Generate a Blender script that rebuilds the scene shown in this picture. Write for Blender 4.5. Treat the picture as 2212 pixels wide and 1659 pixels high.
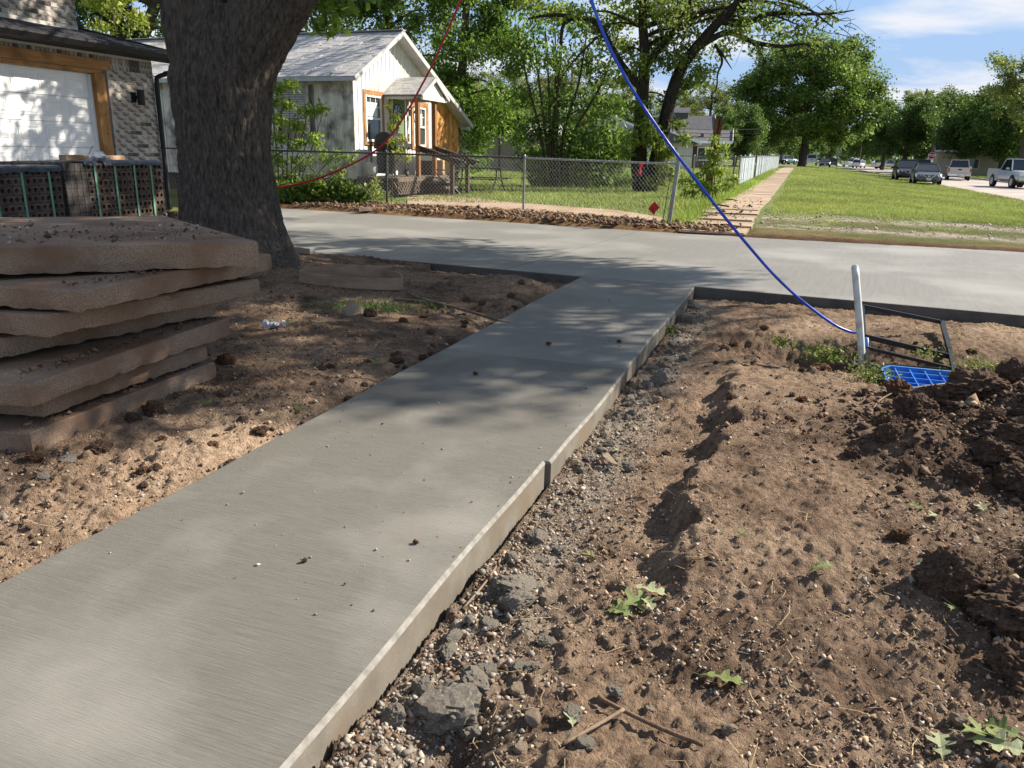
import bpy, bmesh, math, random
import numpy as np
from mathutils import Vector, Matrix, noise as mnoise

for o in list(bpy.data.objects): bpy.data.objects.remove(o, do_unlink=True)
scene = bpy.context.scene
COL = scene.collection
R = math.radians
random.seed(7)
rng = np.random.default_rng(11)

# ------------------------------------------------------------------ camera
CAM_H, PITCH, ROLL, FPX = 1.27, R(16.7), 0.022, 1660.0     # eye height above the new slab
cd = bpy.data.cameras.new('camera'); cam = bpy.data.objects.new('camera', cd); COL.objects.link(cam)
cd.sensor_width = 36.0; cd.lens = 36.0 * FPX / 2212.0; cd.clip_start = 0.05; cd.clip_end = 3000
cam.matrix_world = Matrix.Translation((0, 0, CAM_H)) @ Matrix.Rotation(math.pi/2 - PITCH, 4, 'X') @ Matrix.Rotation(ROLL, 4, 'Z')
scene.camera = cam
scene.render.resolution_x, scene.render.resolution_y = 1024, 768

# ------------------------------------------------------------------ sky + sun + exposure
SUN_EL = R(35); SUN_DIR = Vector((0.955*math.cos(SUN_EL), 0.297*math.cos(SUN_EL), math.sin(SUN_EL))).normalized()
world = bpy.data.worlds.new('World'); scene.world = world; world.use_nodes = True
wn = world.node_tree; wn.nodes.clear()
def wnode(t, **k):
    n = wn.nodes.new(t)
    for a, b in k.items(): setattr(n, a, b)
    return n
sky = wnode('ShaderNodeTexSky', sky_type='NISHITA', sun_disc=False)
sky.sun_elevation = SUN_EL
sky.sun_rotation = math.atan2(SUN_DIR.x, SUN_DIR.y)
sky.air_density = 1.0; sky.dust_density = 0.4; sky.ozone_density = 1.5; sky.altitude = 600
tc = wnode('ShaderNodeTexCoord'); sep = wnode('ShaderNodeSeparateXYZ'); wn.links.new(tc.outputs['Generated'], sep.inputs[0])
mz = wnode('ShaderNodeMath', operation='MAXIMUM'); wn.links.new(sep.outputs[2], mz.inputs[0]); mz.inputs[1].default_value = 0.0
az = wnode('ShaderNodeMath', operation='ADD'); wn.links.new(mz.outputs[0], az.inputs[0]); az.inputs[1].default_value = 0.16
dx = wnode('ShaderNodeMath', operation='DIVIDE'); dy = wnode('ShaderNodeMath', operation='DIVIDE')
wn.links.new(sep.outputs[0], dx.inputs[0]); wn.links.new(az.outputs[0], dx.inputs[1])
wn.links.new(sep.outputs[1], dy.inputs[0]); wn.links.new(az.outputs[0], dy.inputs[1])
cb = wnode('ShaderNodeCombineXYZ'); wn.links.new(dx.outputs[0], cb.inputs[0]); wn.links.new(dy.outputs[0], cb.inputs[1])
cn = wnode('ShaderNodeTexNoise'); cn.inputs['Scale'].default_value = 1.25; cn.inputs['Detail'].default_value = 8; cn.inputs['Roughness'].default_value = 0.56; cn.inputs['Distortion'].default_value = 0.25
cmap = wnode('ShaderNodeMapping'); cmap.inputs['Location'].default_value = (7.3, 5.1, 0); cmap.inputs['Scale'].default_value = (0.9, 1.5, 1)
wn.links.new(cb.outputs[0], cmap.inputs[0]); wn.links.new(cmap.outputs[0], cn.inputs[0])
cr = wnode('ShaderNodeValToRGB'); cr.color_ramp.elements[0].position = 0.45; cr.color_ramp.elements[1].position = 0.63
cr.color_ramp.elements[1].color = (0.9, 0.9, 0.9, 1)
wn.links.new(cn.outputs[0], cr.inputs[0])
mx = wnode('ShaderNodeMix', data_type='RGBA'); mx.inputs['B'].default_value = (5.0, 5.1, 5.4, 1)
lim = wnode('ShaderNodeMix', data_type='RGBA', blend_type='DARKEN'); lim.inputs['Factor'].default_value = 1.0; lim.inputs['B'].default_value = (2.1, 3.4, 5.4, 1)
wn.links.new(sky.outputs[0], lim.inputs['A'])
hf = wnode('ShaderNodeMapRange'); hf.inputs[1].default_value = 0.0; hf.inputs[2].default_value = 0.22; hf.inputs[3].default_value = 0.9; hf.inputs[4].default_value = 0.0; wn.links.new(mz.outputs[0], hf.inputs[0])
hzm = wnode('ShaderNodeMix', data_type='RGBA'); hzm.inputs['B'].default_value = (2.7, 3.5, 4.7, 1); wn.links.new(hf.outputs[0], hzm.inputs['Factor']); wn.links.new(lim.outputs['Result'], hzm.inputs['A'])
wn.links.new(cr.outputs[0], mx.inputs['Factor']); wn.links.new(hzm.outputs['Result'], mx.inputs['A'])
bg = wnode('ShaderNodeBackground'); bg.inputs[1].default_value = 0.080
wo = wnode('ShaderNodeOutputWorld'); wn.links.new(mx.outputs['Result'], bg.inputs[0]); wn.links.new(bg.outputs[0], wo.inputs[0])
sd = bpy.data.lights.new('sun', 'SUN'); sd.energy = 5.0; sd.angle = R(0.53); sd.color = (1.0, 0.90, 0.76)
sun = bpy.data.objects.new('sun', sd); COL.objects.link(sun); sun.location = SUN_DIR * 60
sun.rotation_euler = SUN_DIR.to_track_quat('Z', 'Y').to_euler()
scene.view_settings.view_transform = 'Standard'; scene.view_settings.look = 'None'
scene.view_settings.exposure = 1.18; scene.view_settings.gamma = 1.0
scene.view_settings.use_curve_mapping = False

# ------------------------------------------------------------------ measuring helpers (read a photo point, give a world point)
def ray(x, y):
    u, v = (x-1106)/FPX, (y-829.5)/FPX
    c, s = math.cos(ROLL), math.sin(ROLL); u, v = u*c+v*s, -u*s+v*c
    cp, sp = math.cos(PITCH), math.sin(PITCH)
    return Vector((u, cp-v*sp, -sp-v*cp))
def gp(x, y, z=0.0):
    d = ray(x, y); t = (z-CAM_H)/d.z; return Vector((d.x*t, d.y*t, z))
def at(x, y, Y):
    d = ray(x, y); t = Y/d.y; return Vector((d.x*t, Y, CAM_H+d.z*t))
UX, UY = 0.335, 0.942                    # direction of the old pavement (away) ; V = to the right of it
SITE = math.atan2(-UX, UY)               # site frame: local x = V, local y = U
def site(a, b, z=0.0): return Vector((a*UY+b*UX, -a*UX+b*UY, z))
def ab(x, y): return x*UY-y*UX, x*UX+y*UY

# ------------------------------------------------------------------ numpy noise
def _h(ix, iy, s):
    n = (ix*374761393 + iy*668265263 + s*974711) & 0xffffffff
    n = ((n ^ (n >> 13))*1274126177) & 0xffffffff
    return ((n ^ (n >> 16)) & 0xffffff)/16777215.0
def vn(x, y, s=0):
    x = np.asarray(x, float); y = np.asarray(y, float)
    ix = np.floor(x).astype(np.int64); iy = np.floor(y).astype(np.int64); fx = x-ix; fy = y-iy
    fx = fx*fx*(3-2*fx); fy = fy*fy*(3-2*fy)
    a = _h(ix, iy, s); b = _h(ix+1, iy, s); c = _h(ix, iy+1, s); d = _h(ix+1, iy+1, s)
    return (a*(1-fx)+b*fx)*(1-fy)+(c*(1-fx)+d*fx)*fy
def fbm(x, y, s=0, o=4, g=0.5):
    r = 0; a = 1; t = 0
    for i in range(o):
        r = r+a*vn(x*2**i+17.3*i, y*2**i-9.1*i, s+i); t += a; a *= g
    return r/t*2-1
def worley(x, y, s=0):
    """nearest and second-nearest random cell point (cells of size 1), the cell's random value and the offset from its point"""
    ix = np.floor(x).astype(np.int64); iy = np.floor(y).astype(np.int64); f1 = np.full(x.shape, 9.0); f2 = np.full(x.shape, 9.0); val = np.zeros(x.shape); ox = np.zeros(x.shape); oy = np.zeros(x.shape)
    for i in (-1, 0, 1):
        for j in (-1, 0, 1):
            cx = ix+i; cy = iy+j; ex = x-cx-_h(cx, cy, s); ey = y-cy-_h(cx, cy, s+7); d = np.hypot(ex, ey); m = d < f1
            f2 = np.where(m, f1, np.minimum(f2, d)); f1 = np.where(m, d, f1); val = np.where(m, _h(cx, cy, s+13), val); ox = np.where(m, ex, ox); oy = np.where(m, ey, oy)
    return f1, f2, val, ox, oy
def clods(x, y, cell, s):
    """angular broken lumps: some cells stand proud, each with a tilted top and a sharp side"""
    u = x/cell+0.45*fbm(x/cell*1.3, y/cell*1.3, s+3, 3); w = y/cell+0.45*fbm(x/cell*1.3+9, y/cell*1.3, s+4, 3)
    f1, f2, v, ox, oy = worley(u, w, s); r = np.modf(v*57.31)[0]*6.283
    return cell*np.clip((f2-f1)*3.2, 0, 1)*np.clip((v-0.35)*1.2, 0, 1)*np.clip(0.75+0.9*(ox*np.cos(r)+oy*np.sin(r)), 0.1, 1.5)
def sm(e0, e1, x):
    t = np.clip((x-e0)/(e1-e0), 0, 1); return t*t*(3-2*t)

# ------------------------------------------------------------------ materials
MATS = {}
def M(name, c1, c2=None, scale=6, rough=0.8, bump=0.0, bscale=None, spec=0.3, metal=0.0, stretch=(1, 1, 1), detail=6, lo=0.35, hi=0.65, attr=None, trans=0.0, sheen=0, c3=None, s3=1.3, bdist=0.02):
    if name in MATS: return MATS[name]
    m = bpy.data.materials.new(name); m.use_nodes = True; nt = m.node_tree; p = nt.nodes['Principled BSDF']; L = nt.links
    N = nt.nodes.new
    p.inputs['Roughness'].default_value = rough; p.inputs['Metallic'].default_value = metal; p.inputs['Specular IOR Level'].default_value = spec
    p.inputs['Base Color'].default_value = (*c1, 1)
    t = N('ShaderNodeTexCoord'); mp = N('ShaderNodeMapping'); mp.inputs['Scale'].default_value = stretch; L.new(t.outputs['Object'], mp.inputs[0])
    col = None
    if c2:
        n = N('ShaderNodeTexNoise'); n.inputs['Scale'].default_value = scale; n.inputs['Detail'].default_value = detail; n.inputs['Roughness'].default_value = 0.6
        L.new(mp.outputs[0], n.inputs[0])
        r = N('ShaderNodeMapRange'); r.inputs[1].default_value = lo; r.inputs[2].default_value = hi; L.new(n.outputs[0], r.inputs[0])
        x = N('ShaderNodeMix'); x.data_type = 'RGBA'; x.inputs['A'].default_value = (*c1, 1); x.inputs['B'].default_value = (*c2, 1)
        L.new(r.outputs[0], x.inputs['Factor']); col = x.outputs['Result']
        if c3:
            n3 = N('ShaderNodeTexNoise'); n3.inputs['Scale'].default_value = s3; n3.inputs['Detail'].default_value = 5; L.new(t.outputs['Object'], n3.inputs[0])
            r3 = N('ShaderNodeMapRange'); r3.inputs[1].default_value = 0.48; r3.inputs[2].default_value = 0.68; L.new(n3.outputs[0], r3.inputs[0])
            y = N('ShaderNodeMix'); y.data_type = 'RGBA'; y.inputs['B'].default_value = (*c3, 1); L.new(r3.outputs[0], y.inputs['Factor']); L.new(col, y.inputs['A']); col = y.outputs['Result']
    if attr:
        a = N('ShaderNodeAttribute'); a.attribute_name = attr
        if col:
            q = N('ShaderNodeMix'); q.data_type = 'RGBA'; q.blend_type = 'MULTIPLY'; q.inputs['Factor'].default_value = 1; L.new(col, q.inputs['A']); L.new(a.outputs[0], q.inputs['B']); col = q.outputs['Result']
        else: col = a.outputs[0]
    if col: L.new(col, p.inputs['Base Color'])
    if bump:
        bn = N('ShaderNodeTexNoise'); bn.inputs['Scale'].default_value = bscale or scale*4; bn.inputs['Detail'].default_value = 8; bn.inputs['Roughness'].default_value = 0.65; L.new(mp.outputs[0], bn.inputs[0])
        b = N('ShaderNodeBump'); b.inputs['Strength'].default_value = bump; b.inputs['Distance'].default_value = bdist; L.new(bn.outputs[0], b.inputs['Height']); L.new(b.outputs[0], p.inputs['Normal'])
    if trans:
        out = nt.nodes['Material Output']; tr = N('ShaderNodeBsdfTranslucent'); ms = N('ShaderNodeMixShader'); ms.inputs[0].default_value = trans
        if col: L.new(col, tr.inputs[0])
        else: tr.inputs[0].default_value = (*c1, 1)
        L.new(p.outputs[0], ms.inputs[1]); L.new(tr.outputs[0], ms.inputs[2]); L.new(ms.outputs[0], out.inputs[0])
    MATS[name] = m; return m

# ------------------------------------------------------------------ mesh builder
def rz(a): return Matrix.Rotation(a, 3, 'Z')
class MB:
    def __init__(s): s.v = []; s.f = []
    def add(s, vs, fs):
        k = len(s.v); s.v += [tuple(p) for p in vs]; s.f += [tuple(i+k for i in f) for f in fs]; return s
    def box(s, c, d, rot=None):
        c = Vector(c); h = Vector(d)/2; vs = []
        for x, y, z in ((-1,-1,-1),(1,-1,-1),(1,1,-1),(-1,1,-1),(-1,-1,1),(1,-1,1),(1,1,1),(-1,1,1)):
            p = Vector((x*h.x, y*h.y, z*h.z))
            if rot is not None: p = rot @ p
            vs.append(c+p)
        return s.add(vs, [(0,3,2,1),(4,5,6,7),(0,1,5,4),(1,2,6,5),(2,3,7,6),(3,0,4,7)])
    def span(s, a, b, w, h, up=(0, 0, 1)):
        """rectangular bar from a to b, w wide, h high"""
        a = Vector(a); b = Vector(b); d = (b-a).normalized(); up = Vector(up); x = d.cross(up).normalized(); y = x.cross(d)
        vs = [q+x*i*w/2+y*j*h/2 for q in (a, b) for i, j in ((-1,-1),(1,-1),(1,1),(-1,1))]
        return s.add(vs, [(0,1,2,3),(7,6,5,4),(0,4,5,1),(1,5,6,2),(2,6,7,3),(3,7,4,0)])
    def prism(s, poly, vec):
        n = len(poly); vec = Vector(vec); vs = [Vector(p) for p in poly]; vs = vs+[p+vec for p in vs]
        return s.add(vs, [tuple(range(n))[::-1], tuple(range(n, 2*n))]+[(i, (i+1) % n, n+(i+1) % n, n+i) for i in range(n)])
    def tube(s, pts, rad, n=8, cap=True, closed=False):
        pts = [Vector(p) for p in pts]; m = len(pts)
        if not hasattr(rad, '__len__'): rad = [rad]*m
        vs = []; prev = None
        for i, p in enumerate(pts):
            if closed: d = pts[(i+1) % m]-pts[i-1]
            else: d = pts[min(i+1, m-1)]-pts[max(i-1, 0)]
            d = d.normalized() if d.length > 1e-9 else Vector((0, 0, 1))
            if prev is None:
                ref = Vector((0, 0, 1)) if abs(d.z) < 0.9 else Vector((1, 0, 0)); x = d.cross(ref).normalized()
            else: x = (prev-d*prev.dot(d)).normalized()
            prev = x; y = d.cross(x)
            for k in range(n):
                t = 2*math.pi*k/n; vs.append(p+(x*math.cos(t)+y*math.sin(t))*rad[i])
        fs = []
        for i in range(m if closed else m-1):
            j = (i+1) % m
            for k in range(n): fs.append((i*n+k, i*n+(k+1) % n, j*n+(k+1) % n, j*n+k))
        if cap and not closed: fs += [tuple(range(n))[::-1], tuple(range((m-1)*n, m*n))]
        return s.add(vs, fs)
    def quad(s, a, b, c, d): return s.add([a, b, c, d], [(0, 1, 2, 3)])
    def mesh(s, name, mat, smooth=False):
        me = bpy.data.meshes.new(name); me.from_pydata(s.v, [], s.f)
        if mat: me.materials.append(mat)
        if smooth: me.polygons.foreach_set('use_smooth', [True]*len(me.polygons))
        me.update(); return me
    def build(s, name, mat, parent=None, smooth=False, origin=None, loc=None, rot=0.0):
        if origin is not None:
            o = Vector(origin); s.v = [tuple(Vector(p)-o) for p in s.v]
        return put(name, s.mesh(name, mat, smooth), parent, loc, rot)
def put(name, me, parent=None, loc=None, rot=0.0, scale=None):
    o = bpy.data.objects.new(name, me); COL.objects.link(o)
    if parent: o.parent = parent
    if loc is not None: o.location = loc
    if rot: o.rotation_euler = (0, 0, rot) if not hasattr(rot, '__len__') else rot
    if scale is not None: o.scale = scale if hasattr(scale, '__len__') else (scale,)*3
    return o
def tag(o, label, cat, group=None):
    o['label'] = label; o['category'] = cat
    if group: o['group'] = group
    return o
def thing(name, label, cat, loc=(0, 0, 0), rot=0.0, group=None):
    return tag(put(name, None, None, loc, rot), label, cat, group)
def struct(o): o['kind'] = 'structure'; return o
def stuff(o, label=None, cat=None):
    o['kind'] = 'stuff'
    if label: tag(o, label, cat)
    return o
def bevel(o, w, seg=2):
    m = o.modifiers.new('bevel', 'BEVEL'); m.width = w; m.segments = seg; m.limit_method = 'ANGLE'; return o
def npmesh(name, V, F, mat, smooth=False, col=None):
    """V (n,3); F (m,k) all faces with k corners; col (n,3) per-vertex colour"""
    me = bpy.data.meshes.new(name); n, (m, k) = len(V), F.shape
    me.vertices.add(n); me.vertices.foreach_set('co', np.ascontiguousarray(V, np.float32).ravel())
    me.loops.add(m*k); me.loops.foreach_set('vertex_index', F.astype(np.int32).ravel())
    me.polygons.add(m); me.polygons.foreach_set('loop_start', np.arange(0, m*k, k, dtype=np.int32)); me.polygons.foreach_set('loop_total', np.full(m, k, np.int32))
    if smooth: me.polygons.foreach_set('use_smooth', np.ones(m, bool))
    if col is not None:
        a = me.color_attributes.new('col', 'FLOAT_COLOR', 'POINT'); c = np.ones((n, 4), np.float32); c[:, :3] = col; a.data.foreach_set('color', c.ravel())
    me.materials.append(mat); me.update(calc_edges=True); return me
def grid_faces(nx, ny):
    i = np.arange(nx-1)[None, :]; j = np.arange(ny-1)[:, None]; a = j*nx+i
    return np.stack([a, a+1, a+1+nx, a+nx], -1).reshape(-1, 4)
def copy_tree(o, parent=None):
    c = o.copy(); COL.objects.link(c)
    if parent: c.parent = parent
    for ch in list(o.children): copy_tree(ch, c)
    return c
def unit(v): return v/np.maximum(np.linalg.norm(v, axis=-1, keepdims=True), 1e-9)
def leaves(name, P, L, W, col, mat, up=0.35, out=None, droop=0.0):
    n = len(P); D = unit(rng.normal(size=(n, 3))+(0 if out is None else out)*0.7-np.array([0, 0, droop]))
    S = rng.normal(size=(n, 3)); S[:, 2] *= (1-up); S = unit(S-D*np.sum(S*D, 1, keepdims=True))
    L = np.broadcast_to(L, n)[:, None]*rng.uniform(0.7, 1.3, (n, 1)); W = np.broadcast_to(W, n)[:, None]*rng.uniform(0.7, 1.3, (n, 1))
    V = np.stack([P, P+D*L*0.45+S*W*0.5, P+D*L, P+D*L*0.45-S*W*0.5], 1).reshape(-1, 3)
    return npmesh(name, V, np.arange(4*n).reshape(-1, 4), mat, False, np.repeat(col, 4, 0))
def leafcol(n, base, var=0.35, yel=0.3):
    k = rng.uniform(1-var, 1+var, (n, 1)); y = rng.uniform(0, yel, (n, 1))
    c = np.array(base)[None]*k*1.55; c[:, 0:1] *= (1+y*1.2); c[:, 1:2] *= (1+y*0.4); return c
TON = []
def ton(): return np.concatenate(TON)
def clump_points(clumps, dens=1.0, shell=0.45, flat=0.75):
    P = []; O = []; TON.clear()
    for c, r, n in clumps:
        n = int(n*dens); d = unit(rng.normal(size=(n, 3))); q = rng.uniform(0, 1, n)**shell
        # ragged clump outline
        k = 0.7+0.6*vn(d[:, 0]*2.2+c[0]*3, d[:, 1]*2.2+d[:, 2]*1.7+c[2]*3, 5)
        e = d*(q*k*r)[:, None]; e[:, 2] *= flat; P.append(np.array(c)[None]+e); O.append(d); TON.append(np.full((n, 1), rng.uniform(0.68, 1.38)))
    return np.concatenate(P), np.concatenate(O)
# ------------------------------------------------------------------ terrain heights
ZLB = [(-50, 0), (12, 0.0), (14.5, 0.05), (16, 0.10), (18, 0.18), (26, 0.13), (40, 0.2), (60, 0.36), (100, 0.4), (300, 0.6), (900, 0.6)]
def zg(a, b):
    a = np.asarray(a, float); b = np.asarray(b, float)
    zl = np.interp(b, [p[0] for p in ZLB], [p[1] for p in ZLB]); t = sm(-0.3, 8.5, a)
    zr = -0.25*sm(13, 28, b)+0.3*sm(130, 320, b)
    return zl*(1-t)+zr*t
def zgw(x, y): a, b = ab(x, y); return float(zg(a, b))
WA0, WA1 = -2.12, -0.88                                     # new pavement, left and right edge in site coordinates
DF0, DF1 = Vector((-2.68, 9.91)), Vector((4.48, 6.66))      # new driveway: front edge line
DB0, DB1 = Vector((-5.43, 17.58)), Vector((7.7, 11.76))     # back edge line
DFD = (DF1-DF0).normalized(); DFN = Vector((-DFD.y, DFD.x))  # DFN points away from the camera
def gauss(x, y, cx, cy, sx, sy=None, th=0.0):
    sy = sy or sx; c, s = math.cos(th), math.sin(th); u = (x-cx)*c+(y-cy)*s; v = -(x-cx)*s+(y-cy)*c
    return np.exp(-(u/sx)**2-(v/sy)**2)
def hd(x, y, fine=True):
    """height of the dug-up dirt around the new pavement"""
    x = np.asarray(x, float); y = np.asarray(y, float); a, b = ab(x, y)
    z = np.where(a > -1.5, -0.115, -0.035)
    # right side: step up to a rough terrace, then the spoil heap
    wob = 0.12*fbm(b*1.3, b*0+3.0, 3, 3)+0.07*fbm(x*6, y*6, 37, 3)
    z = z+np.where(a > -1.5, 0.115*sm(-0.30+wob, -0.17+wob, a)*sm(1.7, 2.6, b)*(1-sm(4.4, 5.3, b))+0.03*sm(-0.75, -0.4, a), 0)
    z = z+0.030*gauss(x, y, 1.35, 5.0, 0.3, 0.7)
    z = z+0.46*gauss(x, y, 3.05, 3.40, 0.62, 0.5, 0.35)+0.12*gauss(x, y, 2.3, 3.35, 0.45, 0.35)+0.08*gauss(x, y, 1.75, 3.2, 0.16)
    z = z+0.10*gauss(x, y, 3.7, 5.9, 0.8, 0.5)
    z = z-0.26*gauss(x, y, 2.2, 5.35, 0.26, 0.20, 0.5)-0.26*gauss(x, y, 2.25, 5.75, 0.40, 0.22, -0.35)-0.10*gauss(x, y, 1.85, 5.75, 0.35, 0.16, -0.6)-0.10*gauss(x, y, 2.9, 5.2, 0.5, 0.2)
    z = z-0.10*gauss(x, y, 1.62, 1.98, 0.17, 0.13)+0.07*gauss(x, y, 1.78, 2.25, 0.12, 0.1)-0.10*gauss(x, y, -0.14, 1.50, 0.09, 0.10)
    # left side: furrow beside the slab, roots mound, heap by the driveway
    z = z+np.where(a < -1.5, -0.045*np.exp(-((a+2.17)/0.10)**2)+0.045*sm(-2.35, -3.2, a)+0.02*sm(-2.2, -2.4, a), 0)
    z = z+0.10*gauss(x, y, -2.9, 8.2, 1.1, 0.9)+0.085*gauss(x, y, -0.02, 7.72, 0.40, 0.2, -0.43)-0.05*gauss(x, y, -0.9, 8.6, 0.9, 0.35, -0.43)
    z = z+0.03*gauss(x, y, -1.3, 5.4, 0.6, 0.5)
    # driveway edge sits clear of the soil
    dd = (x-DF0.x)*DFN.x+(y-DF0.y)*DFN.y
    zl = np.where(x < -1.6, 0.02, -0.12)
    z = np.where(dd > -0.5, z*(1-sm(-0.5, -0.1, dd))+np.where(x < -1.0, z*0.3-0.02*sm(-2.4, -1.2, x), np.minimum(z, -0.10))*sm(-0.5, -0.1, dd), z)
    if fine:
        rough = 0.55+0.9*np.clip(fbm(x*0.9, y*0.9, 40, 2)+0.4, 0, 1)+1.4*gauss(x, y, 2.9, 3.3, 0.9, 0.7)
        cm = np.clip(0.45+1.6*fbm(x*1.1, y*1.1, 44, 3), 0.28, 1.1)+1.3*gauss(x, y, 2.9, 3.3, 0.9, 0.7)+0.8*gauss(x, y, 2.3, 5.5, 0.9, 0.5)
        z = z+(0.018*fbm(x*2.2, y*2.2, 1, 2)+0.010*fbm(x*7, y*7, 2, 2)-0.008*np.abs(fbm(x*15, y*15, 4, 3))+0.009*fbm(x*38, y*38, 6, 3))*rough
        z = z+cm*(0.24*clods(x, y, 0.14, 61)+0.42*clods(x, y, 0.065, 65))+0.55*clods(x, y, 0.032, 69)*(0.3+0.7*np.clip(cm, 0, 1))+0.5*clods(x, y, 0.018, 73)
    # keep it out of the slabs
    inw = (a > WA0-0.004) & (a < WA1+0.004) & (b < 8.6)
    z = np.where(inw, np.minimum(z, -0.16), z)
    z = np.where(dd > 0.0, -0.17, z)
    return z
def hz(x, y): return float(hd(np.array([x]), np.array([y]))[0])

# ------------------------------------------------------------------ ground sheet to the horizon
m_soilgrass = M('lawn_ground', (0.10, 0.138, 0.042), (0.135, 0.172, 0.058), 3.0, 0.95, 0.5, 60, 0.1, c3=(0.17, 0.17, 0.065), s3=0.35)
aa = np.unique(np.concatenate([np.linspace(-400, -40, 16), np.linspace(-40, 30, 141), np.linspace(30, 500, 20)]))
bb = np.unique(np.concatenate([np.linspace(-60, -5, 8), np.linspace(-5, 120, 200), np.linspace(120, 1500, 30)]))
A, B = np.meshgrid(aa, bb); Z = zg(A, B)+0.015*fbm(A*0.5, B*0.5, 8, 2)
near = sm(-14, -13.2, A)*(1-sm(13.2, 14, A))*(1-sm(14.3, 15.0, B)); Z = Z-0.45*near
Z = np.where((A > 9.0) & (A < 17.2) & (B > 5) & (B < 900), Z-0.25, Z)
X = A*UY+B*UX; Y = -A*UX+B*UY
struct(put('ground', npmesh('ground', np.stack([X, Y, Z], -1).reshape(-1, 3), grid_faces(len(aa), len(bb)), m_soilgrass, True)))

# ------------------------------------------------------------------ dug-up dirt
m_dirt = M('dirt', (0.52, 0.5, 0.48), (1.3, 1.28, 1.24), 34, 0.95, 1.0, 85, 0.1, attr='col', bdist=0.035, detail=12, lo=0.3, hi=0.7)
def dirt_patch(xs, ys, dz=0.0):
    X, Y = np.meshgrid(xs, ys); Z = hd(X, Y)+dz; a, b = ab(X, Y)
    n1 = fbm(X*1.7, Y*1.7, 21, 4)[..., None]; n2 = fbm(X*9, Y*9, 22, 3)[..., None]
    dark = np.array([0.085, 0.056, 0.041]); mid = np.array([0.262, 0.188, 0.137]); tan = np.array([0.46, 0.35, 0.255]); gry = np.array([0.33, 0.295, 0.25]); red = np.array([0.30, 0.17, 0.10])
    c = mid+(tan-mid)*np.clip(n1*0.9+n2*0.5, 0, 1)*0.9+(dark-mid)*np.clip(-n1*1.0-n2*0.9-0.02, 0, 1)
    lft = (a < -1.5)[..., None]
    c = np.where(lft, c+(tan*1.05-c)*(np.clip(n1+0.4+0.5*n2, 0, 1)*sm(4.6, 3.0, Y)[..., None]*0.8), c)
    c = np.where(lft, c+(red-c)*np.clip(n2*1.2-0.1, 0, 1)*0.4, c)
    band = (np.exp(-((a+0.72)/0.16)**2)*(a > -0.95))[..., None]; c = c+(gry-c)*band*np.clip(0.75+n2, 0, 1)
    heap = (gauss(X, Y, 2.95, 3.4, 0.85, 0.65)+gauss(X, Y, 2.3, 5.5, 0.9, 0.5)+gauss(X, Y, 1.8, 2.1, 0.4))[..., None]; c = c+(dark*1.0-c)*np.clip(heap, 0, 1)*0.85
    c = np.clip(c, 0.02, 1)
    struct(put('dirt', npmesh('dirt', np.stack([X, Y, Z], -1).reshape(-1, 3), grid_faces(len(xs), len(ys)), m_dirt, False, c.reshape(-1, 3))))
dirt_patch(np.arange(-2.5, 3.0, 0.0085), np.arange(0.8, 3.25, 0.0085))
ys = [3.24]
while ys[-1] < 11.0: ys.append(ys[-1]+max(0.014, 0.0046*ys[-1]))
dirt_patch(np.arange(-4.4, 4.9, 0.0155), np.array(ys), -0.001)
for x0, x1 in ((-4.4, -2.49), (2.99, 4.9)): dirt_patch(np.arange(x0, x1, 0.03), np.arange(0.8, 3.26, 0.03), -0.002)
dirt_patch(np.arange(-9.5, -4.37, 0.05), np.arange(-1.0, 12.4, 0.05), -0.004); dirt_patch(np.arange(4.87, 12.0, 0.06), np.arange(-1.0, 8.0, 0.06), -0.004); dirt_patch(np.arange(-4.4, 4.9, 0.05), np.arange(-1.2, 0.85, 0.05), -0.004)

# dirt strip and gravel verge beyond the driveway
def vline(a): return 13.62-0.10*np.clip(-a-0.9, 0, 20)*-1.05            # back edge of the driveway in site coordinates (b as a function of a)
va = np.arange(-13, 14.5, 0.065); vb = np.arange(0, 6.3, 0.06)
A, T = np.meshgrid(va, vb); B = vline(A)-0.08+T
left = A < -0.9
fenceb = np.interp(A, [-9, -8.6, -5.5, -2.2, -0.9], [15.7, 15.75, 15.9, 14.75, 14.6])
base = zg(A, B)
n1 = fbm(A*2, B*2, 51, 3); n2 = fbm(A*9, B*9, 52, 3)
lump = np.where(left, 0.075*np.clip(np.abs(fbm(A*3, B*3, 53, 3))+0.4*n2, 0, 1)*sm(0.0, 0.25, T), 0.012*n2+0.03*np.clip(n2, 0, 1)*np.exp(-((T-0.2)/0.25)**2))
Z = base+0.006+lump-0.06*(1-sm(0.0, 0.22, T))
Z = np.where(left & (B > fenceb+0.25), base-0.12, Z); Z = np.where(~left & (T > 5.6), base-0.1, Z)
Z = np.where((A > -1.9) & (A < -0.7), np.minimum(Z, base-0.02), Z)
c = np.zeros(A.shape+(3,)); c[:] = np.array([0.21, 0.125, 0.068])
c = c+(np.array([0.38, 0.25, 0.13])-c)*np.clip(n1+0.2, 0, 1)[..., None]*0.7+(np.array([0.07, 0.042, 0.027])-c)*np.clip(-n2*1.4, 0, 1)[..., None]*0.8
gr = np.clip(np.exp(-((T-1.75-0.35*n1)/0.36)**2)+np.exp(-((T-3.3-0.5*n1-0.17*np.clip(A, 0, 9))/0.50)**2), 0, 1)
c2 = np.array([0.10, 0.12, 0.035])+(np.array([0.23, 0.17, 0.095])-np.array([0.10, 0.12, 0.035]))*np.clip(0.55+n1-0.25*T+n2*0.6, 0, 1)[..., None]
c2 = c2+(np.array([0.46, 0.41, 0.36])-c2)*(gr*np.clip(0.7+n2, 0, 1))[..., None]
c2 = c2+(np.array([0.12, 0.07, 0.042])-c2)*np.exp(-((T-0.12)/0.30)**2)[..., None]
c = np.where(left[..., None], c, c2)
X = A*UY+B*UX; Y = -A*UX+B*UY
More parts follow.
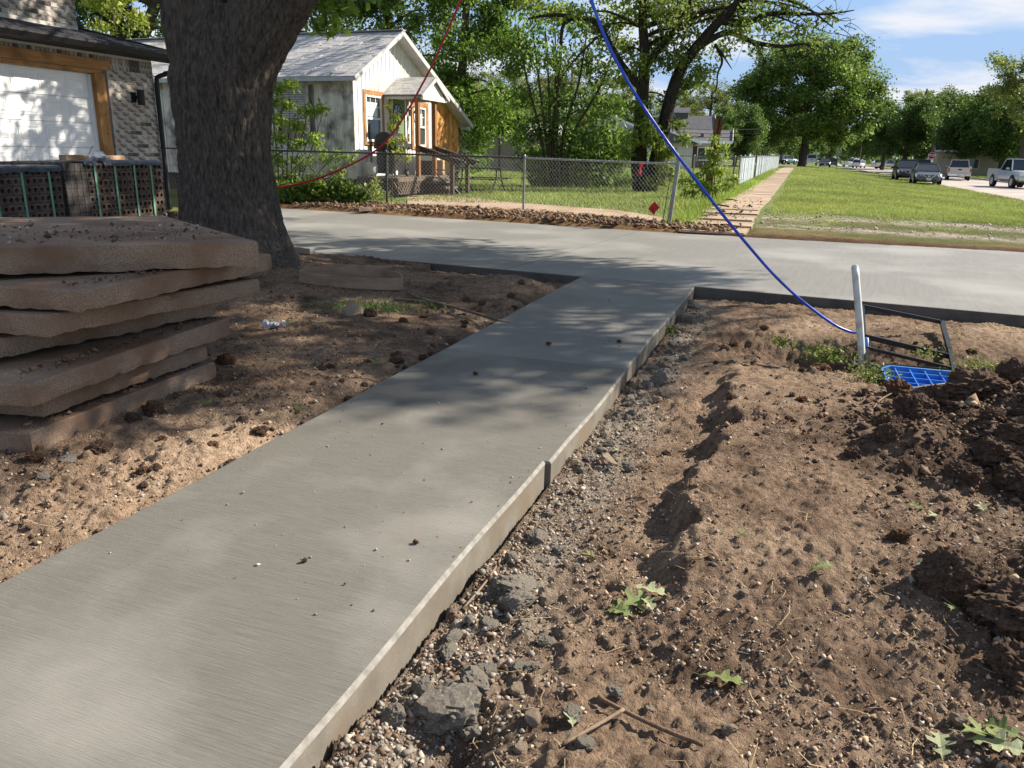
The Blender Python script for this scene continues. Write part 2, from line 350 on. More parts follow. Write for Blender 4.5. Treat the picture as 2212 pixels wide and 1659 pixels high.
struct(put('verge', npmesh('verge', np.stack([X, Y, Z], -1).reshape(-1, 3), grid_faces(len(va), len(vb)), m_dirt, True, np.clip(c, 0.02, 1).reshape(-1, 3))))

# ------------------------------------------------------------------ new concrete
m_con_new = M('concrete_wet', (0.118, 0.112, 0.097), (0.168, 0.160, 0.140), 5, 0.66, 0.5, 9, 0.3, stretch=(1.2, 34, 1), c3=(0.225, 0.216, 0.193), s3=1.6, bdist=0.008, lo=0.3, hi=0.7)
m_con_dry = M('concrete_drying', (0.135, 0.131, 0.120), (0.188, 0.183, 0.169), 4, 0.6, 0.45, 9, 0.35, stretch=(1.2, 30, 1), c3=(0.215, 0.21, 0.196), s3=0.8, bdist=0.008, lo=0.3, hi=0.7)
m_con_drv = M('concrete_driveway', (0.155, 0.151, 0.140), (0.218, 0.213, 0.198), 2.2, 0.55, 0.25, 6, 0.4, stretch=(12, 0.7, 1), c3=(0.28, 0.274, 0.259), s3=0.6, bdist=0.006, lo=0.2, hi=0.8)
m_con_side = M('concrete_formed_face', (0.125, 0.113, 0.094), (0.175, 0.160, 0.135), 7, 0.8, 0.35, 70, 0.2, bdist=0.004, c3=(0.15, 0.115, 0.082), s3=2.5)
m_con_lime = M('concrete_lime_edge', (0.16, 0.152, 0.135), (0.27, 0.26, 0.24), 25, 0.8, 0.3, 60, 0.2, bdist=0.004)
m_con_dark = M('concrete_shaded_side_joint', (0.075, 0.07, 0.064), (0.115, 0.107, 0.096), 6, 0.8, 0.4, 60, 0.2, bdist=0.004)  # shade painted into the driveway sides; also colours the dark joint
walk = struct(put('walkway', None, None, (0, 0, 0), SITE))
def walk_slab(b0, b1, x0, x1, mat, step=None):
    n = max(2, int((b1-b0)/0.1)); ys_ = np.linspace(b0, b1, n); mb = MB()
    if step: ys_ = np.sort(np.append(ys_, [step-0.003, step+0.003])); n = len(ys_)
    top = [(x0, 0), (x1-0.016, 0), (x1-0.004, -0.006)]
    for y in ys_:
        w = 0.004*math.sin(y*2.1)+0.003*math.sin(y*5.3); sx = x1
        if step: sx = x1+(0.014 if y > step else -0.010)
        mb.v += [(x0-w, y, -0.16), (x0-w, y, -0.004), (x0-w+0.008, y, 0.0), (sx+w-0.012, y, 0.0), (sx+w-0.004, y, -0.004), (sx+w, y, -0.012), (sx+w, y, -0.20)]
    for i in range(n-1):
        for k in range(6): mb.f.append((i*7+k, i*7+k+1, i*7+k+8, i*7+k+7))
    mb.f += [tuple(range(7))[::-1], tuple(range((n-1)*7, n*7))]
    me = mb.mesh('slab', mat); me.materials.append(m_con_side); me.materials.append(m_con_lime)
    for p in me.polygons:
        if p.index < (n-1)*6:
            k = p.index % 6
            if k in (3, 4): p.material_index = 2
            elif k in (0, 5): p.material_index = 1
        else: p.material_index = 1
    return put('slab', me, walk)
walk_slab(-1.5, 4.575, WA0, WA1, m_con_new, step=2.96)
walk_slab(4.5775, 8.25, WA0, WA1, m_con_dry)
drive = struct(put('driveway', None))
def drv(px): return Vector((px[0], px[1], 0.004))
poly = [(13, 2.793), (4.48, 6.66), (-2.68, 9.91), (-7.85, 12.257), (-6.76, 15.0), (-5.6, 17.65), (7.7, 11.76), (14.5, 8.75)]
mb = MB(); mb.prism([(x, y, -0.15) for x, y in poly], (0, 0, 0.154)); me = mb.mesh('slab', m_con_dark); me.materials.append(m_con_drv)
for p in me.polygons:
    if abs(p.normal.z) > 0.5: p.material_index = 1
th = math.atan2(DFD.y, DFD.x); me.transform(Matrix.Rotation(-th, 4, 'Z'))
o = put('slab', me, drive, None, th); bevel(o, 0.012)
ap = [gp(1478, 499, 0.012), gp(1592, 517, 0.012), gp(1590, 505, 0.02), gp(1500, 491, 0.02)]
o = MB().prism([(p.x, p.y, p.z-0.15) for p in ap], (0, 0, 0.14)).build('apron', m_con_drv, drive)
# white smears left on the driveway
# ------------------------------------------------------------------ old pavement along the fence
m_oldwalk = M('old_pavement', (0.33, 0.245, 0.175), (0.42, 0.325, 0.245), 4, 0.9, 0.4, 30, 0.2, c3=(0.26, 0.19, 0.13), s3=1.1, bdist=0.01)
path = struct(put('old_pavement', None, None, (0, 0, 0), SITE)); b0 = 13.75; i = 0
bed = MB(); bsb = np.linspace(13.7, 96, 90)
for q in bsb: bed.v += [(-1.86, q, float(zg(-1.2, q))+0.008), (-0.74, q, float(zg(-1.2, q))+0.008)]
for k in range(89): bed.f.append((2*k, 2*k+1, 2*k+3, 2*k+2))
bed.build('bedding', M('path_soil', (0.24, 0.18, 0.125), (0.31, 0.24, 0.17), 6, 0.95, 0.3, 40), path)
random.seed(3)
while b0 < 96:
    ln = random.uniform(0.9, 1.35) if b0 < 50 else 1.5
    a0, a1 = -1.83+random.uniform(-.05, .05), -0.77+random.uniform(-.05, .05)
    zt = float(zg(-1.2, b0+ln/2))+0.016+random.uniform(-.004, .004); t1 = random.uniform(-.006, .006)
    cs = [(a0, b0), (a1, b0+random.uniform(-.01, .02)), (a1, b0+ln-0.006), ((a0+a1)/2+random.uniform(-.2, .2), b0+ln-0.012+random.uniform(-.02, .01)), (a0, b0+ln-0.006)]
    MB().prism([(x, y, zt-0.09+t1*(x+1.3)) for x, y in cs], (0, 0, 0.09)).build('slab', m_oldwalk, path); b0 += ln+0.004
yp = [gp(*p, 0.135) for p in ((880, 424), (1010, 432), (1110, 441), (1200, 447), (1330, 455), (1430, 467), (1440, 478), (1400, 477), (1300, 469), (1150, 462), (1010, 452), (880, 445))]
struct(MB().prism([(p.x, p.y, zgw(p.x, p.y)-0.06) for p in yp][::-1], (0, 0, 0.085)).build('yard_path', m_oldwalk))

# sawn control joints across the driveway
for k_, f_ in enumerate((0.36,)):
    p_ = DF0.lerp(DF1, f_); q_ = p_+DFN*6.6; o = MB().span((p_.x, p_.y, 0.0048), (q_.x, q_.y, 0.0048), 0.006, 0.0024).build('control_joint', m_con_dark, drive)
# ------------------------------------------------------------------ street
m_road = M('road_concrete', (0.33, 0.29, 0.265), (0.42, 0.375, 0.345), 1.5, 0.9, 0.3, 25, 0.2, c3=(0.27, 0.24, 0.22), s3=0.25)
m_kerb = M('kerb_concrete', (0.36, 0.31, 0.26), (0.44, 0.39, 0.34), 3, 0.9, 0.2, 20)
def strip(name, a0, a1, b0, b1, dz, mat, n=120, thick=None):
    bs = np.concatenate([np.linspace(b0, min(b1, 130), n), np.linspace(135, b1, 12)]) if b1 > 135 else np.linspace(b0, b1, n)
    mb = MB()
    for b in bs:
        for a in (a0, a1):
            z = -0.25*sm(13, 28, b)+0.3*sm(130, 320, b)+dz; mb.v.append(tuple(site(a, b, float(z))))
    for i in range(len(bs)-1): mb.f.append((2*i, 2*i+1, 2*i+3, 2*i+2))
    if thick:
        n0 = len(mb.v); mb.v += [(x, y, z-thick) for x, y, z in mb.v]
        for i in range(len(bs)-1):
            for k in (0, 1):
                q = (2*i+k, 2*i+2+k, n0+2*i+2+k, n0+2*i+k); mb.f.append(q if k else q[::-1])
        e = 2*(len(bs)-1); mb.f += [(0, n0, n0+1, 1), (e, e+1, n0+e+1, n0+e)]
    return struct(mb.build(name, mat))
strip('road', 9.3, 16.8, 6, 800, -0.012, m_road)
strip('kerb', 16.8, 16.98, 6, 800, 0.13, m_kerb, thick=0.25)
strip('kerb', 9.12, 9.3, 92, 800, 0.10, m_kerb, thick=0.25)
# side street meeting the road beyond the lawn
mb = MB()
for k in range(24):
    a = 9.3-k*4.2
    mb.v += [tuple(site(a, 104, float(zg(a, 104))+0.02)), tuple(site(a, 112, float(zg(a, 112))+0.02))]
for k in range(23): mb.f.append((2*k, 2*k+1, 2*k+3, 2*k+2))
struct(mb.build('side_street', m_road))

# ------------------------------------------------------------------ grass
m_grass = M('grass_blades', (0.1, 0.2, 0.03), None, rough=0.6, attr='col', trans=0.35, spec=0.25)
def blades(name, a, b, h, w, base, label, z=None, yel=0.5):
    n = len(a); z = zg(a, b) if z is None else z; X = a*UY+b*UX; Y = -a*UX+b*UY
    th = rng.uniform(0, 2*math.pi, n); lean = rng.normal(0, 0.45, (n, 2)); h = h*rng.uniform(0.6, 1.35, n)
    P = np.stack([X, Y, z-0.01], -1); s = np.stack([np.cos(th), np.sin(th), 0*th], -1)*(w/2)[:, None] if hasattr(w, '__len__') else np.stack([np.cos(th), np.sin(th), 0*th], -1)*w/2
    tip = P+np.stack([lean[:, 0]*h, lean[:, 1]*h, h], -1)
    V = np.stack([P-s, P+s, tip], 1).reshape(-1, 3)
    o = put(name, npmesh(name, V, np.arange(3*n).reshape(-1, 3), m_grass, False, np.repeat(leafcol(n, base, 0.3, yel)*(1+0.35*fbm(a*0.45, b*0.3, 91, 3)+0.2*fbm(a*2.5, b*2, 92, 2))[:, None]*np.array([1.0, 1.0, 1.0])[None]+np.clip(fbm(a*0.8, b*0.5, 93, 3), 0, 1)[:, None]*np.array([0.05, 0.02, 0.005])[None], 3, 0)))
    return stuff(o, label, 'grass')
def scatter_b(n, b0, b1, p=1.6):
    """more blades near than far"""
    u = rng.uniform(0, 1, n); q = 1-p; return (b0**q+u*(b1**q-b0**q))**(1/q)
n = 240000; b = scatter_b(n, 16.0, 106); a = rng.uniform(-0.8, 9.3, n)
lim = 17.5+0.28*np.clip(a+0.9, 0, 9)+0.5*fbm(a*1.2, b*0.7, 71, 3); patch = (fbm(a*1.1, b*1.1, 72, 3) > 0.22)
k = (b > lim) | (patch & (rng.uniform(0, 1, n) < 0.35)); pw = (a > -0.55+0.12*fbm(b*0.9, a*0, 73, 2)); k &= pw; a, b = a[k], b[k]
blades('lawn_grass', a, b, 0.040+0.0010*b, 0.008+0.0006*b, (0.135, 0.190, 0.056), 'mown green grass of the lawn between old pavement and street')
n = 120000; b = scatter_b(n, 15, 75); a = rng.uniform(-32, -1.8, n)
k = (b > np.interp(a, [-9, -8.6, -5.5, -2.2, -1.8], [16.6, 16.6, 17.3, 15.9, 15.6])) & ~((a > -19.5) & (a < -8.8) & (b > 17) & (b < 23.5)) & (a > -12-0.2*b)
a, b = a[k], b[k]
blades('yard_grass', a, b, 0.06+0.0014*b, 0.010+0.0010*b, (0.125, 0.185, 0.048), 'longer green grass of the fenced yard under the trees')
n = 6000; b = rng.uniform(14.2, 60, n); a = -2.0+rng.normal(0, 0.18, n); blades('path_edge_grass', a, b, 0.13, 0.016, (0.115, 0.2, 0.03), 'tall grass fringe growing between slatted fence and old pavement')
n = 30000; a = rng.uniform(17.1, 34, n); b = scatter_b(n, 30, 130); z = -0.25*sm(13, 28, b)+0.12
blades('far_verge_grass', a, b, 0.12, 0.09, (0.085, 0.15, 0.03), 'grass verge under the trees across the street', z)
me = bpy.data.meshes.new('verge_base'); mb = MB()
bs = np.linspace(10, 700, 60)
for q in bs: mb.v += [tuple(site(16.97, q, float(-0.25*sm(13, 28, q)+0.3*sm(130, 320, q)+0.12))), tuple(site(220, q, float(-0.25*sm(13, 28, q)+0.3*sm(130, 320, q)+0.6)))]
for i in range(59): mb.f.append((2*i, 2*i+1, 2*i+3, 2*i+2))
struct(mb.build('far_verge', m_soilgrass))

# ------------------------------------------------------------------ crumbs and pebbles too many to count
m_peb = M('pebbles', (0.8, 0.8, 0.8), (1.15, 1.15, 1.15), 60, 0.9, 0.5, 160, 0.2, attr='col', bdist=0.003)
OCT = np.array([[1,0,0],[-1,0,0],[0,1,0],[0,-1,0],[0,0,1],[0,0,-1]], float); OF = np.array([[0,2,4],[2,1,4],[1,3,4],[3,0,4],[2,0,5],[1,2,5],[3,1,5],[0,3,5]])
def stones(name, P, S, col, label, sink=0.25):
    n = len(P); V = OCT[None]*S[:, None, None]*rng.uniform(0.55, 1.15, (n, 6, 1))+rng.normal(0, 0.22, (n, 6, 3))*S[:, None, None]
    V[..., 2] *= 0.75; th = rng.uniform(0, 6.28, n); c, s = np.cos(th)[:, None], np.sin(th)[:, None]
    V = np.stack([V[..., 0]*c-V[..., 1]*s, V[..., 0]*s+V[..., 1]*c, V[..., 2]], -1)+P[:, None]+np.array([0, 0, 1])*(S*(0.6-sink))[:, None, None]
    F = (OF[None]+6*np.arange(n)[:, None, None]).reshape(-1, 3)
    return stuff(put(name, npmesh(name, V.reshape(-1, 3), F, m_peb, False, np.repeat(col, 6, 0))), label, 'pebbles')
def pebcol(n, kinds, pr):
    k = rng.choice(len(kinds), n, p=pr); return np.array(kinds)[k]*rng.uniform(0.75, 1.2, (n, 1))
GRY, WHT, BRN, TAN, DRK = (0.27, 0.242, 0.205), (0.43, 0.375, 0.305), (0.19, 0.13, 0.09), (0.35, 0.26, 0.18), (0.09, 0.058, 0.041)
def drop(P): P[:, 2] = hd(P[:, 0], P[:, 1]); return P
n = 9000; b = scatter_b(n, 1.2, 7.4, 1.5); a = WA1+0.02+np.abs(rng.normal(0, 0.17, n)); P = np.zeros((n, 3)); P[:, 0] = a*UY+b*UX; P[:, 1] = -a*UX+b*UY
stones('concrete_crumbs', drop(P), rng.gamma(1.3, 0.0026, n)+0.0012, pebcol(n, [GRY, WHT, BRN], [0.5, 0.1, 0.4]), 'grey concrete crumbs spilled along right edge of new walkway')
n = 62000; y = scatter_b(n, 1.0, 8.5, 1.5); x = rng.uniform(-1.2, 1, n)*0+rng.uniform(-0.3, 1.05, n)*y*0.75+0.2; a, b = ab(x, y)
k = (a > WA1+0.03) & (fbm(x*2.0, y*2.0, 81, 4)*1.6+rng.uniform(-0.45, 0.45, n) > 0.0) & (gauss(x, y, 2.9, 3.3, .8, .6) < 0.45); P = np.stack([x, y, 0*x], -1)[k]; n = len(P)
stones('gravel_crumbs', drop(P), rng.gamma(1.15, 0.0021, n)+0.0011, pebcol(n, [WHT, TAN, BRN, GRY, DRK], [0.15, 0.32, 0.28, 0.10, 0.15]), 'loose pebbles and crumbs over the bare dirt right of walkway')
n = 36000; y = scatter_b(n, 1.8, 9.0, 1.3); x = -rng.uniform(0.0, 0.72, n)*y-0.1; a, b = ab(x, y); k = (a < WA0-0.02) & (fbm(x*2.5, y*2.5, 82, 3)+rng.uniform(-0.5, 0.5, n) > -0.1); P = np.stack([x, y, 0*x], -1)[k]; n = len(P)
stones('soil_crumbs', drop(P), rng.gamma(1.3, 0.0027, n)+0.0015, pebcol(n, [WHT, TAN, BRN, GRY, DRK], [0.05, 0.22, 0.36, 0.05, 0.32]), 'crumbs of soil and stone on the bare ground left of walkway')
n = 10000; x = rng.normal(2.7, 0.55, n); y = rng.normal(3.35, 0.42, n); P = drop(np.stack([x, y, 0*x], -1))
stones('heap_crumbs', P, rng.gamma(1.5, 0.0046, n)+0.002, pebcol(n, [BRN, DRK, TAN], [0.25, 0.72, 0.03]), 'broken dark soil crumbs covering the spoil heap')
n = 4500; a = rng.uniform(-0.8, 12, n); T = np.where(rng.uniform(0, 1, n) < 0.4, rng.normal(1.75, 0.3, n), rng.normal(3.3, 0.45, n)+0.17*np.clip(a, 0, 9)); T = np.clip(T, 0.3, 5.4); b = vline(a)+T
P = np.stack([a*UY+b*UX, -a*UX+b*UY, zg(a, b)+0.015], -1); stones('white_gravel', P, rng.gamma(1.3, 0.005, n)+0.003, pebcol(n, [(0.5, 0.46, 0.41), (0.4, 0.35, 0.3), (0.28, 0.23, 0.18)], [0.4, 0.35, 0.25]), 'pale gravel lying in strips between driveway and lawn')
n = 9000; a = rng.uniform(-10.5, -1.0, n); T = rng.uniform(0.1, 1.4, n); b = vline(a)+T; P = np.stack([a*UY+b*UX, -a*UX+b*UY, zg(a, b)+0.035], -1)
k = b < np.interp(a, [-9, -8.6, -5.5, -2.2, -0.9], [15.7, 15.75, 15.9, 14.75, 14.6])+0.1; P = P[k]; n = len(P)
stones('clod_strip', P, rng.gamma(1.5, 0.010, n)+0.005, pebcol(n, [BRN, DRK, (0.28, 0.175, 0.10)], [0.4, 0.35, 0.25]), 'crumbled clods of soil between driveway and chain-link fence')
n = 300; b = scatter_b(n, 1.6, 7.4, 1.3); a = WA0+0.02+(WA1-WA0-0.05)*rng.uniform(0, 1, n)**0.7; P = np.stack([a*UY+b*UX, -a*UX+b*UY, 0*a+0.001], -1)
stones('slab_grit', P, rng.gamma(1.2, 0.0015, n)+0.0010, pebcol(n, [WHT, GRY, DRK], [0.4, 0.25, 0.35]), 'scattered grit lying on the new walkway', 0.1)
# ------------------------------------------------------------------ brick garage
m_mortar = M('mortar', (0.42, 0.40, 0.37), (0.5, 0.48, 0.45), 12, 0.95, 0.3, 60)
BR = [M('brick_tone', (0.115, 0.10, 0.092), (0.40, 0.37, 0.335), 9, 0.9, 0.5, 40, 0.15, stretch=(1, 0.6, 1), lo=0.42, hi=0.58),
      M('brick_tone_dark', (0.05, 0.046, 0.048), (0.17, 0.15, 0.14), 9, 0.9, 0.5, 40, 0.15, lo=0.4, hi=0.7),
      M('brick_tone_pale', (0.21, 0.185, 0.165), (0.47, 0.44, 0.40), 11, 0.9, 0.5, 40, 0.15, lo=0.35, hi=0.6),
      M('brick_tone_ruddy', (0.14, 0.105, 0.09), (0.37, 0.32, 0.285), 8, 0.9, 0.5, 40, 0.15, lo=0.42, hi=0.6)]
m_cedar = M('cedar_trim', (0.27, 0.13, 0.045), (0.42, 0.22, 0.085), 2.5, 0.7, 0.3, 12, 0.3, stretch=(6, 6, 0.6), c3=(0.20, 0.09, 0.03), s3=3)
m_cedarh = M('cedar_beam', (0.27, 0.13, 0.045), (0.42, 0.22, 0.085), 2.5, 0.7, 0.3, 12, 0.3, stretch=(6, 0.6, 6), c3=(0.20, 0.09, 0.03), s3=3)
m_white = M('white_paint', (0.72, 0.74, 0.77), (0.78, 0.79, 0.81), 3, 0.45, 0.05, 30, 0.4)
m_black = M('black_metal', (0.010, 0.010, 0.011), (0.018, 0.018, 0.02), 8, 0.55, 0, spec=0.3)
m_shing_d = M('dark_shingle', (0.017, 0.018, 0.023), (0.05, 0.05, 0.058), 30, 0.92, 0.6, 120, 0.15)
GC = Vector((-6.72, 15.1, 0)); gar = thing('brick_garage', 'brick garage with white sectional door, cedar door trim and dark shingle roof', 'garage', GC, SITE)
def bricks(parent, y0, y1, z0, z1, xf, L=0.254, H=0.0762, hole=None, seed=1):
    rd = random.Random(seed); j = 0.010; cache = {}; z = z0; row = 0
    while z < z1-0.02:
        h = min(H, z1-z); y = y0-(L/2 if row % 2 else 0)
        while y < y1-0.01:
            a, b = max(y, y0), min(y+L, y1); y += L
            if b-a < 0.03 or (hole and hole(a, b, z, z+h)): continue
            k = (round(b-a, 3), round(h, 3), rd.choices(range(4), (5, 2, 3, 3))[0])
            if k not in cache: cache[k] = MB().box((0, 0, 0), (0.03, k[0]-j, k[1]-j)).mesh('brick', BR[k[2]])
            put('brick', cache[k], parent, (xf+rd.uniform(-.002, .002), (a+b)/2, z+h/2))
        z += H; row += 1
wall = MB(); wall.box((-0.151, -0.52, 1.45), (0.30, 1.04, 2.9)); wall.box((-0.151, -4.5, 2.70), (0.30, 6.9, 0.44)); wall.box((-0.151, -7.45, 1.24), (0.30, 1.0, 2.47))
wall.box((-3.3, -0.10, 1.38), (5.9, 0.2, 2.76)); wall = wall.build('wall', m_mortar, gar)
bricks(wall, -1.05, 0.0, 0.0, 2.515, -0.01)
so = {k: MB().box((0, 0, 0), (0.03, 0.066, 0.20)).mesh('brick', BR[k]) for k in range(4)}
for i in range(72): put('brick', so[random.choice((0, 0, 2, 3, 1))], wall, (-0.008, -0.04-i*0.0762, 2.61))
up = MB(); up.box((-0.603, -4.1, 3.9), (0.3, 6.0, 1.7)); up = up.build('upper_wall', m_mortar, gar); bricks(up, -4.0, -1.1, 3.18, 3.79, -0.46, seed=4)
MB().box((-0.54, -1.08, 3.26), (0.2, 0.07, 0.12)).build('flashing', m_black, gar)
# door
dr = MB().box((-0.16, -3.75, 1.2), (0.02, 5.0, 2.42)).build('garage_door', m_white, gar)
SEC = 0.4
for r in range(6):
    z0 = 0.01+r*SEC; mb = MB(); mb.box((-0.135, -3.75, z0+SEC/2), (0.03, 4.96, SEC-0.008)); sc = mb.build('door_section', m_white, dr); bevel(sc, 0.003)
    for k in range(10):
        yc = -1.62-k*0.485; w, h = 0.37, 0.235; zc = z0+SEC/2
        mb = MB()
        def ring(d, x): return [(x, yc-w/2+d, zc-h/2+d), (x, yc+w/2-d, zc-h/2+d), (x, yc+w/2-d, zc+h/2-d), (x, yc-w/2+d, zc+h/2-d)]
        rs = [ring(0, -0.1195), ring(0.006, -0.1135), ring(0.02, -0.118), ring(0.035, -0.118), ring(0.055, -0.111)]
        for q in rs: mb.v += q
        for q in range(4):
            for e in range(4): mb.f.append((q*4+e, q*4+(e+1) % 4, q*4+4+(e+1) % 4, q*4+4+e))
        mb.f.append((16, 17, 18, 19)); mb.build('raised_panel', m_white, sc)
MB().box((-0.06, -1.215, 1.21), (0.16, 0.20, 2.42)).build('door_post', m_cedar, gar)
MB().box((-0.10, -1.335, 1.2), (0.06, 0.05, 2.4)).build('door_stop', m_white, gar)
MB().box((-0.03, -3.7, 2.565), (0.14, 5.42, 0.165)).build('door_beam', m_cedarh, gar); MB().box((-0.07, -3.7, 2.445), (0.14, 5.1, 0.06)).build('door_head', m_cedarh, gar)
for z in (0.5, 1.15, 1.45, 1.75, 2.1, 2.33): MB().tube([(0.015, -1.2, z), (0.024, -1.2, z)], 0.012, 8).build('bolt', m_black, gar)
lampw = MB(); lampw.box((0.02, -0.53, 2.09), (0.03, 0.09, 0.17)); lampw.box((0.06, -0.50, 2.09), (0.08, 0.03, 0.05)); lampw.tube([(0.12, -0.46, 1.96), (0.12, -0.46, 2.22)], 0.062, 16); lampw.build('wall_lamp', m_black, gar)
# hip roof with shingles, gutter and downpipe
EV, ER = 0.42, 2.86                                           # eave overhang, eave height
sl = 0.27
def roofpt(s, t): return Vector((EV-s, t, ER+s*sl))            # s = distance inward
rd = random.Random(5); rf = MB()
rf.v = [tuple(roofpt(0, 0.45)), tuple(roofpt(0, -8)), tuple(roofpt(2.6, -8)), tuple(roofpt(2.6, -2.15)), (EV-2.6, 0.45, ER), (EV-2.6, 0.45, ER-0.02)]
rf.f = [(0, 3, 2, 1), (0, 4, 3)]; rf = rf.build('roof', m_shing_d, gar)
sm_ = {}
for r in range(11):
    s = r*0.13; lim = 0.42-s
    y = lim
    while y > -4.2:
        w = rd.choice((0.16, 0.2, 0.25, 0.3)); tt = rd.choice((0.010, 0.014, 0.018))
        k = (w, tt)
        if k not in sm_: sm_[k] = MB().prism([(0.01, 0, 0), (0.01, -w+0.006, 0), (-0.19, -w+0.006, 0.19*sl), (-0.19, 0, 0.19*sl)], (0, 0, tt)).mesh('shingle', m_shing_d)
        p = roofpt(s, y); put('shingle', sm_[k], rf, (p.x, p.y, p.z+0.006)); y -= w
MB().span(roofpt(0.02, 0.45)+Vector((0, 0, 0.02)), roofpt(2.6, -2.15)+Vector((0, 0, 0.02)), 0.2, 0.02).build('hip_cap', m_shing_d, gar)
MB().box((0.20, -3.7, 2.765), (0.42, 8.3, 0.03)).build('soffit', m_black, gar); MB().box((0.405, -3.7, 2.81), (0.03, 8.3, 0.13)).build('fascia', m_black, gar)
g_ = [(0.42, 2.86), (0.55, 2.86), (0.55, 2.825), (0.52, 2.79), (0.49, 2.755), (0.42, 2.75)]
MB().prism([(x, 0.47, z) for x, z in g_], (0, -8.4, 0)).build('gutter', m_black, gar)
MB().tube([(0.49, 0.40, 2.76), (0.49, 0.40, 2.70), (0.44, 0.36, 2.63), (0.2, 0.12, 2.54), (0.06, 0.03, 2.47), (0.05, 0.02, 2.3), (0.05, 0.02, 0.1)], 0.045, 8).build('downpipe', m_black, gar)

# ------------------------------------------------------------------ white timber cottage
m_peel = M('peeling_white_boards', (0.42, 0.40, 0.37), (0.66, 0.645, 0.61), 2.2, 0.85, 0.35, 14, 0.2, stretch=(7, 7, 0.7), c3=(0.13, 0.115, 0.10), s3=2.3, lo=0.3, hi=0.6)
m_gable = M('white_boards', (0.62, 0.61, 0.59), (0.74, 0.735, 0.72), 2.2, 0.8, 0.25, 14, 0.2, stretch=(7, 7, 0.7))
m_ply = M('stained_plywood', (0.36, 0.15, 0.035), (0.62, 0.33, 0.10), 1.6, 0.75, 0.2, 8, 0.25, stretch=(2, 3.5, 1.2), lo=0.4, hi=0.62)
m_shing = M('grey_shingle', (0.40, 0.395, 0.39), (0.54, 0.53, 0.525), 14, 0.9, 0.4, 90, 0.15, c3=(0.33, 0.325, 0.32), s3=2)
m_greytrim = M('grey_trim', (0.34, 0.35, 0.37), (0.42, 0.43, 0.45), 6, 0.7)
m_whitetrim = M('whitewashed_board', (0.52, 0.52, 0.51), (0.66, 0.66, 0.65), 5, 0.75, 0.2, 20, stretch=(1, 3, 6))
m_soffit = M('soffit_board', (0.12, 0.12, 0.10), (0.18, 0.18, 0.15), 6, 0.9)
m_glass = M('window_glass', (0.05, 0.06, 0.06), None, rough=0.05, spec=0.8)
m_blind = M('pale_curtain', (0.5, 0.55, 0.52), (0.62, 0.66, 0.63), 8, 0.8, stretch=(1, 8, 1))
m_green = M('green_door', (0.13, 0.19, 0.085), (0.16, 0.23, 0.11), 3, 0.5)
m_post = M('brown_post', (0.19, 0.085, 0.035), (0.27, 0.13, 0.055), 3, 0.7, 0.2, 20, stretch=(6, 6, 0.6))
m_deck = M('weathered_deck', (0.085, 0.065, 0.05), (0.16, 0.125, 0.095), 4, 0.85, 0.3, 25, stretch=(1, 6, 1))
m_darkwood = M('dark_wood', (0.045, 0.032, 0.024), (0.085, 0.06, 0.045), 4, 0.8, 0.3, 25)
CC = Vector((-3.98, 19.6, 0)); cot = thing('cottage', 'small white board-and-batten cottage with grey shingle roof and brown side addition', 'house', CC, SITE)
PKY, PKZ, LS, RS = 1.97, 4.20, 0.53, 0.455
def roofz(y): return PKZ-(PKY-y)*LS if y < PKY else PKZ-(y-PKY)*RS
fr = MB(); fr.box((-4.6, 3.1, 1.5), (9.0, 6.0, 2.6)); fr.build('wall_core', m_peel, cot)
fd = MB(); fd.box((-4.6, 3.1, 0.35), (9.1, 6.1, 0.5)); fd.build('foundation', m_darkwood, cot)
def hole_long(x0, x1): return x1 < -1.20 and x0 > -2.2
rd = random.Random(8); x = 0.0
wl = put('side_wall', None, cot); wgb = put('gable_wall', None, cot)
while x > -9.2:                                                # side facing the street
    w = rd.choice((0.24, 0.30, 0.34)); z0 = 0.56+rd.uniform(0, 0.05)
    segs = [(z0, 3.03)] if not (x-w < -1.3 and x > -2.1) else [(z0, 1.42), (2.77, 3.03)]
    for s0, s1 in segs: MB().box((x-w/2, -0.012+rd.uniform(-.003, .003), (s0+s1)/2), (w-0.008, 0.03, s1-s0)).build('plank', m_peel, wl)
    if len(segs) == 1: MB().box((x-w, -0.036, (z0+3.0)/2), (0.035, 0.02, 3.0-z0)).build('batten', m_peel, wl)
    x -= w
def cutpoly(y0, y1, z0): return [(0.0, y0, z0), (0.0, y1, z0), (0.0, y1, roofz(y1)-0.09), (0.0, y0, roofz(y0)-0.09)]
y = 0.0
OPEN = [(0.53, 1.33, 1.48, 2.59), (1.90, 2.62, 0.66, 2.58), (3.12, 3.88, 1.40, 2.46)]
while y < 4.5:
    w = 0.205; y1 = min(y+w, 4.5); segs = [(0.62, None)]
    for (o0, o1, p0, p1) in OPEN:
        if y1 > o0+0.02 and y < o1-0.02: segs = [(0.62, p0), (p1, None)] if p0 > 0.7 else [(p1, None)]
    for s0, s1 in segs:
        pl = cutpoly(y+0.003, y1-0.003, s0)
        if s1: pl = [(0, y+0.003, s0), (0, y1-0.003, s0), (0, y1-0.003, s1), (0, y+0.003, s1)]
        if (y < PKY < y1) and not s1: pl = [(0, y, s0), (0, y1, s0), (0, y1, roofz(y1)-0.09), (0, PKY, PKZ-0.09), (0, y, roofz(y)-0.09)]
        MB().prism(pl, (0.028, 0, 0)).build('plank', m_gable, wgb)
        if not s1: MB().box((0.036, y1, (s0+roofz(y1)-0.12)/2), (0.016, 0.03, roofz(y1)-0.12-s0)).build('batten', m_gable, wgb)
    y = y1
MB().box((0.03, -0.02, 1.8), (0.05, 0.05, 2.42)).build('corner_board', m_peel, cot)
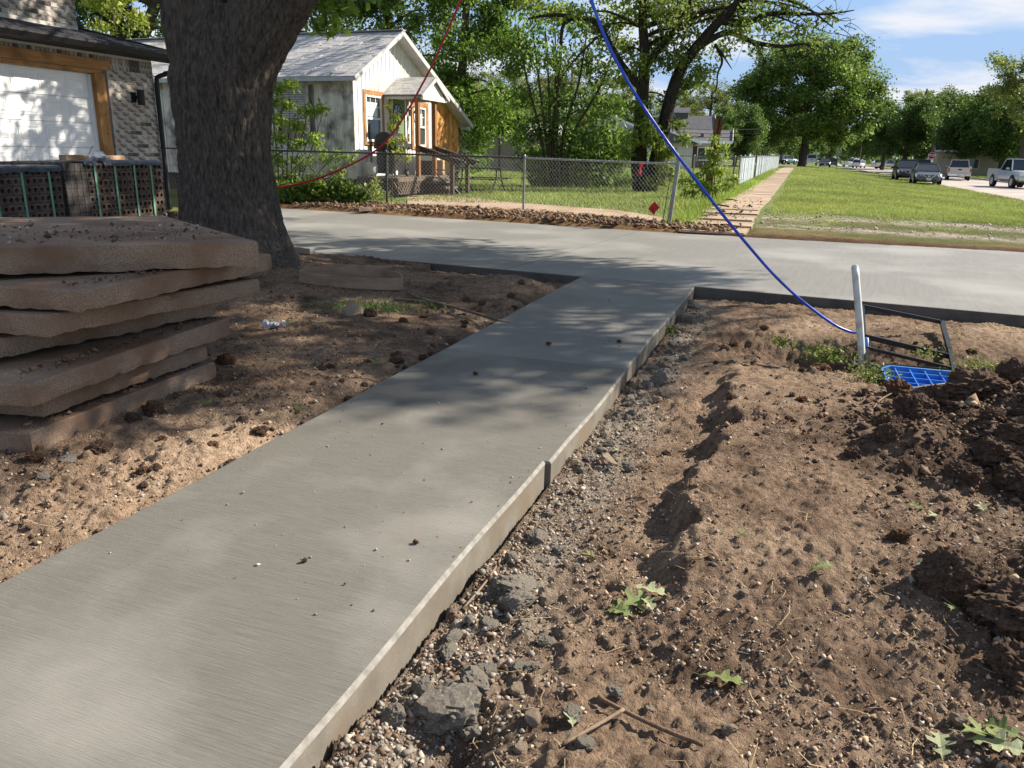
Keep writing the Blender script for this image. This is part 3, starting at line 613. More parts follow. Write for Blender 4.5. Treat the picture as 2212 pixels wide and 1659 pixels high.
# brown addition boards
y = 4.5
while y < 6.25:
    y1 = min(y+0.3, 6.25); MB().prism([(0.0, y+.002, 0.4), (0.0, y1-.002, 0.4), (0.0, y1-.002, roofz(y1)-0.1), (0.0, y+.002, roofz(y)-0.1)], (0.034, 0, 0)).build('plywood_panel', m_ply, wgb); y = y1
for k in range(9):                                             # diamond lath on the plywood
    z0 = 0.6+k*0.28
    if z0 < 1.75: MB().span((0.04, 4.55, z0), (0.04, 5.5, z0+0.75), 0.012, 0.02, (1, 0, 0)).build('lath', m_ply, wgb)
    if z0 < 1.65: MB().span((0.04, 5.5, z0), (0.04, 6.2, min(z0+0.55, 2.1)), 0.012, 0.02, (1, 0, 0)).build('lath', m_ply, wgb)
# roof
RX0, RX1 = 0.36, -9.6
roof = put('roof', None, cot)
def rpt(x, y, dz=0.0): return (x, y, roofz(y)+dz)
MB().prism([rpt(RX0, -0.45, -0.09), rpt(RX0, PKY, -0.09), rpt(RX1, PKY, -0.09), rpt(RX1, -0.45, -0.09)], (0, 0, 0.08)).build('roof_deck', m_soffit, roof)
MB().prism([rpt(RX0, PKY, -0.09), rpt(RX0, 6.55, -0.09), rpt(RX1, 6.55, -0.09), rpt(RX1, PKY, -0.09)], (0, 0, 0.085)).build('roof_deck', m_shing, roof)
rd = random.Random(9); cache = {}; rest = MB(); E = 0.128; ang = math.atan(LS); nr = 19
for r in range(nr):
    y = -0.46+r*E; x = RX0+0.02-(0.15 if r % 2 else 0)+rd.uniform(-.05, .05); first = True
    x = RX0+0.02
    off = 0.17*(r % 3)
    while x > RX1:
        w = min(rd.choice((0.28, 0.32, 0.33, 0.36))+(-off if first else 0), 0.36); w = max(w, 0.12); first = False; t = rd.choice((0.008, 0.012, 0.016))
        ln = 0.17
        pl = [(0, 0, 0), (-w+0.006, 0, 0), (-w+0.006, ln, ln*LS), (0, ln, ln*LS)]
        if x > -3.6:
            k = (round(w, 2), t)
            if k not in cache: cache[k] = MB().prism(pl, (0, -t*LS, t)).mesh('shingle', m_shing)
            put('shingle', cache[k], roof, (x, y, roofz(y)-0.008))
        else: rest.prism([(p[0]+x, p[1]+y, p[2]+roofz(y)-0.008) for p in pl], (0, -t*LS, t))
        x -= w
stuff(rest.build('shingle_field', m_shing, roof))
MB().span((RX0+.03, PKY, PKZ+0.02), (RX1, PKY, PKZ+0.02), 0.22, 0.02).build('ridge_cap', m_shing, roof)
MB().span((RX0+.012, -0.47, roofz(-0.47)-0.05), (RX0+.012, PKY, PKZ-0.05), 0.025, 0.12).build('barge_board', m_greytrim, roof)
MB().span((RX0+.012, PKY, PKZ-0.05), (RX0+.012, 6.6, roofz(6.6)-0.05), 0.025, 0.12).build('barge_board', m_greytrim, roof)
MB().span((RX0, -0.47, roofz(-0.47)-0.055), (RX1, -0.47, roofz(-0.47)-0.055), 0.03, 0.09).build('eave_board', m_greytrim, roof)
for k in range(12): MB().box((-0.3-k*0.75, -0.22, 2.955), (0.05, 0.4, 0.10)).build('rafter_tail', m_peel, roof)
MB().box((0.2, 6.38, roofz(6.38)-0.2), (0.3, 0.12, 0.1)).build('rafter_tail', m_greytrim, roof)
# windows and door
def window(y0, y1, z0, z1, par, mull=True, trim=0.11):
    fr = MB(); t = trim
    fr.box((0.05, (y0+y1)/2, z1+t/2), (0.03, y1-y0+2*t, t)); fr.box((0.05, y0-t/2, (z0+z1)/2), (0.028, t, z1-z0)); fr.box((0.05, y1+t/2, (z0+z1)/2), (0.028, t, z1-z0)); fr.box((0.05, (y0+y1)/2, z0-0.04), (0.04, y1-y0+2*t, 0.08))
    w = put('window', None, par); fr.build('casing', m_cedar, w)
    sa = MB()
    for yy in (y0+0.025, y1-0.025): sa.box((0.03, yy, (z0+z1)/2), (0.05, 0.05, z1-z0))
    for zz in (z0+0.03, (z0+z1)/2, z1-0.025): sa.box((0.031, (y0+y1)/2, zz), (0.048, y1-y0-0.1, 0.05))
    for k in (1, 2): sa.box((0.022, y0+(y1-y0)*k/3, (z0+z1*3)/4), (0.012, 0.018, (z1-z0)/2-0.05))
    sa.box((0.023, (y0+y1)/2, (z0+z1*3)/4), (0.012, y1-y0-0.1, 0.018)); sa.build('sash', m_white, w)
    MB().box((0.008, (y0+y1)/2, (z0+z1)/2), (0.012, y1-y0-0.08, z1-z0-0.06)).build('pane', m_glass, w)
    MB().box((0.0155, (y0+y1)/2-0.05, (z0+z1*3)/4-0.06), (0.002, (y1-y0)*0.7, (z1-z0)/2-0.22)).build('curtain', m_blind, w)
window(0.53, 1.33, 1.48, 2.59, cot); window(3.12, 3.88, 1.40, 2.46, cot, trim=0.13)
dw = put('door', None, cot); MB().box((0.0, 2.26, 1.62), (0.05, 0.70, 1.92)).build('door_leaf', m_green, dw)
fr = MB(); fr.box((0.03, 1.88, 1.62), (0.06, 0.05, 1.94)); fr.box((0.03, 2.64, 1.62), (0.06, 0.06, 1.94)); fr.box((0.03, 2.26, 2.61), (0.06, 0.82, 0.05)); fr.build('door_frame', m_white, dw)
MB().box((0.045, 1.80, 1.62), (0.02, 0.09, 1.94)).build('door_casing', m_post, dw); MB().box((0.045, 2.72, 1.62), (0.02, 0.07, 1.94)).build('door_casing', m_post, dw)
fan = [(0.027, 2.22+0.24*math.cos(t), 2.18+0.28*math.sin(t)) for t in np.linspace(0, math.pi, 13)]
MB().prism(fan, (0.004, 0, 0)).build('fan_light', m_glass, dw)
fb = MB(); fb.tube(fan, 0.014, 6); fb.tube([fan[0], fan[-1]], 0.014, 6)
for t in (0.25, 0.5, 0.75): fb.tube([(0.03, 2.22, 2.18), (0.03, 2.22+0.24*math.cos(t*math.pi), 2.18+0.28*math.sin(t*math.pi))], 0.009, 6)
fb.build('fan_bars', m_black, dw); MB().tube([(0.03, 2.52, 1.5), (0.08, 2.52, 1.5)], 0.03, 10).build('door_knob', m_black, dw)
MB().box((0.05, 2.80, 1.62), (0.03, 0.05, 0.2)).build('doorbell', m_black, cot)
# side window with blinds and air conditioner
sw = put('side_window', None, cot); fr = MB()
for xx in (-1.235, -2.16): fr.box((xx, -0.05, 2.1), (0.075, 0.04, 1.42))
fr.box((-1.7, -0.05, 2.78), (1.0, 0.04, 0.07)); fr.box((-1.7, -0.05, 1.46), (1.0, 0.05, 0.06)); fr.box((-1.7, -0.04, 1.95), (0.86, 0.03, 0.045)); fr.build('casing', m_peel, sw)
MB().box((-1.7, 0.012, 2.1), (0.9, 0.01, 1.4)).build('pane', m_glass, sw)
for k in range(14): MB().box((-1.7, -0.012, 2.02+k*0.055), (0.84, 0.01, 0.042)).build('blind_slat', m_greytrim, sw)
ac = MB().box((-1.55, -0.16, 1.27), (0.62, 0.34, 0.36)).build('air_conditioner', m_white, cot)
for k in range(7): MB().box((-1.55, -0.335, 1.15+k*0.04), (0.54, 0.012, 0.014)).build('grille_slat', m_greytrim, ac)
# lantern
ln = MB(); ln.box((0.05, 2.90, 2.28), (0.04, 0.07, 0.16)); ln.tube([(0.06, 2.9, 2.34), (0.16, 2.9, 2.44), (0.24, 2.9, 2.38), (0.24, 2.9, 2.32)], 0.012, 6); ln.tube([(0.24, 2.9, 2.36), (0.24, 2.9, 2.31), (0.24, 2.9, 2.26)], [0.02, 0.07, 0.085], 6)
for k in range(6):
    t = k*math.pi/3; ln.tube([(0.24+0.085*math.cos(t), 2.9+0.085*math.sin(t), 2.26), (0.24+0.06*math.cos(t), 2.9+0.06*math.sin(t), 2.04)], 0.009, 4)
ln.tube([(0.24, 2.9, 2.05), (0.24, 2.9, 2.01), (0.24, 2.9, 1.97)], [0.062, 0.05, 0.015], 8); lan = ln.build('wall_lantern', m_black, cot)
MB().tube([(0.24, 2.9, 2.07), (0.24, 2.9, 2.2)], [0.035, 0.045], 8).build('lantern_glass', M('frosted_glass', (0.6, 0.6, 0.55), None, rough=0.3), lan)
# porch roof
PY, PZ, PS = 2.17, 3.10, 0.57
def prz(y): return PZ-abs(y-PY)*PS
pr = put('porch_roof', None, cot)
for s in (-1, 1): MB().prism([(1.17, PY, PZ-0.06), (1.17, PY+s*0.78, prz(PY+0.78)-0.06), (0.03, PY+s*0.78, prz(PY+0.78)-0.06), (0.03, PY, PZ-0.06)], (0, 0, 0.045)).build('roof_deck', m_soffit, pr)
for r in range(6):
    y = PY-0.80+r*0.135; x = 1.19-(0.12 if r % 2 else 0)
    x = 1.19
    while x > 0.06:
        w = min(rd.choice((0.24, 0.3, 0.34)), x-0.03); tt = rd.choice((0.01, 0.015)); MB().prism([(x, y, prz(y)-0.012), (x-w+.006, y, prz(y)-0.012), (x-w+.006, y+0.16, prz(y)+0.16*PS-0.012), (x, y+0.16, prz(y)+0.16*PS-0.012)], (0, 0, tt)).build('shingle', m_shing, pr); x -= w
for s in (-1, 1): MB().span((1.19, PY, PZ-0.04), (1.19, PY+s*0.82, prz(PY+0.82)-0.04), 0.03, 0.09).build('barge_board', m_greytrim, pr)
MB().box((0.62, PY-0.70, 2.60), (1.1, 0.035, 0.12)).build('fascia', m_whitetrim, pr); MB().box((0.62, PY+0.70, 2.60), (1.1, 0.035, 0.12)).build('fascia', m_whitetrim, pr)
MB().box((1.13, PY, 2.59), (0.035, 1.5, 0.12)).build('cross_beam', m_whitetrim, pr)
MB().prism([(1.12, PY-0.66, 2.655), (1.12, PY+0.66, 2.655), (1.12, PY, PZ-0.08)], (-0.03, 0, 0)).build('gable_board', m_gable, pr)
for yy in (1.42, 2.40):
    pt = MB(); pt.box((1.02, yy, 1.60), (0.10, 0.10, 1.92)); pt.box((1.02, yy, 2.52), (0.14, 0.14, 0.03)); pt.build('post', m_post, cot)
# deck, lattice, ramp rails
deck = put('deck', None, cot)
for k in range(9): MB().box((0.60, 0.18+k*0.40, 0.63), (1.16, 0.385, 0.035)).build('deck_board', m_deck, deck)
MB().box((0.60, 0.02, 0.44), (1.17, 0.03, 0.38)).build('skirt', m_darkwood, deck); MB().box((1.165, 1.75, 0.58), (0.03, 3.5, 0.07)).build('rim', m_deck, deck)
for k in range(26):
    y0 = 0.15+k*0.13
    for s in (-1, 1): MB().span((1.165+0.006*s, y0, 0.24), (1.165+0.006*s, y0+0.3*s, 0.54), 0.03, 0.01, (1, 0, 0)).build('lattice_lath', m_deck, deck)
MB().box((1.05, 1.8, 0.4), (0.02, 3.3, 0.3)).build('underdeck_shade_sheet', m_black, deck)  # black sheet behind the lattice imitates the shade under the deck
for yy in (1.42, 2.40):
    MB().span((1.02, yy, 1.40), (2.35, yy, 1.02), 0.10, 0.05).build('handrail', m_darkwood, deck)
    MB().span((1.02, yy, 1.33), (2.2, yy, 0.98), 0.04, 0.09).build('handrail_brace', m_darkwood, deck)
    MB().box((1.98, yy, 0.66), (0.09, 0.09, 0.86)).build('rail_post', m_darkwood, deck)
for k, (s, z) in enumerate(((1.35, 0.5), (1.65, 0.38))): MB().box((s, 1.91, z), (0.30, 0.95, 0.05)).build('step', m_deck, deck)
for yy in (1.50, 2.32): MB().prism([(1.2, yy, 0.2), (1.85, yy, 0.2), (1.85, yy, 0.36), (1.2, yy, 0.6)], (0, 0.04, 0)).build('stringer', m_darkwood, deck)

# ------------------------------------------------------------------ things on and by the deck
def loc(x, y, z): return CC+Vector((x*UY+y*UX, -x*UX+y*UY, z))
gl = thing('barbecue_grill', 'black lidded gas barbecue standing on cottage deck by the green door', 'grill', loc(0.62, 0.72, 0.66), SITE)
m_enamel = M('black_enamel', (0.02, 0.021, 0.022), (0.035, 0.035, 0.036), 6, 0.3, spec=0.6); m_steel = M('steel', (0.5, 0.5, 0.5), None, rough=0.3, metal=1)
cab = MB().box((0, 0.02, 0.36), (0.5, 0.62, 0.60)).build('cabinet', m_enamel, gl); MB().box((0, 0, 0.72), (0.56, 0.72, 0.14)).build('firebox', m_enamel, gl)
lid = [(0.27*math.cos(t), 0, 0.80+0.25*math.sin(t)) for t in np.linspace(0, math.pi, 11)]
MB().prism([(x, -0.36, z) for x, _, z in lid], (0, 0.72, 0)).build('lid', m_enamel, gl); MB().tube([(0.27, -0.25, 0.9), (0.31, -0.25, 0.9), (0.31, 0.25, 0.9), (0.27, 0.25, 0.9)], 0.014, 8).build('lid_handle', m_steel, gl)
for s in (-1, 1): MB().box((0.0, s*0.56, 0.78), (0.45, 0.38, 0.03)).build('side_shelf', m_enamel, gl)
MB().prism([(0.28, -0.4, 0.64), (0.28, -0.4, 0.80), (0.36, -0.4, 0.76), (0.36, -0.4, 0.66)], (0, 0.8, 0)).build('control_panel', m_enamel, gl)
for k in range(5): MB().tube([(0.36, -0.28+k*0.14, 0.71), (0.385, -0.28+k*0.14, 0.71)], 0.03, 10).build('knob', m_steel, gl)
for s in (-1, 1):
    w = MB().tube([(0.27, s*0.30, 0.09), (0.31, s*0.30, 0.09)], 0.09, 16).build('wheel', M('wheel_rubber', (0.03, 0.03, 0.03), None, rough=0.8), gl); MB().tube([(0.309, s*0.30, 0.09), (0.315, s*0.30, 0.09)], 0.055, 10).build('hub', m_white, w)
leg = MB()
for x in (-0.22, 0.22): leg.box((x, -0.6, 0.37), (0.04, 0.04, 0.74))
leg.build('shelf_leg', m_enamel, gl)
pt = thing('propane_tank', 'white propane tank beside the black barbecue on the deck', 'gas tank', loc(0.35, 0.2, 0.65), SITE)
m_tank = M('tank_white', (0.34, 0.34, 0.32), (0.45, 0.45, 0.43), 5, 0.5)
MB().tube([(0, 0, z) for z in (0.03, 0.06, 0.12, 0.26, 0.33, 0.36)], [0.10, 0.14, 0.155, 0.155, 0.12, 0.04], 18).build('bottle', m_tank, pt, True); MB().tube([(0, 0, 0.35), (0, 0, 0.43)], 0.08, 12).build('collar', m_tank, pt); MB().tube([(0, 0, 0), (0, 0, 0.05)], 0.11, 12).build('foot_ring', m_tank, pt)
tb = thing('storage_tub', 'pale translucent storage tub on the deck under the second window', 'tub', loc(0.55, 3.15, 0.65), SITE)
m_tub = M('tub_plastic', (0.42, 0.47, 0.45), (0.5, 0.54, 0.52), 4, 0.4)
MB().prism([(-0.24, -0.32, 0.38), (0.24, -0.32, 0.38), (0.24, 0.32, 0.38), (-0.24, 0.32, 0.38)], (0, 0, 0.3)).build('tub_body', m_tub, tb); MB().box((0, 0, 0.69), (0.54, 0.7, 0.04)).build('lid', m_tub, tb)
MB().box((0, 0, 0.19), (0.44, 0.6, 0.38)).build('stand', m_darkwood, tb)
bx = thing('cardboard_box', 'brown cardboard box leaning on the deck behind the patio chair', 'box', loc(0.85, 3.0, 0.65), SITE+0.3)
m_card = M('cardboard', (0.33, 0.21, 0.12), (0.4, 0.27, 0.16), 5, 0.9); MB().box((0, 0, 0.2), (0.3, 0.4, 0.4)).build('carton', m_card, bx); MB().box((0.02, 0.28, 0.43), (0.3, 0.18, 0.012), Matrix.Rotation(0.5, 3, 'X')).build('flap', m_card, bx)
# patio chair
ch = thing('patio_chair', 'black metal folding sling chair standing in front of the deck lattice', 'chair', gp(968, 421, 0.19), R(205))
m_tubem = M('chair_tube', (0.05, 0.05, 0.055), (0.09, 0.09, 0.095), 8, 0.5, spec=0.5); m_sling = M('sling_fabric', (0.07, 0.065, 0.06), (0.12, 0.11, 0.10), 10, 0.9)
for s in (-0.29, 0.29):
    MB().tube([(0.30, s, 0.0), (-0.22, s, 0.62)], 0.013, 6).build('leg', m_tubem, ch); MB().tube([(-0.26, s, 0.0), (0.30, s, 0.62)], 0.013, 6).build('leg', m_tubem, ch)
    MB().tube([(-0.26, s, 0.62), (0.32, s, 0.63)], 0.016, 6).build('armrest', m_tubem, ch); MB().tube([(-0.12, s*0.9, 0.40), (-0.40, s*0.9, 1.08), (-0.41, s*0.7, 1.11)], 0.014, 6).build('back_tube', m_tubem, ch)
MB().tube([(-0.41, -0.21, 1.11), (-0.43, 0, 1.14), (-0.41, 0.21, 1.11)], 0.013, 6).build('top_rail', m_tubem, ch)
MB().prism([(-0.13, -0.26, 0.41), (-0.39, -0.26, 1.07), (-0.39, 0.26, 1.07), (-0.13, 0.26, 0.41)], (0.012, 0, 0.004)).build('back_sling', m_sling, ch); MB().prism([(-0.14, -0.27, 0.40), (0.27, -0.27, 0.43), (0.27, 0.27, 0.43), (-0.14, 0.27, 0.40)], (0, 0, 0.012)).build('seat_sling', m_sling, ch)
MB().tube([(0.28, -0.29, 0.42), (0.28, 0.29, 0.42)], 0.013, 6).build('seat_bar', m_tubem, ch)
# picnic table
tbp = gp(1040, 418, 0.16); pic = thing('picnic_table', 'black metal picnic table on a concrete pad beyond the fence', 'table', tbp, R(-15))
MB().box((0, 0, 0.70), (1.35, 0.7, 0.03)).build('table_top', m_black, pic)
for s in (-0.72, 0.72): MB().box((0, s, 0.42), (1.35, 0.26, 0.025)).build('bench', m_black, pic)
for x in (-0.5, 0.5):
    for s in (-1, 1): MB().tube([(x, s*0.2, 0.69), (x, s*0.25, 0.42), (x, s*0.45, 0.22), (x, s*0.8, 0.0)], 0.02, 6).build('leg', m_black, pic)
    MB().tube([(x, -0.8, 0.40), (x, 0.8, 0.40)], 0.018, 6).build('bench_bar', m_black, pic)

# ------------------------------------------------------------------ pallets of perforated bricks
m_pb = M('raw_brick', (0.078, 0.056, 0.046), (0.135, 0.100, 0.08), 7, 0.9, 0.5, 45, 0.15, c3=(0.165, 0.13, 0.107), s3=5)
m_pbend = M('brick_end', (0.045, 0.042, 0.042), (0.095, 0.085, 0.08), 9, 0.9, 0.5, 45, 0.15)
m_holes = M('brick_core_hole', (0.012, 0.008, 0.007), None, rough=1)
m_strap = M('green_strap', (0.10, 0.32, 0.21), (0.14, 0.38, 0.26), 4, 0.45, spec=0.5); m_film = M('navy_plastic_sheet', (0.012, 0.016, 0.032), (0.03, 0.037, 0.06), 5, 0.28, 0.6, 9, 0.6, bdist=0.05)
m_palwood = M('pallet_wood', (0.22, 0.15, 0.09), (0.32, 0.22, 0.13), 4, 0.9, 0.3, 30)
def holed_brick(L, H, D, n=4):
    """brick lying with its cored bed face towards +x; core holes are real recesses"""
    mb = MB(); hw = L/n; K = 8; x1 = D/2
    for i in range(n):
        y0, y1 = -L/2+i*hw, -L/2+(i+1)*hw; yc = (y0+y1)/2; r = 0.0235
        SQ = ((1, 0), (1, 1), (0, 1), (-1, 1), (-1, 0), (-1, -1), (0, -1), (1, -1))
        sq = [(x1, yc+hw/2*sx, H/2*sz) for sx, sz in SQ]
        ci = [(x1, yc+r*math.cos(2*math.pi*k/K), r*1.05*math.sin(2*math.pi*k/K)) for k in range(K)]
        dp = [(x1-0.06, y, z) for _, y, z in ci]; k0 = len(mb.v); mb.v += sq+ci+dp
        for k in range(K):
            j = (k+1) % K; mb.f += [(k0+k, k0+j, k0+K+j, k0+K+k), (k0+K+k, k0+K+j, k0+2*K+j, k0+2*K+k)]
        mb.f.append(tuple(k0+2*K+k for k in range(K)))
    k0 = len(mb.v); mb.v += [(x1, -L/2, -H/2), (x1, L/2, -H/2), (x1, L/2, H/2), (x1, -L/2, H/2), (-x1, -L/2, -H/2), (-x1, L/2, -H/2), (-x1, L/2, H/2), (-x1, -L/2, H/2)]
    mb.f += [tuple(k0+i for i in f) for f in ((4, 5, 1, 0), (5, 6, 2, 1), (6, 7, 3, 2), (7, 4, 0, 3), (4, 7, 6, 5))]
    return mb.mesh('brick', m_pb)
BL, BH = 0.300, 0.0865; HB = holed_brick(BL-0.006, BH-0.004, 0.10); HB2 = holed_brick(BL/2-0.006, BH-0.004, 0.10, 2)
EB = MB().box((0, 0, 0), (0.10, 0.074, BH-0.004)).mesh('brick', m_pbend); TB = MB().box((0, 0, 0), (0.096, BL-0.008, 0.06)).mesh('brick', m_pb)
PAL = Vector((-4.40, 9.80, 0)); PROT = math.atan2(-0.25, 0.968)
def pallet(label, y_hi, y_lo, dx, ends=None, zoff=0.0, rows=11, straps=()):
    t = thing('brick_pallet', label, 'bricks', PAL+rz(PROT) @ Vector((dx, (y_hi+y_lo)/2, 0.0)), PROT, 'strapped brick pallets by the garage'); yc = (y_hi+y_lo)/2; rd = random.Random(int(label.__len__()))
    z0 = 0.12+zoff
    for r in range(rows):
        z = z0+(r+0.5)*BH; y = y_hi; hb = r % 2
        while y > y_lo+0.05:
            if ends and y <= ends: put('brick', EB, t, (-0.05+rd.uniform(-.004, .004), y-0.0395-yc, z), rd.uniform(-.02, .02)); y -= 0.079; continue
            put('brick', HB, t, (-0.05+rd.uniform(-.008, .006), y-BL/2-yc+rd.uniform(-.002, .002), z), rd.uniform(-.02, .02)); y -= BL
    MB().box((-0.55, 0, z0+rows*BH/2-0.02), (0.9, (y_hi-y_lo)-0.03, rows*BH-0.06)).build('inner_courses', m_pb, t)
    for i in range(9):
        y = y_hi-BL/2
        while y > y_lo: put('brick', TB, t, (-0.15-i*0.1, max(y, y_lo+0.15)-yc, z0+rows*BH-0.032+rd.uniform(-.003, .003)), rd.uniform(-.01, .01)); y -= BL
    for s in straps:
        mb = MB(); zt = z0+rows*BH+0.006; pts = [(0.012, s-yc, 0.10), (0.012, s-yc, zt), (-1.02, s-yc, zt), (-1.02, s-yc, 0.1)]
        for p, q in zip(pts, pts[1:]): mb.span(p, q, 0.026, 0.003, (0, 0, 1) if abs(p[2]-q[2]) < .01 else (1, 0, 0))
        mb.build('strap', m_strap, t)
    for k in range(5): MB().box((-0.05-k*0.22, 0, 0.09), (0.1, y_hi-y_lo, 0.03)).build('pallet_board', m_palwood, t)
    for s in (-0.4, 0, 0.4): MB().box((-0.5, s*(y_hi-y_lo), 0.035), (1.0, 0.09, 0.07)).build('pallet_bearer', m_palwood, t)
    return t, yc, z0+rows*BH
p1, yc1, zt1 = pallet('right-hand strapped pallet of cored bricks, nearest the tree trunk', 0.03, -1.49, 0.0, ends=-1.17, straps=(-0.17, -0.45, -0.76, -1.06))
p2, yc2, zt2 = pallet('left-hand strapped pallet of cored bricks before the garage door', -1.56, -3.36, 0.03, zoff=-0.04, straps=(-1.72, -2.05, -2.36, -2.8))
def sheet(parent, y0, y1, z, drop, seed):
    rd = random.Random(seed); n = 14; mb = MB(); 
    for i in range(n+1):
        y = y0+(y1-y0)*i/n; d = drop*(0.6+0.6*rd.random()); w = 0.012*rd.random()
        mb.v += [(-0.26+0.06*rd.random(), y, z+0.012+0.012*rd.random()), (-0.1, y, z+0.018+w), (-0.005, y, z+0.014+w), (0.018+w, y, z-0.01), (0.02+w, y, z-d)]
    for i in range(n):
        for k in range(4): mb.f.append((i*5+k, i*5+k+1, i*5+k+6, i*5+k+5))
    return mb.build('plastic_sheet', m_film, parent, True)
sheet(p1, 0.03-yc1, -0.92-yc1, zt1, 0.03, 2); sheet(p2, -1.56-yc2, -2.6-yc2, zt2, 0.045, 3); sheet(p1, -1.0-yc1, -1.2-yc1, zt1, 0.03, 4)
for i, (y, x) in enumerate(((-0.3, -0.5), (-0.9, -0.7), (-1.2, -0.35))): MB().box((x, y-yc1+0.2, zt1+0.012), (0.3, 0.3, 0.006), Matrix.Rotation(0.06*(i-1), 3, 'X')).build('plastic_scrap', m_film, p1)
for z in range(4):
    tag(put('loose_brick', HB2, None, PAL+rz(PROT) @ Vector((-0.03, 0.22, 0.12+0.045+z*BH)), PROT+0.04*z), 'loose cored brick stacked at end of right-hand pallet beside the trunk', 'brick', 'loose bricks beside the right-hand pallet')
tag(bevel(MB().box((-0.03, 0, 0.06), (0.2, 0.2, 0.12)).build('timber_block', m_palwood, None, loc=PAL+rz(PROT) @ Vector((0.0, 0.22, 0.0)), rot=PROT), .005), 'timber block under the loose bricks beside the trunk', 'board')
def onpal(x, y, z): return PAL+rz(PROT) @ Vector((x, y, z))
m_plank = M('rough_plank', (0.25, 0.16, 0.10), (0.36, 0.25, 0.16), 4, 0.9, 0.3, 30)
o = thing('wood_offcut', 'short reddish board lying on top of right-hand brick pallet', 'board', onpal(-0.55, -0.35, zt1+0.02), PROT+0.15); MB().box((0, 0, 0.025), (0.09, 0.9, 0.05)).build('board', m_plank, o); MB().tube([(0, -0.2, 0.05), (0.02, -0.16, 0.13), (0.02, -0.12, 0.16)], 0.004, 5).build('nail', m_black, o)
o = thing('wood_block', 'stubby brown wood block on the brick pallet beside plastic bag', 'board', onpal(-0.35, -0.98, zt1+0.02), PROT); bevel(MB().box((0, 0, 0.03), (0.10, 0.26, 0.06)).build('block', m_plank, o), .004)
mb = MB(); bmv = []
bm = bmesh.new(); bmesh.ops.create_icosphere(bm, subdivisions=3, radius=0.1)
for v in bm.verts: v.co *= 0.75+0.7*abs(mnoise.noise(v.co*17)); v.co.z *= 0.65; v.co.y *= 1.25
me = bpy.data.meshes.new('plastic_bag'); bm.to_mesh(me); bm.free(); me.materials.append(M('clear_plastic', (0.45, 0.47, 0.5), (0.62, 0.64, 0.66), 20, 0.15, 0.6, 40, 0.8))
tag(put('plastic_bag', me, None, onpal(-0.15, -0.80, zt1+0.055)), 'crumpled clear plastic bag on edge of right-hand brick pallet', 'bag')
# ------------------------------------------------------------------ chain-link fences
m_galv = M('galvanised_tube', (0.20, 0.21, 0.21), (0.32, 0.33, 0.33), 9, 0.5, 0.1, 30, spec=0.5, metal=0.4); m_wire = M('chain_wire', (0.36, 0.37, 0.37), None, rough=0.45, metal=0.6)
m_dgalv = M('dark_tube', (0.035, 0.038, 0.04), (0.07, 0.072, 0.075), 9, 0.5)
def chain(parent, pts, h, pitch=0.085, r=0.0022, mat=None, z0=0.03):
    """woven wire between base points, diamonds of the given pitch"""
    V = []; 
    for p, q in zip(pts, pts[1:]):
        L = (Vector((q.x-p.x, q.y-p.y))).length; n = max(2, int(L/pitch)); rows = int(h/(pitch*1.0))*2
        d = np.array([(q.x-p.x)/n, (q.y-p.y)/n, (q.z-p.z)/n]); s = np.array(p)
        nrm = np.array([-(q.y-p.y)/L, (q.x-p.x)/L, 0])
        for s0 in (0, 1):
            i = np.arange(n)[:, None]; k = np.arange(rows)[None, :]
            off = ((k+s0) % 2)*0.5; off2 = ((k+1+s0) % 2)*0.5
            for sh in ((0,) if s0 == 0 else (0,)):
                if s0: off, off2 = 1-((k) % 2)*0.5, 1-((k+1) % 2)*0.5
                A = s+(i+off)[..., None]*d+np.array([0, 0, 1])*(z0+k*h/rows)[..., None]+nrm*0.003*(1 if s0 else -1)
                Bq = s+(i+off2)[..., None]*d+np.array([0, 0, 1])*(z0+(k+1)*h/rows)[..., None]+nrm*0.003*(1 if s0 else -1)
                V.append(np.stack([A, Bq], 2).reshape(-1, 2, 3))
        # knuckles above the rail
        i = np.arange(n)[:, None]; A = s+i[..., None]*d+np.array([0, 0, 1])*(z0+h); A = A.reshape(-1, 3); Bq = A+d*0.25+np.array([0, 0, 0.035]); C = A+d*0.5; V += [np.stack([A, Bq], 1), np.stack([Bq, C], 1)]
    S = np.concatenate(V); n = len(S); D = unit(S[:, 1]-S[:, 0]); ref = np.array([0.3, 0.8, 0.1]); X = unit(np.cross(D, ref)); Yv = np.cross(D, X)
    rings = [S[:, e]+(X*math.cos(t)+Yv*math.sin(t))*r for e in (0, 1) for t in (0, 2.094, 4.189)]
    P = np.stack(rings, 1).reshape(-1, 3); F = np.array([[0, 1, 4, 3], [1, 2, 5, 4], [2, 0, 3, 5]]); F = (F[None]+6*np.arange(n)[:, None, None]).reshape(-1, 4)
    return stuff(put('wire_mesh', npmesh('wire_mesh', P, F, mat or m_wire), parent))
def post(parent, p, h, r=0.03, mat=None, lean=(0, 0), cap=True):
    mb = MB(); q = Vector(p)+Vector((lean[0], lean[1], h)); mb.tube([Vector(p)-Vector((0, 0, 0.1)), q], r, 10); o = mb.build('post', mat or m_galv, parent)
    if cap: MB().tube([q, q+Vector((0, 0, 0.03)), q+Vector((0, 0, 0.06))], [r*1.25, r*1.2, r*0.3], 10).build('post_cap', mat or m_galv, o)
    return o
f1 = thing('chain_link_fence', 'grey chain-link fence with tube posts behind the driveway dirt strip', 'fence')
FP = [Vector((2.83, 14.5, 0.04)), Vector((0.16, 16.85, 0.10)), Vector((-2.89, 17.66, 0.13)), Vector((-5.9, 18.3, 0.14)), Vector((-9.0, 19.2, 0.14))]
FH = 1.10
post(f1, FP[0], 1.18, 0.040, lean=(0.10, 0.02)); 
for p in FP[1:]: post(f1, p, FH, 0.026, m_galv if p.x > -1 else m_dgalv, cap=True)
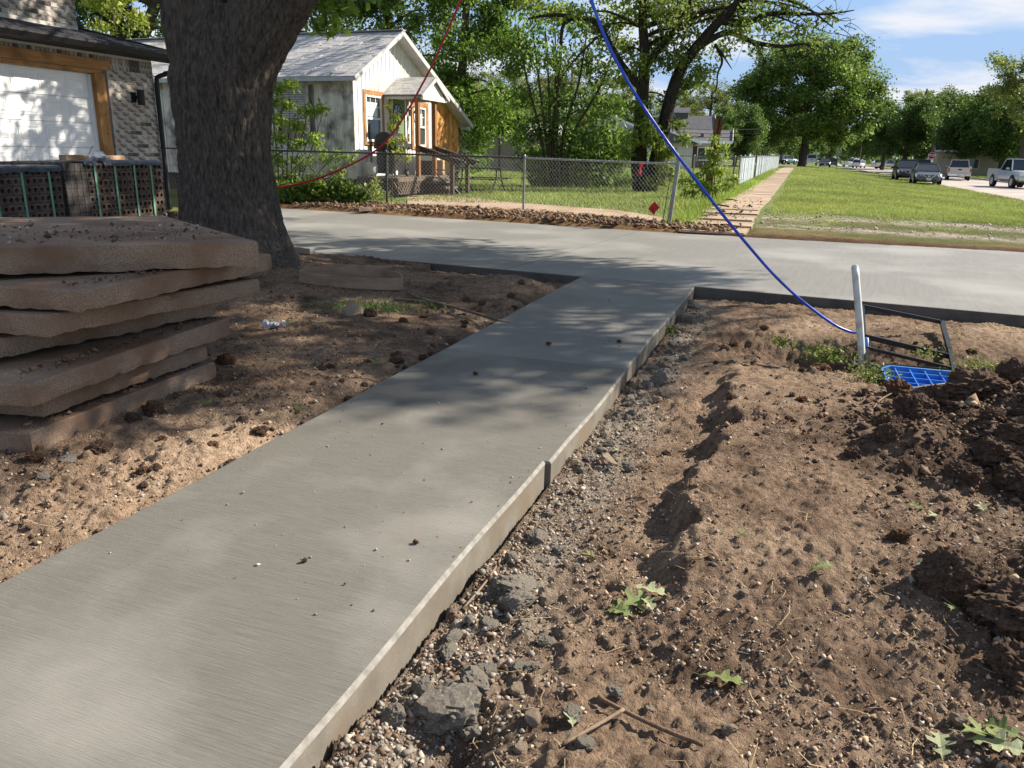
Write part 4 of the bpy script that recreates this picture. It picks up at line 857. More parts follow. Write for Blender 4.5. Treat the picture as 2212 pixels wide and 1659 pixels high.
for i, (p, q) in enumerate(zip(FP, FP[1:])):
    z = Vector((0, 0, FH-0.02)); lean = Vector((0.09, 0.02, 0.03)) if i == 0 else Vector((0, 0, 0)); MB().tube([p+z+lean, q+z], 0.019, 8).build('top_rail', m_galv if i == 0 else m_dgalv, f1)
MB().tube([FP[0]+Vector((-0.10, 0.06, 0.05)), FP[0]+Vector((0.0, 0.08, 1.04))], 0.009, 6).build('tension_bar', m_dgalv, f1)
for z in (0.18, 0.55, 0.95): MB().tube([FP[0]+Vector((0.085*z, 0.017*z, z)), FP[0]+Vector((0.085*z, 0.017*z, z+0.025))], 0.047, 10).build('tension_band', m_galv, f1)
chain(f1, FP, FH-0.04)
# dark fence at the back of the yard, slatted
f2 = thing('slatted_rear_fence', 'tall tan slatted fence along the back of the yard', 'fence'); m_slat = M('tan_slat', (0.19, 0.165, 0.14), (0.26, 0.23, 0.20), 3, 0.8, stretch=(3, 3, 0.5))
ra, rb = at(990, 338, 46), at(1345, 344, 46); n = 100; rd = random.Random(2); sl_m = MB().box((0, 0, 0.5), (0.098, 0.02, 1.0)).mesh('slat', m_slat)
th2 = math.atan2(rb.y-ra.y, rb.x-ra.x); zb_ = 0.30; ht = 1.95
ra.z = rb.z = zb_
for i in range(n): p = ra.lerp(rb, (i+0.5)/n); put('slat', sl_m, f2, (p.x, p.y, zb_), th2, (1, 1, (ht-0.1+rd.uniform(-.01, .01))))
for i in range(5): post(f2, ra.lerp(rb, i/4)+Vector((0, -0.06, 0)), ht, 0.04, m_dgalv)
MB().tube([ra+Vector((0, -0.05, ht)), rb+Vector((0, -0.05, ht))], 0.035, 8).build('top_rail', m_dgalv, f2)
# side fence with pale privacy slats along the old pavement
m_psl = M('pale_blue_slat', (0.36, 0.42, 0.46), (0.46, 0.52, 0.56), 3, 0.45, spec=0.5)
def slat_fence(name, label, cat, b0, b1, a, h=1.18, frame=True, step=0.085, dens=1):
    p, q = site(a, b0), site(a, b1); p.z = float(zg(a, b0)); q.z = float(zg(a, b1)); t = thing(name, label, cat, p)
    n = int((b1-b0)/step); sm1 = MB().box((0, 0, 0.5), (0.062, 0.014, 1.0)).mesh('slat', m_psl); d = q-p; th = math.atan2(d.y, d.x); rest = MB()
    for i in range(n):
        c = d*((i+0.5)/n)
        if i < 150: put('slat', sm1, t, (c.x, c.y, c.z+0.07), th+rng.normal(0, .06), (1, 1, h-0.14))
        else: rest.box((c.x, c.y, c.z+h/2), (0.06, 0.014, h-0.14), rz(th))
    if rest.v: stuff(rest.build('slat_run', m_psl, t))
    k = max(1, round((b1-b0)/3.0))
    for i in range(k+1): post(t, d*(i/k), h, 0.03, m_galv)
    for z in ((h-0.03, 0.06) if frame else (h-0.03,)): MB().tube([Vector((0, 0, z)), d+Vector((0, 0, z))], 0.02, 6).build('rail', m_dgalv if frame else m_galv, t)
    return t
slat_fence('slatted_gate', 'pale slatted gate panel with dark frame beside the old pavement', 'gate', 33.5, 44.0, -2.35)
slat_fence('slatted_side_fence', 'long pale blue slatted chain-link fence receding along the old pavement', 'fence', 46.0, 90, -2.35, frame=False)
f4 = thing('cross_fence', 'low chain-link fence crossing the far lawn behind the rusty post', 'fence'); ca, cb_ = at(1330, 345, 34), site(-2.6, 34.0); ca.z = zgw(ca.x, ca.y); cb_.z = zgw(cb_.x, cb_.y)
for i in range(4): post(f4, ca.lerp(cb_, i/3), 1.15, 0.03)
MB().tube([ca+Vector((0, 0, 1.15)), cb_+Vector((0, 0, 1.15))], 0.022, 6).build('top_rail', m_galv, f4); chain(f4, [ca, cb_], 1.1, 0.12, 0.004)
# rusty double-channel post on the fence line
m_rust = M('rusted_steel', (0.085, 0.040, 0.022), (0.18, 0.085, 0.045), 5, 0.9, 0.4, 40, 0.2, stretch=(2, 2, 0.7))
bp = gp(1524, 427, 0.1); bt = at(1553, 256, bp.y-0.1); ib = thing('rusty_steel_post', 'tall leaning rusty steel post wrapped in green vine by old pavement', 'post', bp); dv = bt-bp
for s in (-0.055, 0.075): MB().span(Vector((s, 0, -0.1)), dv+Vector((s, 0, 0)), 0.075, 0.12, (0, 1, 0)).build('channel', m_rust, ib)
MB().span(Vector((0.01, 0, 0)), dv*0.985+Vector((0.01, 0, 0)), 0.06, 0.02, (0, 1, 0)).build('web', m_rust, ib)
# red marker flag and ribbon
fl = gp(1410, 484, 0.08); fg = thing('marker_flag', 'red diamond utility flag in front of the chain-link fence', 'flag', fl); m_red = M('red_plastic', (0.50, 0.02, 0.03), (0.6, 0.035, 0.045), 10, 0.5, trans=0.2)
MB().tube([(0, 0, 0), (0.02, 0, 0.30)], 0.003, 5).build('stake', m_galv, fg); mb = MB(); 
mb.v = [(-0.105, 0, 0.27), (-0.03, -0.02, 0.2), (0.01, 0.0, 0.16), (0.04, -0.02, 0.24), (0.115, 0, 0.30), (0.04, 0.02, 0.37), (0.0, 0.0, 0.40), (-0.05, 0.03, 0.34), (0.0, 0.03, 0.28)]
mb.f = [(0, 1, 8, 7), (1, 2, 3, 8), (3, 4, 5, 8), (5, 6, 7, 8)]; o = mb.build('flag_sheet', m_red, fg); s = o.modifiers.new('solid', 'SOLIDIFY'); s.thickness = 0.002
rp = at(1384, 349, 15.6); mb = MB()
for i in range(7): w = 0.028*(1+0.4*math.sin(i*1.7)); x = 0.012*math.sin(i*1.1); mb.v += [(x-w, 0.008*math.sin(i*2), -i*0.045), (x+w, -0.01*math.sin(i*1.5), -i*0.045)]
for i in range(6): mb.f.append((2*i, 2*i+1, 2*i+3, 2*i+2))
o = mb.build('red_ribbon', m_red, None, True, loc=rp+Vector((0, -0.03, 0))); o.modifiers.new('solid', 'SOLIDIFY').thickness = 0.003; tag(o, 'red ribbon tied over the top rail of chain-link fence', 'ribbon')
# one brick lying on the dirt strip
o = put('cored_brick', HB, None, gp(1723/1.0*0+ (1050+1650/2.458)/1.852, (600+605/2.458)/1.852, 0.09)+Vector((0, 0, 0.03)), (0, 0, R(-100))); tag(o, 'single tan cored brick lying on the dirt strip before the fence', 'brick')
o.data = o.data.copy(); o.data.materials[0] = M('tan_brick', (0.30, 0.17, 0.09), (0.38, 0.23, 0.13), 8, 0.9, 0.3, 40)
for px, py, r, l in ((1452-400+20, 452, 0.9, 'dark weathered board half buried in dirt below the shrubs'),):
    o = MB().box((0, 0, 0.03), (0.5, 0.16, 0.06)).build('buried_board', m_deck, None, loc=gp(870-80, 455, 0.06), rot=r); tag(o, l, 'board')

# ------------------------------------------------------------------ stack of broken-out pavement slabs
m_slab = M('old_slab_concrete', (0.20, 0.140, 0.100), (0.36, 0.265, 0.195), 130, 0.95, 0.8, 190, 0.12, c3=(0.20, 0.125, 0.082), s3=3.0, bdist=0.008, detail=12)
def z5(x, y): return (x/1.383/1.852, (800+y/1.383)/1.852)
def chunk(name, cs, th, seed, tilt=(0, 0)):
    """cs: plan corners (counter-clockwise) at the slab's top height; rough sides, broken underside"""
    rd = random.Random(seed); c0 = sum((Vector(c) for c in cs), Vector())/len(cs); ring = []
    for p, q in zip(cs, cs[1:]+cs[:1]):
        p, q = Vector(p), Vector(q); n = max(3, int((q-p).length/0.02))
        for i in range(n): ring.append(p.lerp(q, i/n))
    n = len(ring); V = []; lv = [(0.0, 0.016), (0.0, 0.009), (0.007, 0.001), (th*0.35, 0.0), (th*0.72, 0.0), (th, 0.006)]
    for k, (dz, ins) in enumerate(lv):
        for p in ring:
            d = (p-c0); d.z = 0; d.normalize()
            j = 0.0035*mnoise.fractal(Vector((p.x*16, p.y*16, dz*26+seed)), 1, 2, 4); big = 0.005*mnoise.noise(Vector((p.x*3.1, p.y*3.1, seed*1.7)))*(dz/th)
            e = 0
            if k == 5: e = 0.011*mnoise.fractal(Vector((p.x*13, p.y*13, seed+9)), 1, 2, 4)+0.006*mnoise.noise(Vector((p.x*4, p.y*4, seed+2)))
            chip = max(0.0, mnoise.noise(Vector((p.x*8, p.y*8, seed+31)))-0.5)*0.035
            V.append(p-d*(ins-j-big+chip*(1 if k < 3 else 0.3))-Vector((0, 0, dz+e+chip*(0.3 if k < 3 else 0))))
    V.append(c0+Vector((0, 0, 0.0))); V.append(c0-Vector((0, 0, th)))
    F = [(k*n+i, (k+1)*n+i, (k+1)*n+(i+1) % n, k*n+(i+1) % n) for k in range(5) for i in range(n)]
    F += [(6*n, i, (i+1) % n) for i in range(n)]+[(6*n+1, 5*n+(i+1) % n, 5*n+i) for i in range(n)]
    base = c0-Vector((0, 0, th)); me = bpy.data.meshes.new(name); me.from_pydata([tuple(v-base) for v in V], [], F); me.materials.append(m_slab)
    me.update()
    return put(name, me, None, base)
zs = [0.825, 0.685, 0.565, 0.455, 0.345, 0.225, 0.115]; ths = [0.125, 0.092, 0.090, 0.084, 0.096, 0.084, 0.115]
E = [((-60, 268), (1425, 215)), ((440, 490), (1500, 305)), ((250, 650), (1430, 425)), ((-200, 820), (1225, 560)), ((150, 1010), (1270, 660)), ((290, 1110), (1190, 800)), ((165, 1290), (1190, 895))]
LBL = ['topmost brown concrete slab with pebbles on it, crowning the slab stack', 'second slab from the top of the stack, its right end sticking out farthest', 'third slab from the top of the stack, with reddish soil on its left corner', 'fourth slab from the top of the stack, set back under the third', 'fifth slab from the top of the stack, with pale chipped left corner', 'sixth slab from the top of the stack, thin and set back', 'lowest broken slab of the stack, resting on the dirt']
for i in range(7):
    p, q = gp(*z5(*E[i][0]), zs[i]), gp(*z5(*E[i][1]), zs[i])
    d = (q-p).normalized(); nl = Vector((-d.y, d.x, 0))              # into the stack
    wd = (1.75, 1.1, 1.2, 1.1, 1.15, 1.1, 1.2)[i]; sk = (0.35, -0.05, 0.25, 0, 0.1, 0.1, 0.0)[i]
    if i == 0: p = p-d*0.25
    fl_ = -0.15 if i in (1, 2, 4, 5, 6) else 0
    far_r = q+nl*wd-d*sk*0.6; far_l = p+nl*wd+d*(-0.12+fl_)
    ins_ = (0, 0.0, 0.0, 0.05, 0, 0.06, 0)[i]; p, q, far_r, far_l = [v+nl*ins_ for v in (p, q, far_r, far_l)]
    dzq = (-0.012, 0.008, -0.008, 0.0, 0.010, -0.006, 0.0)[i]; q = q+Vector((0, 0, dzq)); far_r = far_r+Vector((0, 0, dzq)); p = p-Vector((0, 0, dzq))
    o = chunk('concrete_slab', [p, q, far_r, far_l], ths[i], 5+i*3); tag(o, LBL[i], 'slab', 'stacked pavement slabs')
# debris on top of the top slab (rests on it)
n = 420; tp = [gp(*z5(*E[0][0]), zs[0]), gp(*z5(*E[0][1]), zs[0])]; d = (tp[1]-tp[0]).normalized(); nl = Vector((-d.y, d.x, 0)); L0 = (tp[1]-tp[0]).length
u = rng.uniform(-0.1, L0-0.12, n); v = rng.uniform(0.05, 1.05, n); k = v < 1.0+0*u; P = np.stack([tp[0].x+d.x*u+nl.x*v, tp[0].y+d.y*u+nl.y*v, 0*u+zs[0]], -1)
stones('slab_top_debris', P, rng.gamma(1.3, 0.0032, n)+0.0015, pebcol(n, [WHT, GRY, DRK, BRN], [0.22, 0.2, 0.28, 0.3]), 'pebbles and soil bits lying on the topmost slab', 0.1)
for i in (1, 2, 4, 6):
    p, q = gp(*z5(*E[i][0]), zs[i]), gp(*z5(*E[i][1]), zs[i]); d = (q-p).normalized(); nl = Vector((-d.y, d.x, 0)); n = 170; u = rng.uniform(0.03, (q-p).length-0.03, n); v = rng.uniform(0.03, 0.16, n)
    P = np.stack([p.x+d.x*u+nl.x*v, p.y+d.y*u+nl.y*v, 0*u+zs[i]], -1); stones('slab_ledge_soil', P, rng.gamma(1.5, 0.0034, n)+0.002, pebcol(n, [DRK, BRN, (0.2, 0.09, 0.05)], [0.5, 0.3, 0.2]), 'soil crumbs on the ledge of the %s slab from the top' % ('second', 'third', '', 'fifth', '', 'lowest')[i-1], 0.1)

# ------------------------------------------------------------------ rocks and clods
m_rock = M('grey_rubble', (0.165, 0.146, 0.120), (0.31, 0.28, 0.237), 14, 0.95, 0.9, 60, 0.12, bdist=0.01, detail=10); m_rockt = M('tan_rubble', (0.24, 0.175, 0.115), (0.40, 0.32, 0.235), 12, 0.95, 0.9, 60, 0.12, bdist=0.01, c3=(0.3, 0.26, 0.22), s3=9)
m_clod = M('soil_clod', (0.085, 0.057, 0.042), (0.20, 0.137, 0.097), 14, 0.98, 1.0, 55, 0.08, bdist=0.012, detail=10); m_clodr = M('red_soil_clod', (0.12, 0.065, 0.04), (0.23, 0.135, 0.082), 12, 0.98, 1.0, 55, 0.08, bdist=0.012)
def rockmesh(seed, mat, rough=0.35, sub=4, facet=0.0):
    bm = bmesh.new(); bmesh.ops.create_icosphere(bm, subdivisions=sub, radius=1.0); rd = random.Random(seed); off = Vector((rd.uniform(0, 50), rd.uniform(0, 50), seed*3.3))
    pl = [(Vector((rd.gauss(0, 1), rd.gauss(0, 1), rd.gauss(0, 1))).normalized(), rd.uniform(0.55, 0.85)) for _ in range(int(6*facet)+2)] if facet > 0.1 else []
    for v in bm.verts:
        p = v.co.copy(); r = 1+rough*mnoise.noise(p*1.3+off)+rough*0.55*mnoise.noise(p*3.1+off)+rough*0.35*mnoise.fractal(p*6+off, 1, 2, 3)
        q = p*r
        for nn, dd in pl:
            t = q.dot(nn)-dd
            if t > 0: q -= nn*t*0.9
        q = q*(1+0.10*mnoise.fractal(p*9+off, 1, 2, 3)-(0.14*abs(mnoise.noise(p*3.4+off*2))+0.10*abs(mnoise.noise(p*8+off*3)) if facet < 0.1 else 0)); v.co = q; v.co.z *= 0.78
    me = bpy.data.meshes.new('rock'); bm.to_mesh(me); bm.free(); me.materials.append(mat); me.polygons.foreach_set('use_smooth', [0.1 < facet < 0.5]*len(me.polygons)); return me
RM = [rockmesh(i, m_rock, 0.34, 4, 0.75) for i in range(5)]; RT = [rockmesh(20+i, m_rockt, 0.34, 3, 0.7) for i in range(3)]; CM = [rockmesh(40+i, m_clod, 0.38, 5, 0.0) for i in range(5)]; CR = [rockmesh(60+i, m_clodr, 0.38, 5, 0.0) for i in range(3)]
def rock(me, x, y, s, label, name='rubble_rock', cat='rock', group=None, sink=0.35, z=None, rot=None):
    rd = random.Random(int(x*997+y*131)); z = hz(x, y) if z is None else z
    o = put(name, me, None, (x, y, z+s*(0.62-sink)), (rd.uniform(-.4, .4), rd.uniform(-.4, .4), rd.uniform(0, 6.28) if rot is None else rot), (s*rd.uniform(.85, 1.2), s*rd.uniform(.85, 1.2), s*rd.uniform(.8, 1.05)))
    return tag(o, label, cat, group)
def rpx(px, py, z=-0.1): p = gp(px, py, z); return p.x, p.y
rock(RM[0], *rpx(975, 1530), 0.085, 'largest grey concrete lump near bottom edge, beside the walkway', group=None)
rock(RM[1], *rpx(1030, 1490), 0.045, 'wedge-shaped grey lump just behind the largest concrete lump')
rock(RM[2], *rpx(1120, 1275), 0.062, 'grey concrete lump with smooth formed face beside walkway')
rock(RM[3], *rpx(1113, 1312), 0.058, 'grey lump with flat dark face just before the smooth-faced lump')
rock(RT[0], *rpx(1180, 1300), 0.042, 'tan stone lying right of the two smooth-faced lumps'); rock(RT[1], *rpx(1310, 1000), 0.05, 'orange-tan rock with green leaf behind it beside walkway notch')
rock(RM[4], *rpx(1430, 832), 0.085, 'dark grey lump beside the walkway edge near the joint'); rock(RM[0], *rpx(1478, 690), 0.09, 'grey lump at far right corner of walkway'); rock(RM[2], *rpx(1500, 660), 0.075, 'rough rubble lump against the driveway edge by walkway corner')
gs = 'small rubble lumps along the walkway edge'; rd = random.Random(12)
for i in range(150):
    t = rd.random()**1.1; b = 1.25+5.9*t; a = WA1+0.07+abs(rd.gauss(0.05, 0.09)); p = site(a, b); rock(rd.choice(RM+RT[:1]), p.x, p.y, 0.009+0.026*rd.random()**2, 'small grey rubble lump along the right walkway edge', group=gs)
for i in range(26):
    p = site(rd.uniform(WA1+0.05, WA1+0.6), rd.uniform(1.15, 1.75)); rock(rd.choice(RT+RM[:2]), p.x, p.y, rd.uniform(0.012, 0.03), 'pale stone among the pebbles at the bottom edge', group='pale stones in the foreground')
for i, (px, py, s) in enumerate(((2060, 1585, .02), (2030, 1555, .016), (1570, 1600, .02), (1850, 1320, .016), (2090, 1245, .02), (1690, 1215, .014), (1400, 1545, .018), (1600, 1330, .014), (2150, 1180, .018), (1960, 1460, .016))): rock(RT[i % 3], *rpx(px, py), s, 'small pale stone lying alone on the open dirt', group='stray pale stones')
# clods
for i, (px, py, s) in enumerate(((2010, 900, .085), (2120, 880, .10), (2180, 850, .11), (2060, 860, .07), (1985, 940, .065), (2150, 1010, .09), (2080, 1040, .07), (2200, 1000, .10), (1920, 960, .06))): rock(CM[i % 5], *rpx(px, py, 0.05), s, 'heavy dark clod lodged in the front slope of the spoil heap', 'soil_clod', 'clod', 'heavy clods on the spoil heap')
rock(CM[0], *rpx(1885, 1030), 0.125, 'large dark soil clod at near left foot of the spoil heap', 'soil_clod', 'clod', z=-0.09); rock(CM[1], *rpx(1960, 985), 0.10, 'dark soil clod second from left along the heap foot', 'soil_clod', 'clod')
rock(CM[2], *rpx(2090, 965), 0.145, 'biggest flat-topped clod on the front of the spoil heap', 'soil_clod', 'clod'); rock(CR[0], *rpx(1935, 905), 0.085, 'reddish clod at the left shoulder of the spoil heap', 'soil_clod', 'clod'); rock(CM[3], *rpx(2190, 930), 0.12, 'dark clod at the frame edge on the heap', 'soil_clod', 'clod')
rock(CM[4], *rpx(2190, 1130), 0.10, 'dark clod standing alone at right edge below the heap', 'soil_clod', 'clod'); rock(CM[0], *rpx(2030, 1345), 0.10, 'rounded clod on the rim of the dark pit', 'soil_clod', 'clod'); rock(CM[2], *rpx(2170, 1400), 0.13, 'large dark clod behind the pit at right edge', 'soil_clod', 'clod'); rock(CM[3], *rpx(2180, 1500), 0.07, 'brown clod in front of the pit at right edge', 'soil_clod', 'clod')
rock(CR[1], *rpx(1775, 805), 0.065, 'brown clod beside the weeds near the white pipe', 'soil_clod', 'clod'); rock(CR[2], *rpx(490, 795, 0.0), 0.055, 'red-brown crumbly clod at right end of slab stack', 'soil_clod', 'clod')
rock(RT[2], *rpx(765, 688, 0.0), 0.085, 'pale chunk of concrete beside the grass tuft left of walkway', 'concrete_chunk', 'rock'); rock(CM[1], *rpx(800, 692, 0.0), 0.055, 'dark lump right of the pale concrete chunk', 'soil_clod', 'clod')
for i in range(60):
    x, y = rd.gauss(2.75, 0.5), rd.gauss(3.35, 0.38); rock(rd.choice(CM), x, y, rd.uniform(0.02, 0.055), 'fist-sized dark clod on the spoil heap', 'soil_clod', 'clod', 'clods on the spoil heap')
for i in range(46):
    y = rd.uniform(2.2, 6.6); a = rd.uniform(-0.5, 1.6); p = site(a, y); 
    if p.x < 4.2: rock(rd.choice(CM+CR), p.x, p.y, rd.uniform(0.012, 0.04), 'small brown clod on the dirt between walkway and heap', 'soil_clod', 'clod', 'clods on the open dirt')
for i in range(60):
    b = rd.uniform(2.0, 7.2); a = WA0-0.05-abs(rd.gauss(0, 0.28)); p = site(a, b); rock(rd.choice(CM+CR+RM[:1]), p.x, p.y, rd.uniform(0.012, 0.038), 'small clod along the left walkway edge', 'soil_clod', 'clod', 'clods along the left walkway edge')
for i, (px, py, s) in enumerate(((335, 905, .055), (290, 925, .04), (220, 985, .04), (500, 985, .03), (480, 1000, .028), (520, 1005, .03), (100, 1045, .03), (150, 1010, .035))): rock((CM+RM)[i], *rpx(px, py, -0.02), s, 'lump on the sunlit dirt before the slab stack', 'soil_clod', 'clod', 'lumps before the slab stack')
for i, (px, py) in enumerate(((658, 1215), (898, 1175), (1185, 745), (1337, 740), (1027, 810))):
    p = gp(px, py, 0.0); rock(CR[i % 3], p.x, p.y, 0.0095 if i < 2 else 0.016, ('brown crumb lying alone in the middle of near walkway', 'dark crumb near right edge of the near walkway', 'dark pebble left of centre on far walkway panel', 'dark pebble near right edge of far walkway panel', 'dark pebble just before the walkway joint')[i], 'dirt_crumb', 'crumb', z=0.003, sink=0.1)

# ------------------------------------------------------------------ utility corner
m_pvc = M('weathered_pvc', (0.50, 0.56, 0.55), (0.62, 0.64, 0.60), 3, 0.5, 0.1, 30, 0.4, c3=(0.40, 0.33, 0.25), s3=7)
pv = gp(1866, 800, -0.12); pm = MB(); pts = [at(*q, pv.y+0.02*i) for i, q in enumerate(((1866, 815), (1861, 760), (1857, 700), (1853, 650), (1849, 600), (1847, 578)))]
pm.tube(pts, [0.024]*6, 16); pipe = thing('white_pipe', 'weathered white plastic pipe sticking up from the dug hole', 'pipe', pv)
pm.build('tube', m_pvc, pipe, True, origin=pv); MB().tube([pts[-1]-Vector((0, 0, 0.005)), pts[-1]+Vector((0, 0, 0.012)), pts[-1]+Vector((0, 0, 0.02))], [0.0248, 0.021, 0.010], 16).build('rounded_cap', m_pvc, pipe, True, origin=pv)
m_bluep = M('blue_pipe', (0.02, 0.10, 0.42), (0.03, 0.14, 0.5), 4, 0.35, spec=0.5); b0_ = gp(1875, 800, -0.12)
tag(MB().tube([at(1874, 812, b0_.y+.08)-b0_, at(1872, 770, b0_.y+.08)-b0_, at(1871, 730, b0_.y+.08)-b0_], 0.016, 12).build('blue_pipe', m_bluep, None, True, loc=b0_), 'short blue pipe standing right behind the white pipe', 'pipe')
CB = [(1240, -110), (1277, 0), (1310, 88), (1350, 165), (1400, 246), (1450, 318), (1500, 384), (1560, 462), (1620, 535), (1680, 602), (1740, 656), (1800, 700), (1835, 716), (1862, 724)]
def smooth(P, n=6):
    P = [Vector(p) for p in P]; out = []
    for i in range(len(P)-1):
        a, b, c, d = P[max(i-1, 0)], P[i], P[i+1], P[min(i+2, len(P)-1)]
        for k in range(n):
            t = k/n; out.append(0.5*((2*b)+(c-a)*t+(2*a-5*b+4*c-d)*t*t+(3*b-a-3*c+d)*t**3))
    return out+[P[-1]]
cb3 = [at(x, y, 5.3-0.35*math.sin(math.pi*min(1, max(0, (y+110)/834)))) for x, y in CB]; cb3 = [cb3[0]+Vector((-0.9, 1.2, 2.6)), cb3[0]+Vector((-0.35, 0.5, 1.0))]+cb3+[cb3[-1]+Vector((0.06, 0.12, -0.12)), cb3[-1]+Vector((0.08, 0.2, -0.3))]
m_cable = M('blue_cable', (0.008, 0.060, 0.50), (0.012, 0.075, 0.58), 2, 0.35, spec=0.5)
tag(MB().tube(smooth(cb3), 0.0095, 12).build('blue_cable', m_cable, None, True), 'bright blue cable hanging from above down into the dug hole', 'cable')
RC = [(1020, -60), (995, 0), (965, 70), (935, 138), (905, 195), (880, 240), (850, 285), (812, 325), (740, 364), (660, 394), (583, 408), (520, 418)]
rc3 = [at(x, y, 9.0+0.03*i) for i, (x, y) in enumerate(RC)]; rc3 = [rc3[0]+Vector((0.5, 0.3, 2.2))]+rc3; m_rope = M('red_line', (0.42, 0.012, 0.03), (0.5, 0.02, 0.04), 3, 0.45)
tag(MB().tube(smooth(rc3), 0.0112, 10).build('red_cable', m_rope, None, True), 'red cable sagging from above and tied behind the big tree trunk', 'cable')
# black plastic frame (open box ring) lying by the hole
m_bplas = M('black_plastic', (0.012, 0.012, 0.013), (0.025, 0.024, 0.024), 8, 0.35, 0.2, 40, 0.5)
def z6(x, y): return ((3350+x/3.016)/1.852, (1050+y/3.016)/1.852)
fo = gp(1950, 790, -0.1); frm = thing('box_collar', 'black plastic box collar of thin bars leaning beside the dug hole', 'frame', fo)
def fpt(x, y, Y): return at(*z6(x, y), Y)-fo
rails = [('top_bar', (300, 528, 5.95), (1262, 722, 5.95), 0.030), ('side_bar', (1262, 722, 5.95), (1350, 1050, 5.45), 0.034), ('side_bar', (1350, 1050, 5.45), (1415, 1345, 5.05), 0.030), ('middle_bar', (318, 890, 5.35), (1385, 1140, 5.35), 0.036), ('middle_bar', (322, 1022, 5.22), (1420, 1290, 5.12), 0.022), ('bottom_bar', (395, 1255, 5.05), (1400, 1340, 5.05), 0.034), ('bottom_bar', (540, 1235, 5.10), (1330, 1290, 5.10), 0.016), ('side_bar', (305, 528, 5.95), (330, 900, 5.35), 0.022), ('side_bar', (330, 900, 5.35), (370, 1270, 5.02), 0.03)]
for nm, p, q, w in rails:
    a_, b_ = fpt(*p), fpt(*q); mb = MB(); mb.span(a_, b_, w*0.9, w); o = mb.build(nm, m_bplas, frm)
    L_ = (b_-a_).length
    if L_ > 0.7 and w > 0.025:
        d_ = (b_-a_)/L_; MB().span(a_+Vector((0, 0, w*0.62)), b_+Vector((0, 0, w*0.62)), w*0.35, w*0.24).build('lip', m_bplas, o)
# blue lid with ribbed underside up
m_lid = M('blue_lid_plastic', (0.030, 0.17, 0.56), (0.045, 0.22, 0.62), 4, 0.4, 0.1, 30, 0.45, c3=(0.10, 0.22, 0.46), s3=5)
lp = gp(2003, 838, -0.04); lid_ = thing('blue_meter_lid', 'bright blue ribbed plastic meter lid lying upside down in the dirt', 'lid', Vector((lp.x+0.10, lp.y+0.16, max(hz(lp.x+0.06+dx_, lp.y+0.16+dy_) for dx_ in (-.25, 0, .25) for dy_ in (-.12, 0, .12))-0.015)), R(-32)); lid_.rotation_euler = (R(7), R(1.0), R(-14))
LW, LD, LH = 0.54, 0.34, 0.04
ol = [(-LW/2, -LD/2+.06), (-LW/2+.06, -LD/2), (LW/2-.06, -LD/2), (LW/2, -LD/2+.06), (LW/2, LD/2-.06), (LW/2-.06, LD/2), (-LW/2+.06, LD/2), (-LW/2, LD/2-.06)]
MB().prism([(x, y, 0) for x, y in ol], (0, 0, 0.012)).build('plate', m_lid, lid_)
for (x0, y0), (x1, y1) in zip(ol, ol[1:]+ol[:1]): MB().span((x0*.985, y0*.985, LH/2+.01), (x1*.985, y1*.985, LH/2+.01), 0.012, LH).build('rim', m_lid, lid_)
for k in range(6): x = -LW/2+0.09+k*0.088; MB().box((x, 0, 0.026), (0.006, LD-0.04, 0.03)).build('rib', m_lid, lid_)
for k in range(3): MB().box((0, -LD/2+0.09+k*0.09, 0.025), (LW-0.03, 0.006, 0.028)).build('rib', m_lid, lid_)
MB().box((-0.22, -LD/2-0.004, 0.03), (0.045, 0.012, 0.04)).build('clip', m_lid, lid_)
# weeds round the lid
m_weed = M('weed_leaf', (0.12, 0.22, 0.03), None, rough=0.6, attr='col', trans=0.3)
def weed(px, py, z, r, h, n, label, base=(0.075, 0.12, 0.025), L=0.026):
    c = gp(px, py, z); P = np.stack([rng.normal(0, r*0.5, n), rng.normal(0, r*0.5, n), np.abs(rng.normal(0, h*0.5, n))], -1); t = thing('weed_clump', label, 'weed', c); put('foliage', leaves('foliage', P, L, L*0.5, leafcol(n, base, 0.4, 0.6), m_weed, 0.5), t)
    st = MB()
    for k in range(9): a_ = rng.uniform(0, 6.28); st.tube([(0, 0, -0.02), (r*0.3*math.cos(a_), r*0.3*math.sin(a_), h*0.5), (r*0.6*math.cos(a_), r*0.6*math.sin(a_), h*0.8)], 0.002, 4)
    st.build('stems', m_weed, t)
weed(1785, 775, -0.05, 0.16, 0.09, 500, 'low green weed clump left of the white pipe'); weed(1880, 815, -0.05, 0.13, 0.07, 380, 'green weed clump at the foot of the white pipe'); weed(2125, 805, 0.0, 0.16, 0.08, 380, 'green weed clump right of the blue lid'); weed(1690, 745, -0.05, 0.09, 0.06, 120, 'sparse weed sprig on the berm'); weed(1995, 770, -0.05, 0.1, 0.08, 140, 'weed sprigs growing through the black frame'); weed(1445, 718, -0.1, 0.06, 0.05, 80, 'tiny weed beside the far walkway edge')
# grass tuft on the left dirt
n = 520; P = np.stack([rng.normal(0, 0.26, n), rng.normal(0, 0.12, n), 0*np.zeros(n)], -1); c = gp(800, 672, 0.0); c.z = hz(c.x, c.y)
t = thing('grass_tuft', 'patch of green grass left on the bare dirt beside pale chunk', 'grass', c); stuff(put('blades', leaves('blades', P, 0.06, 0.006, leafcol(n, (0.05, 0.12, 0.02), 0.4, 0.4), m_weed, 0.0, np.array([0, 0, 1.8])), t))

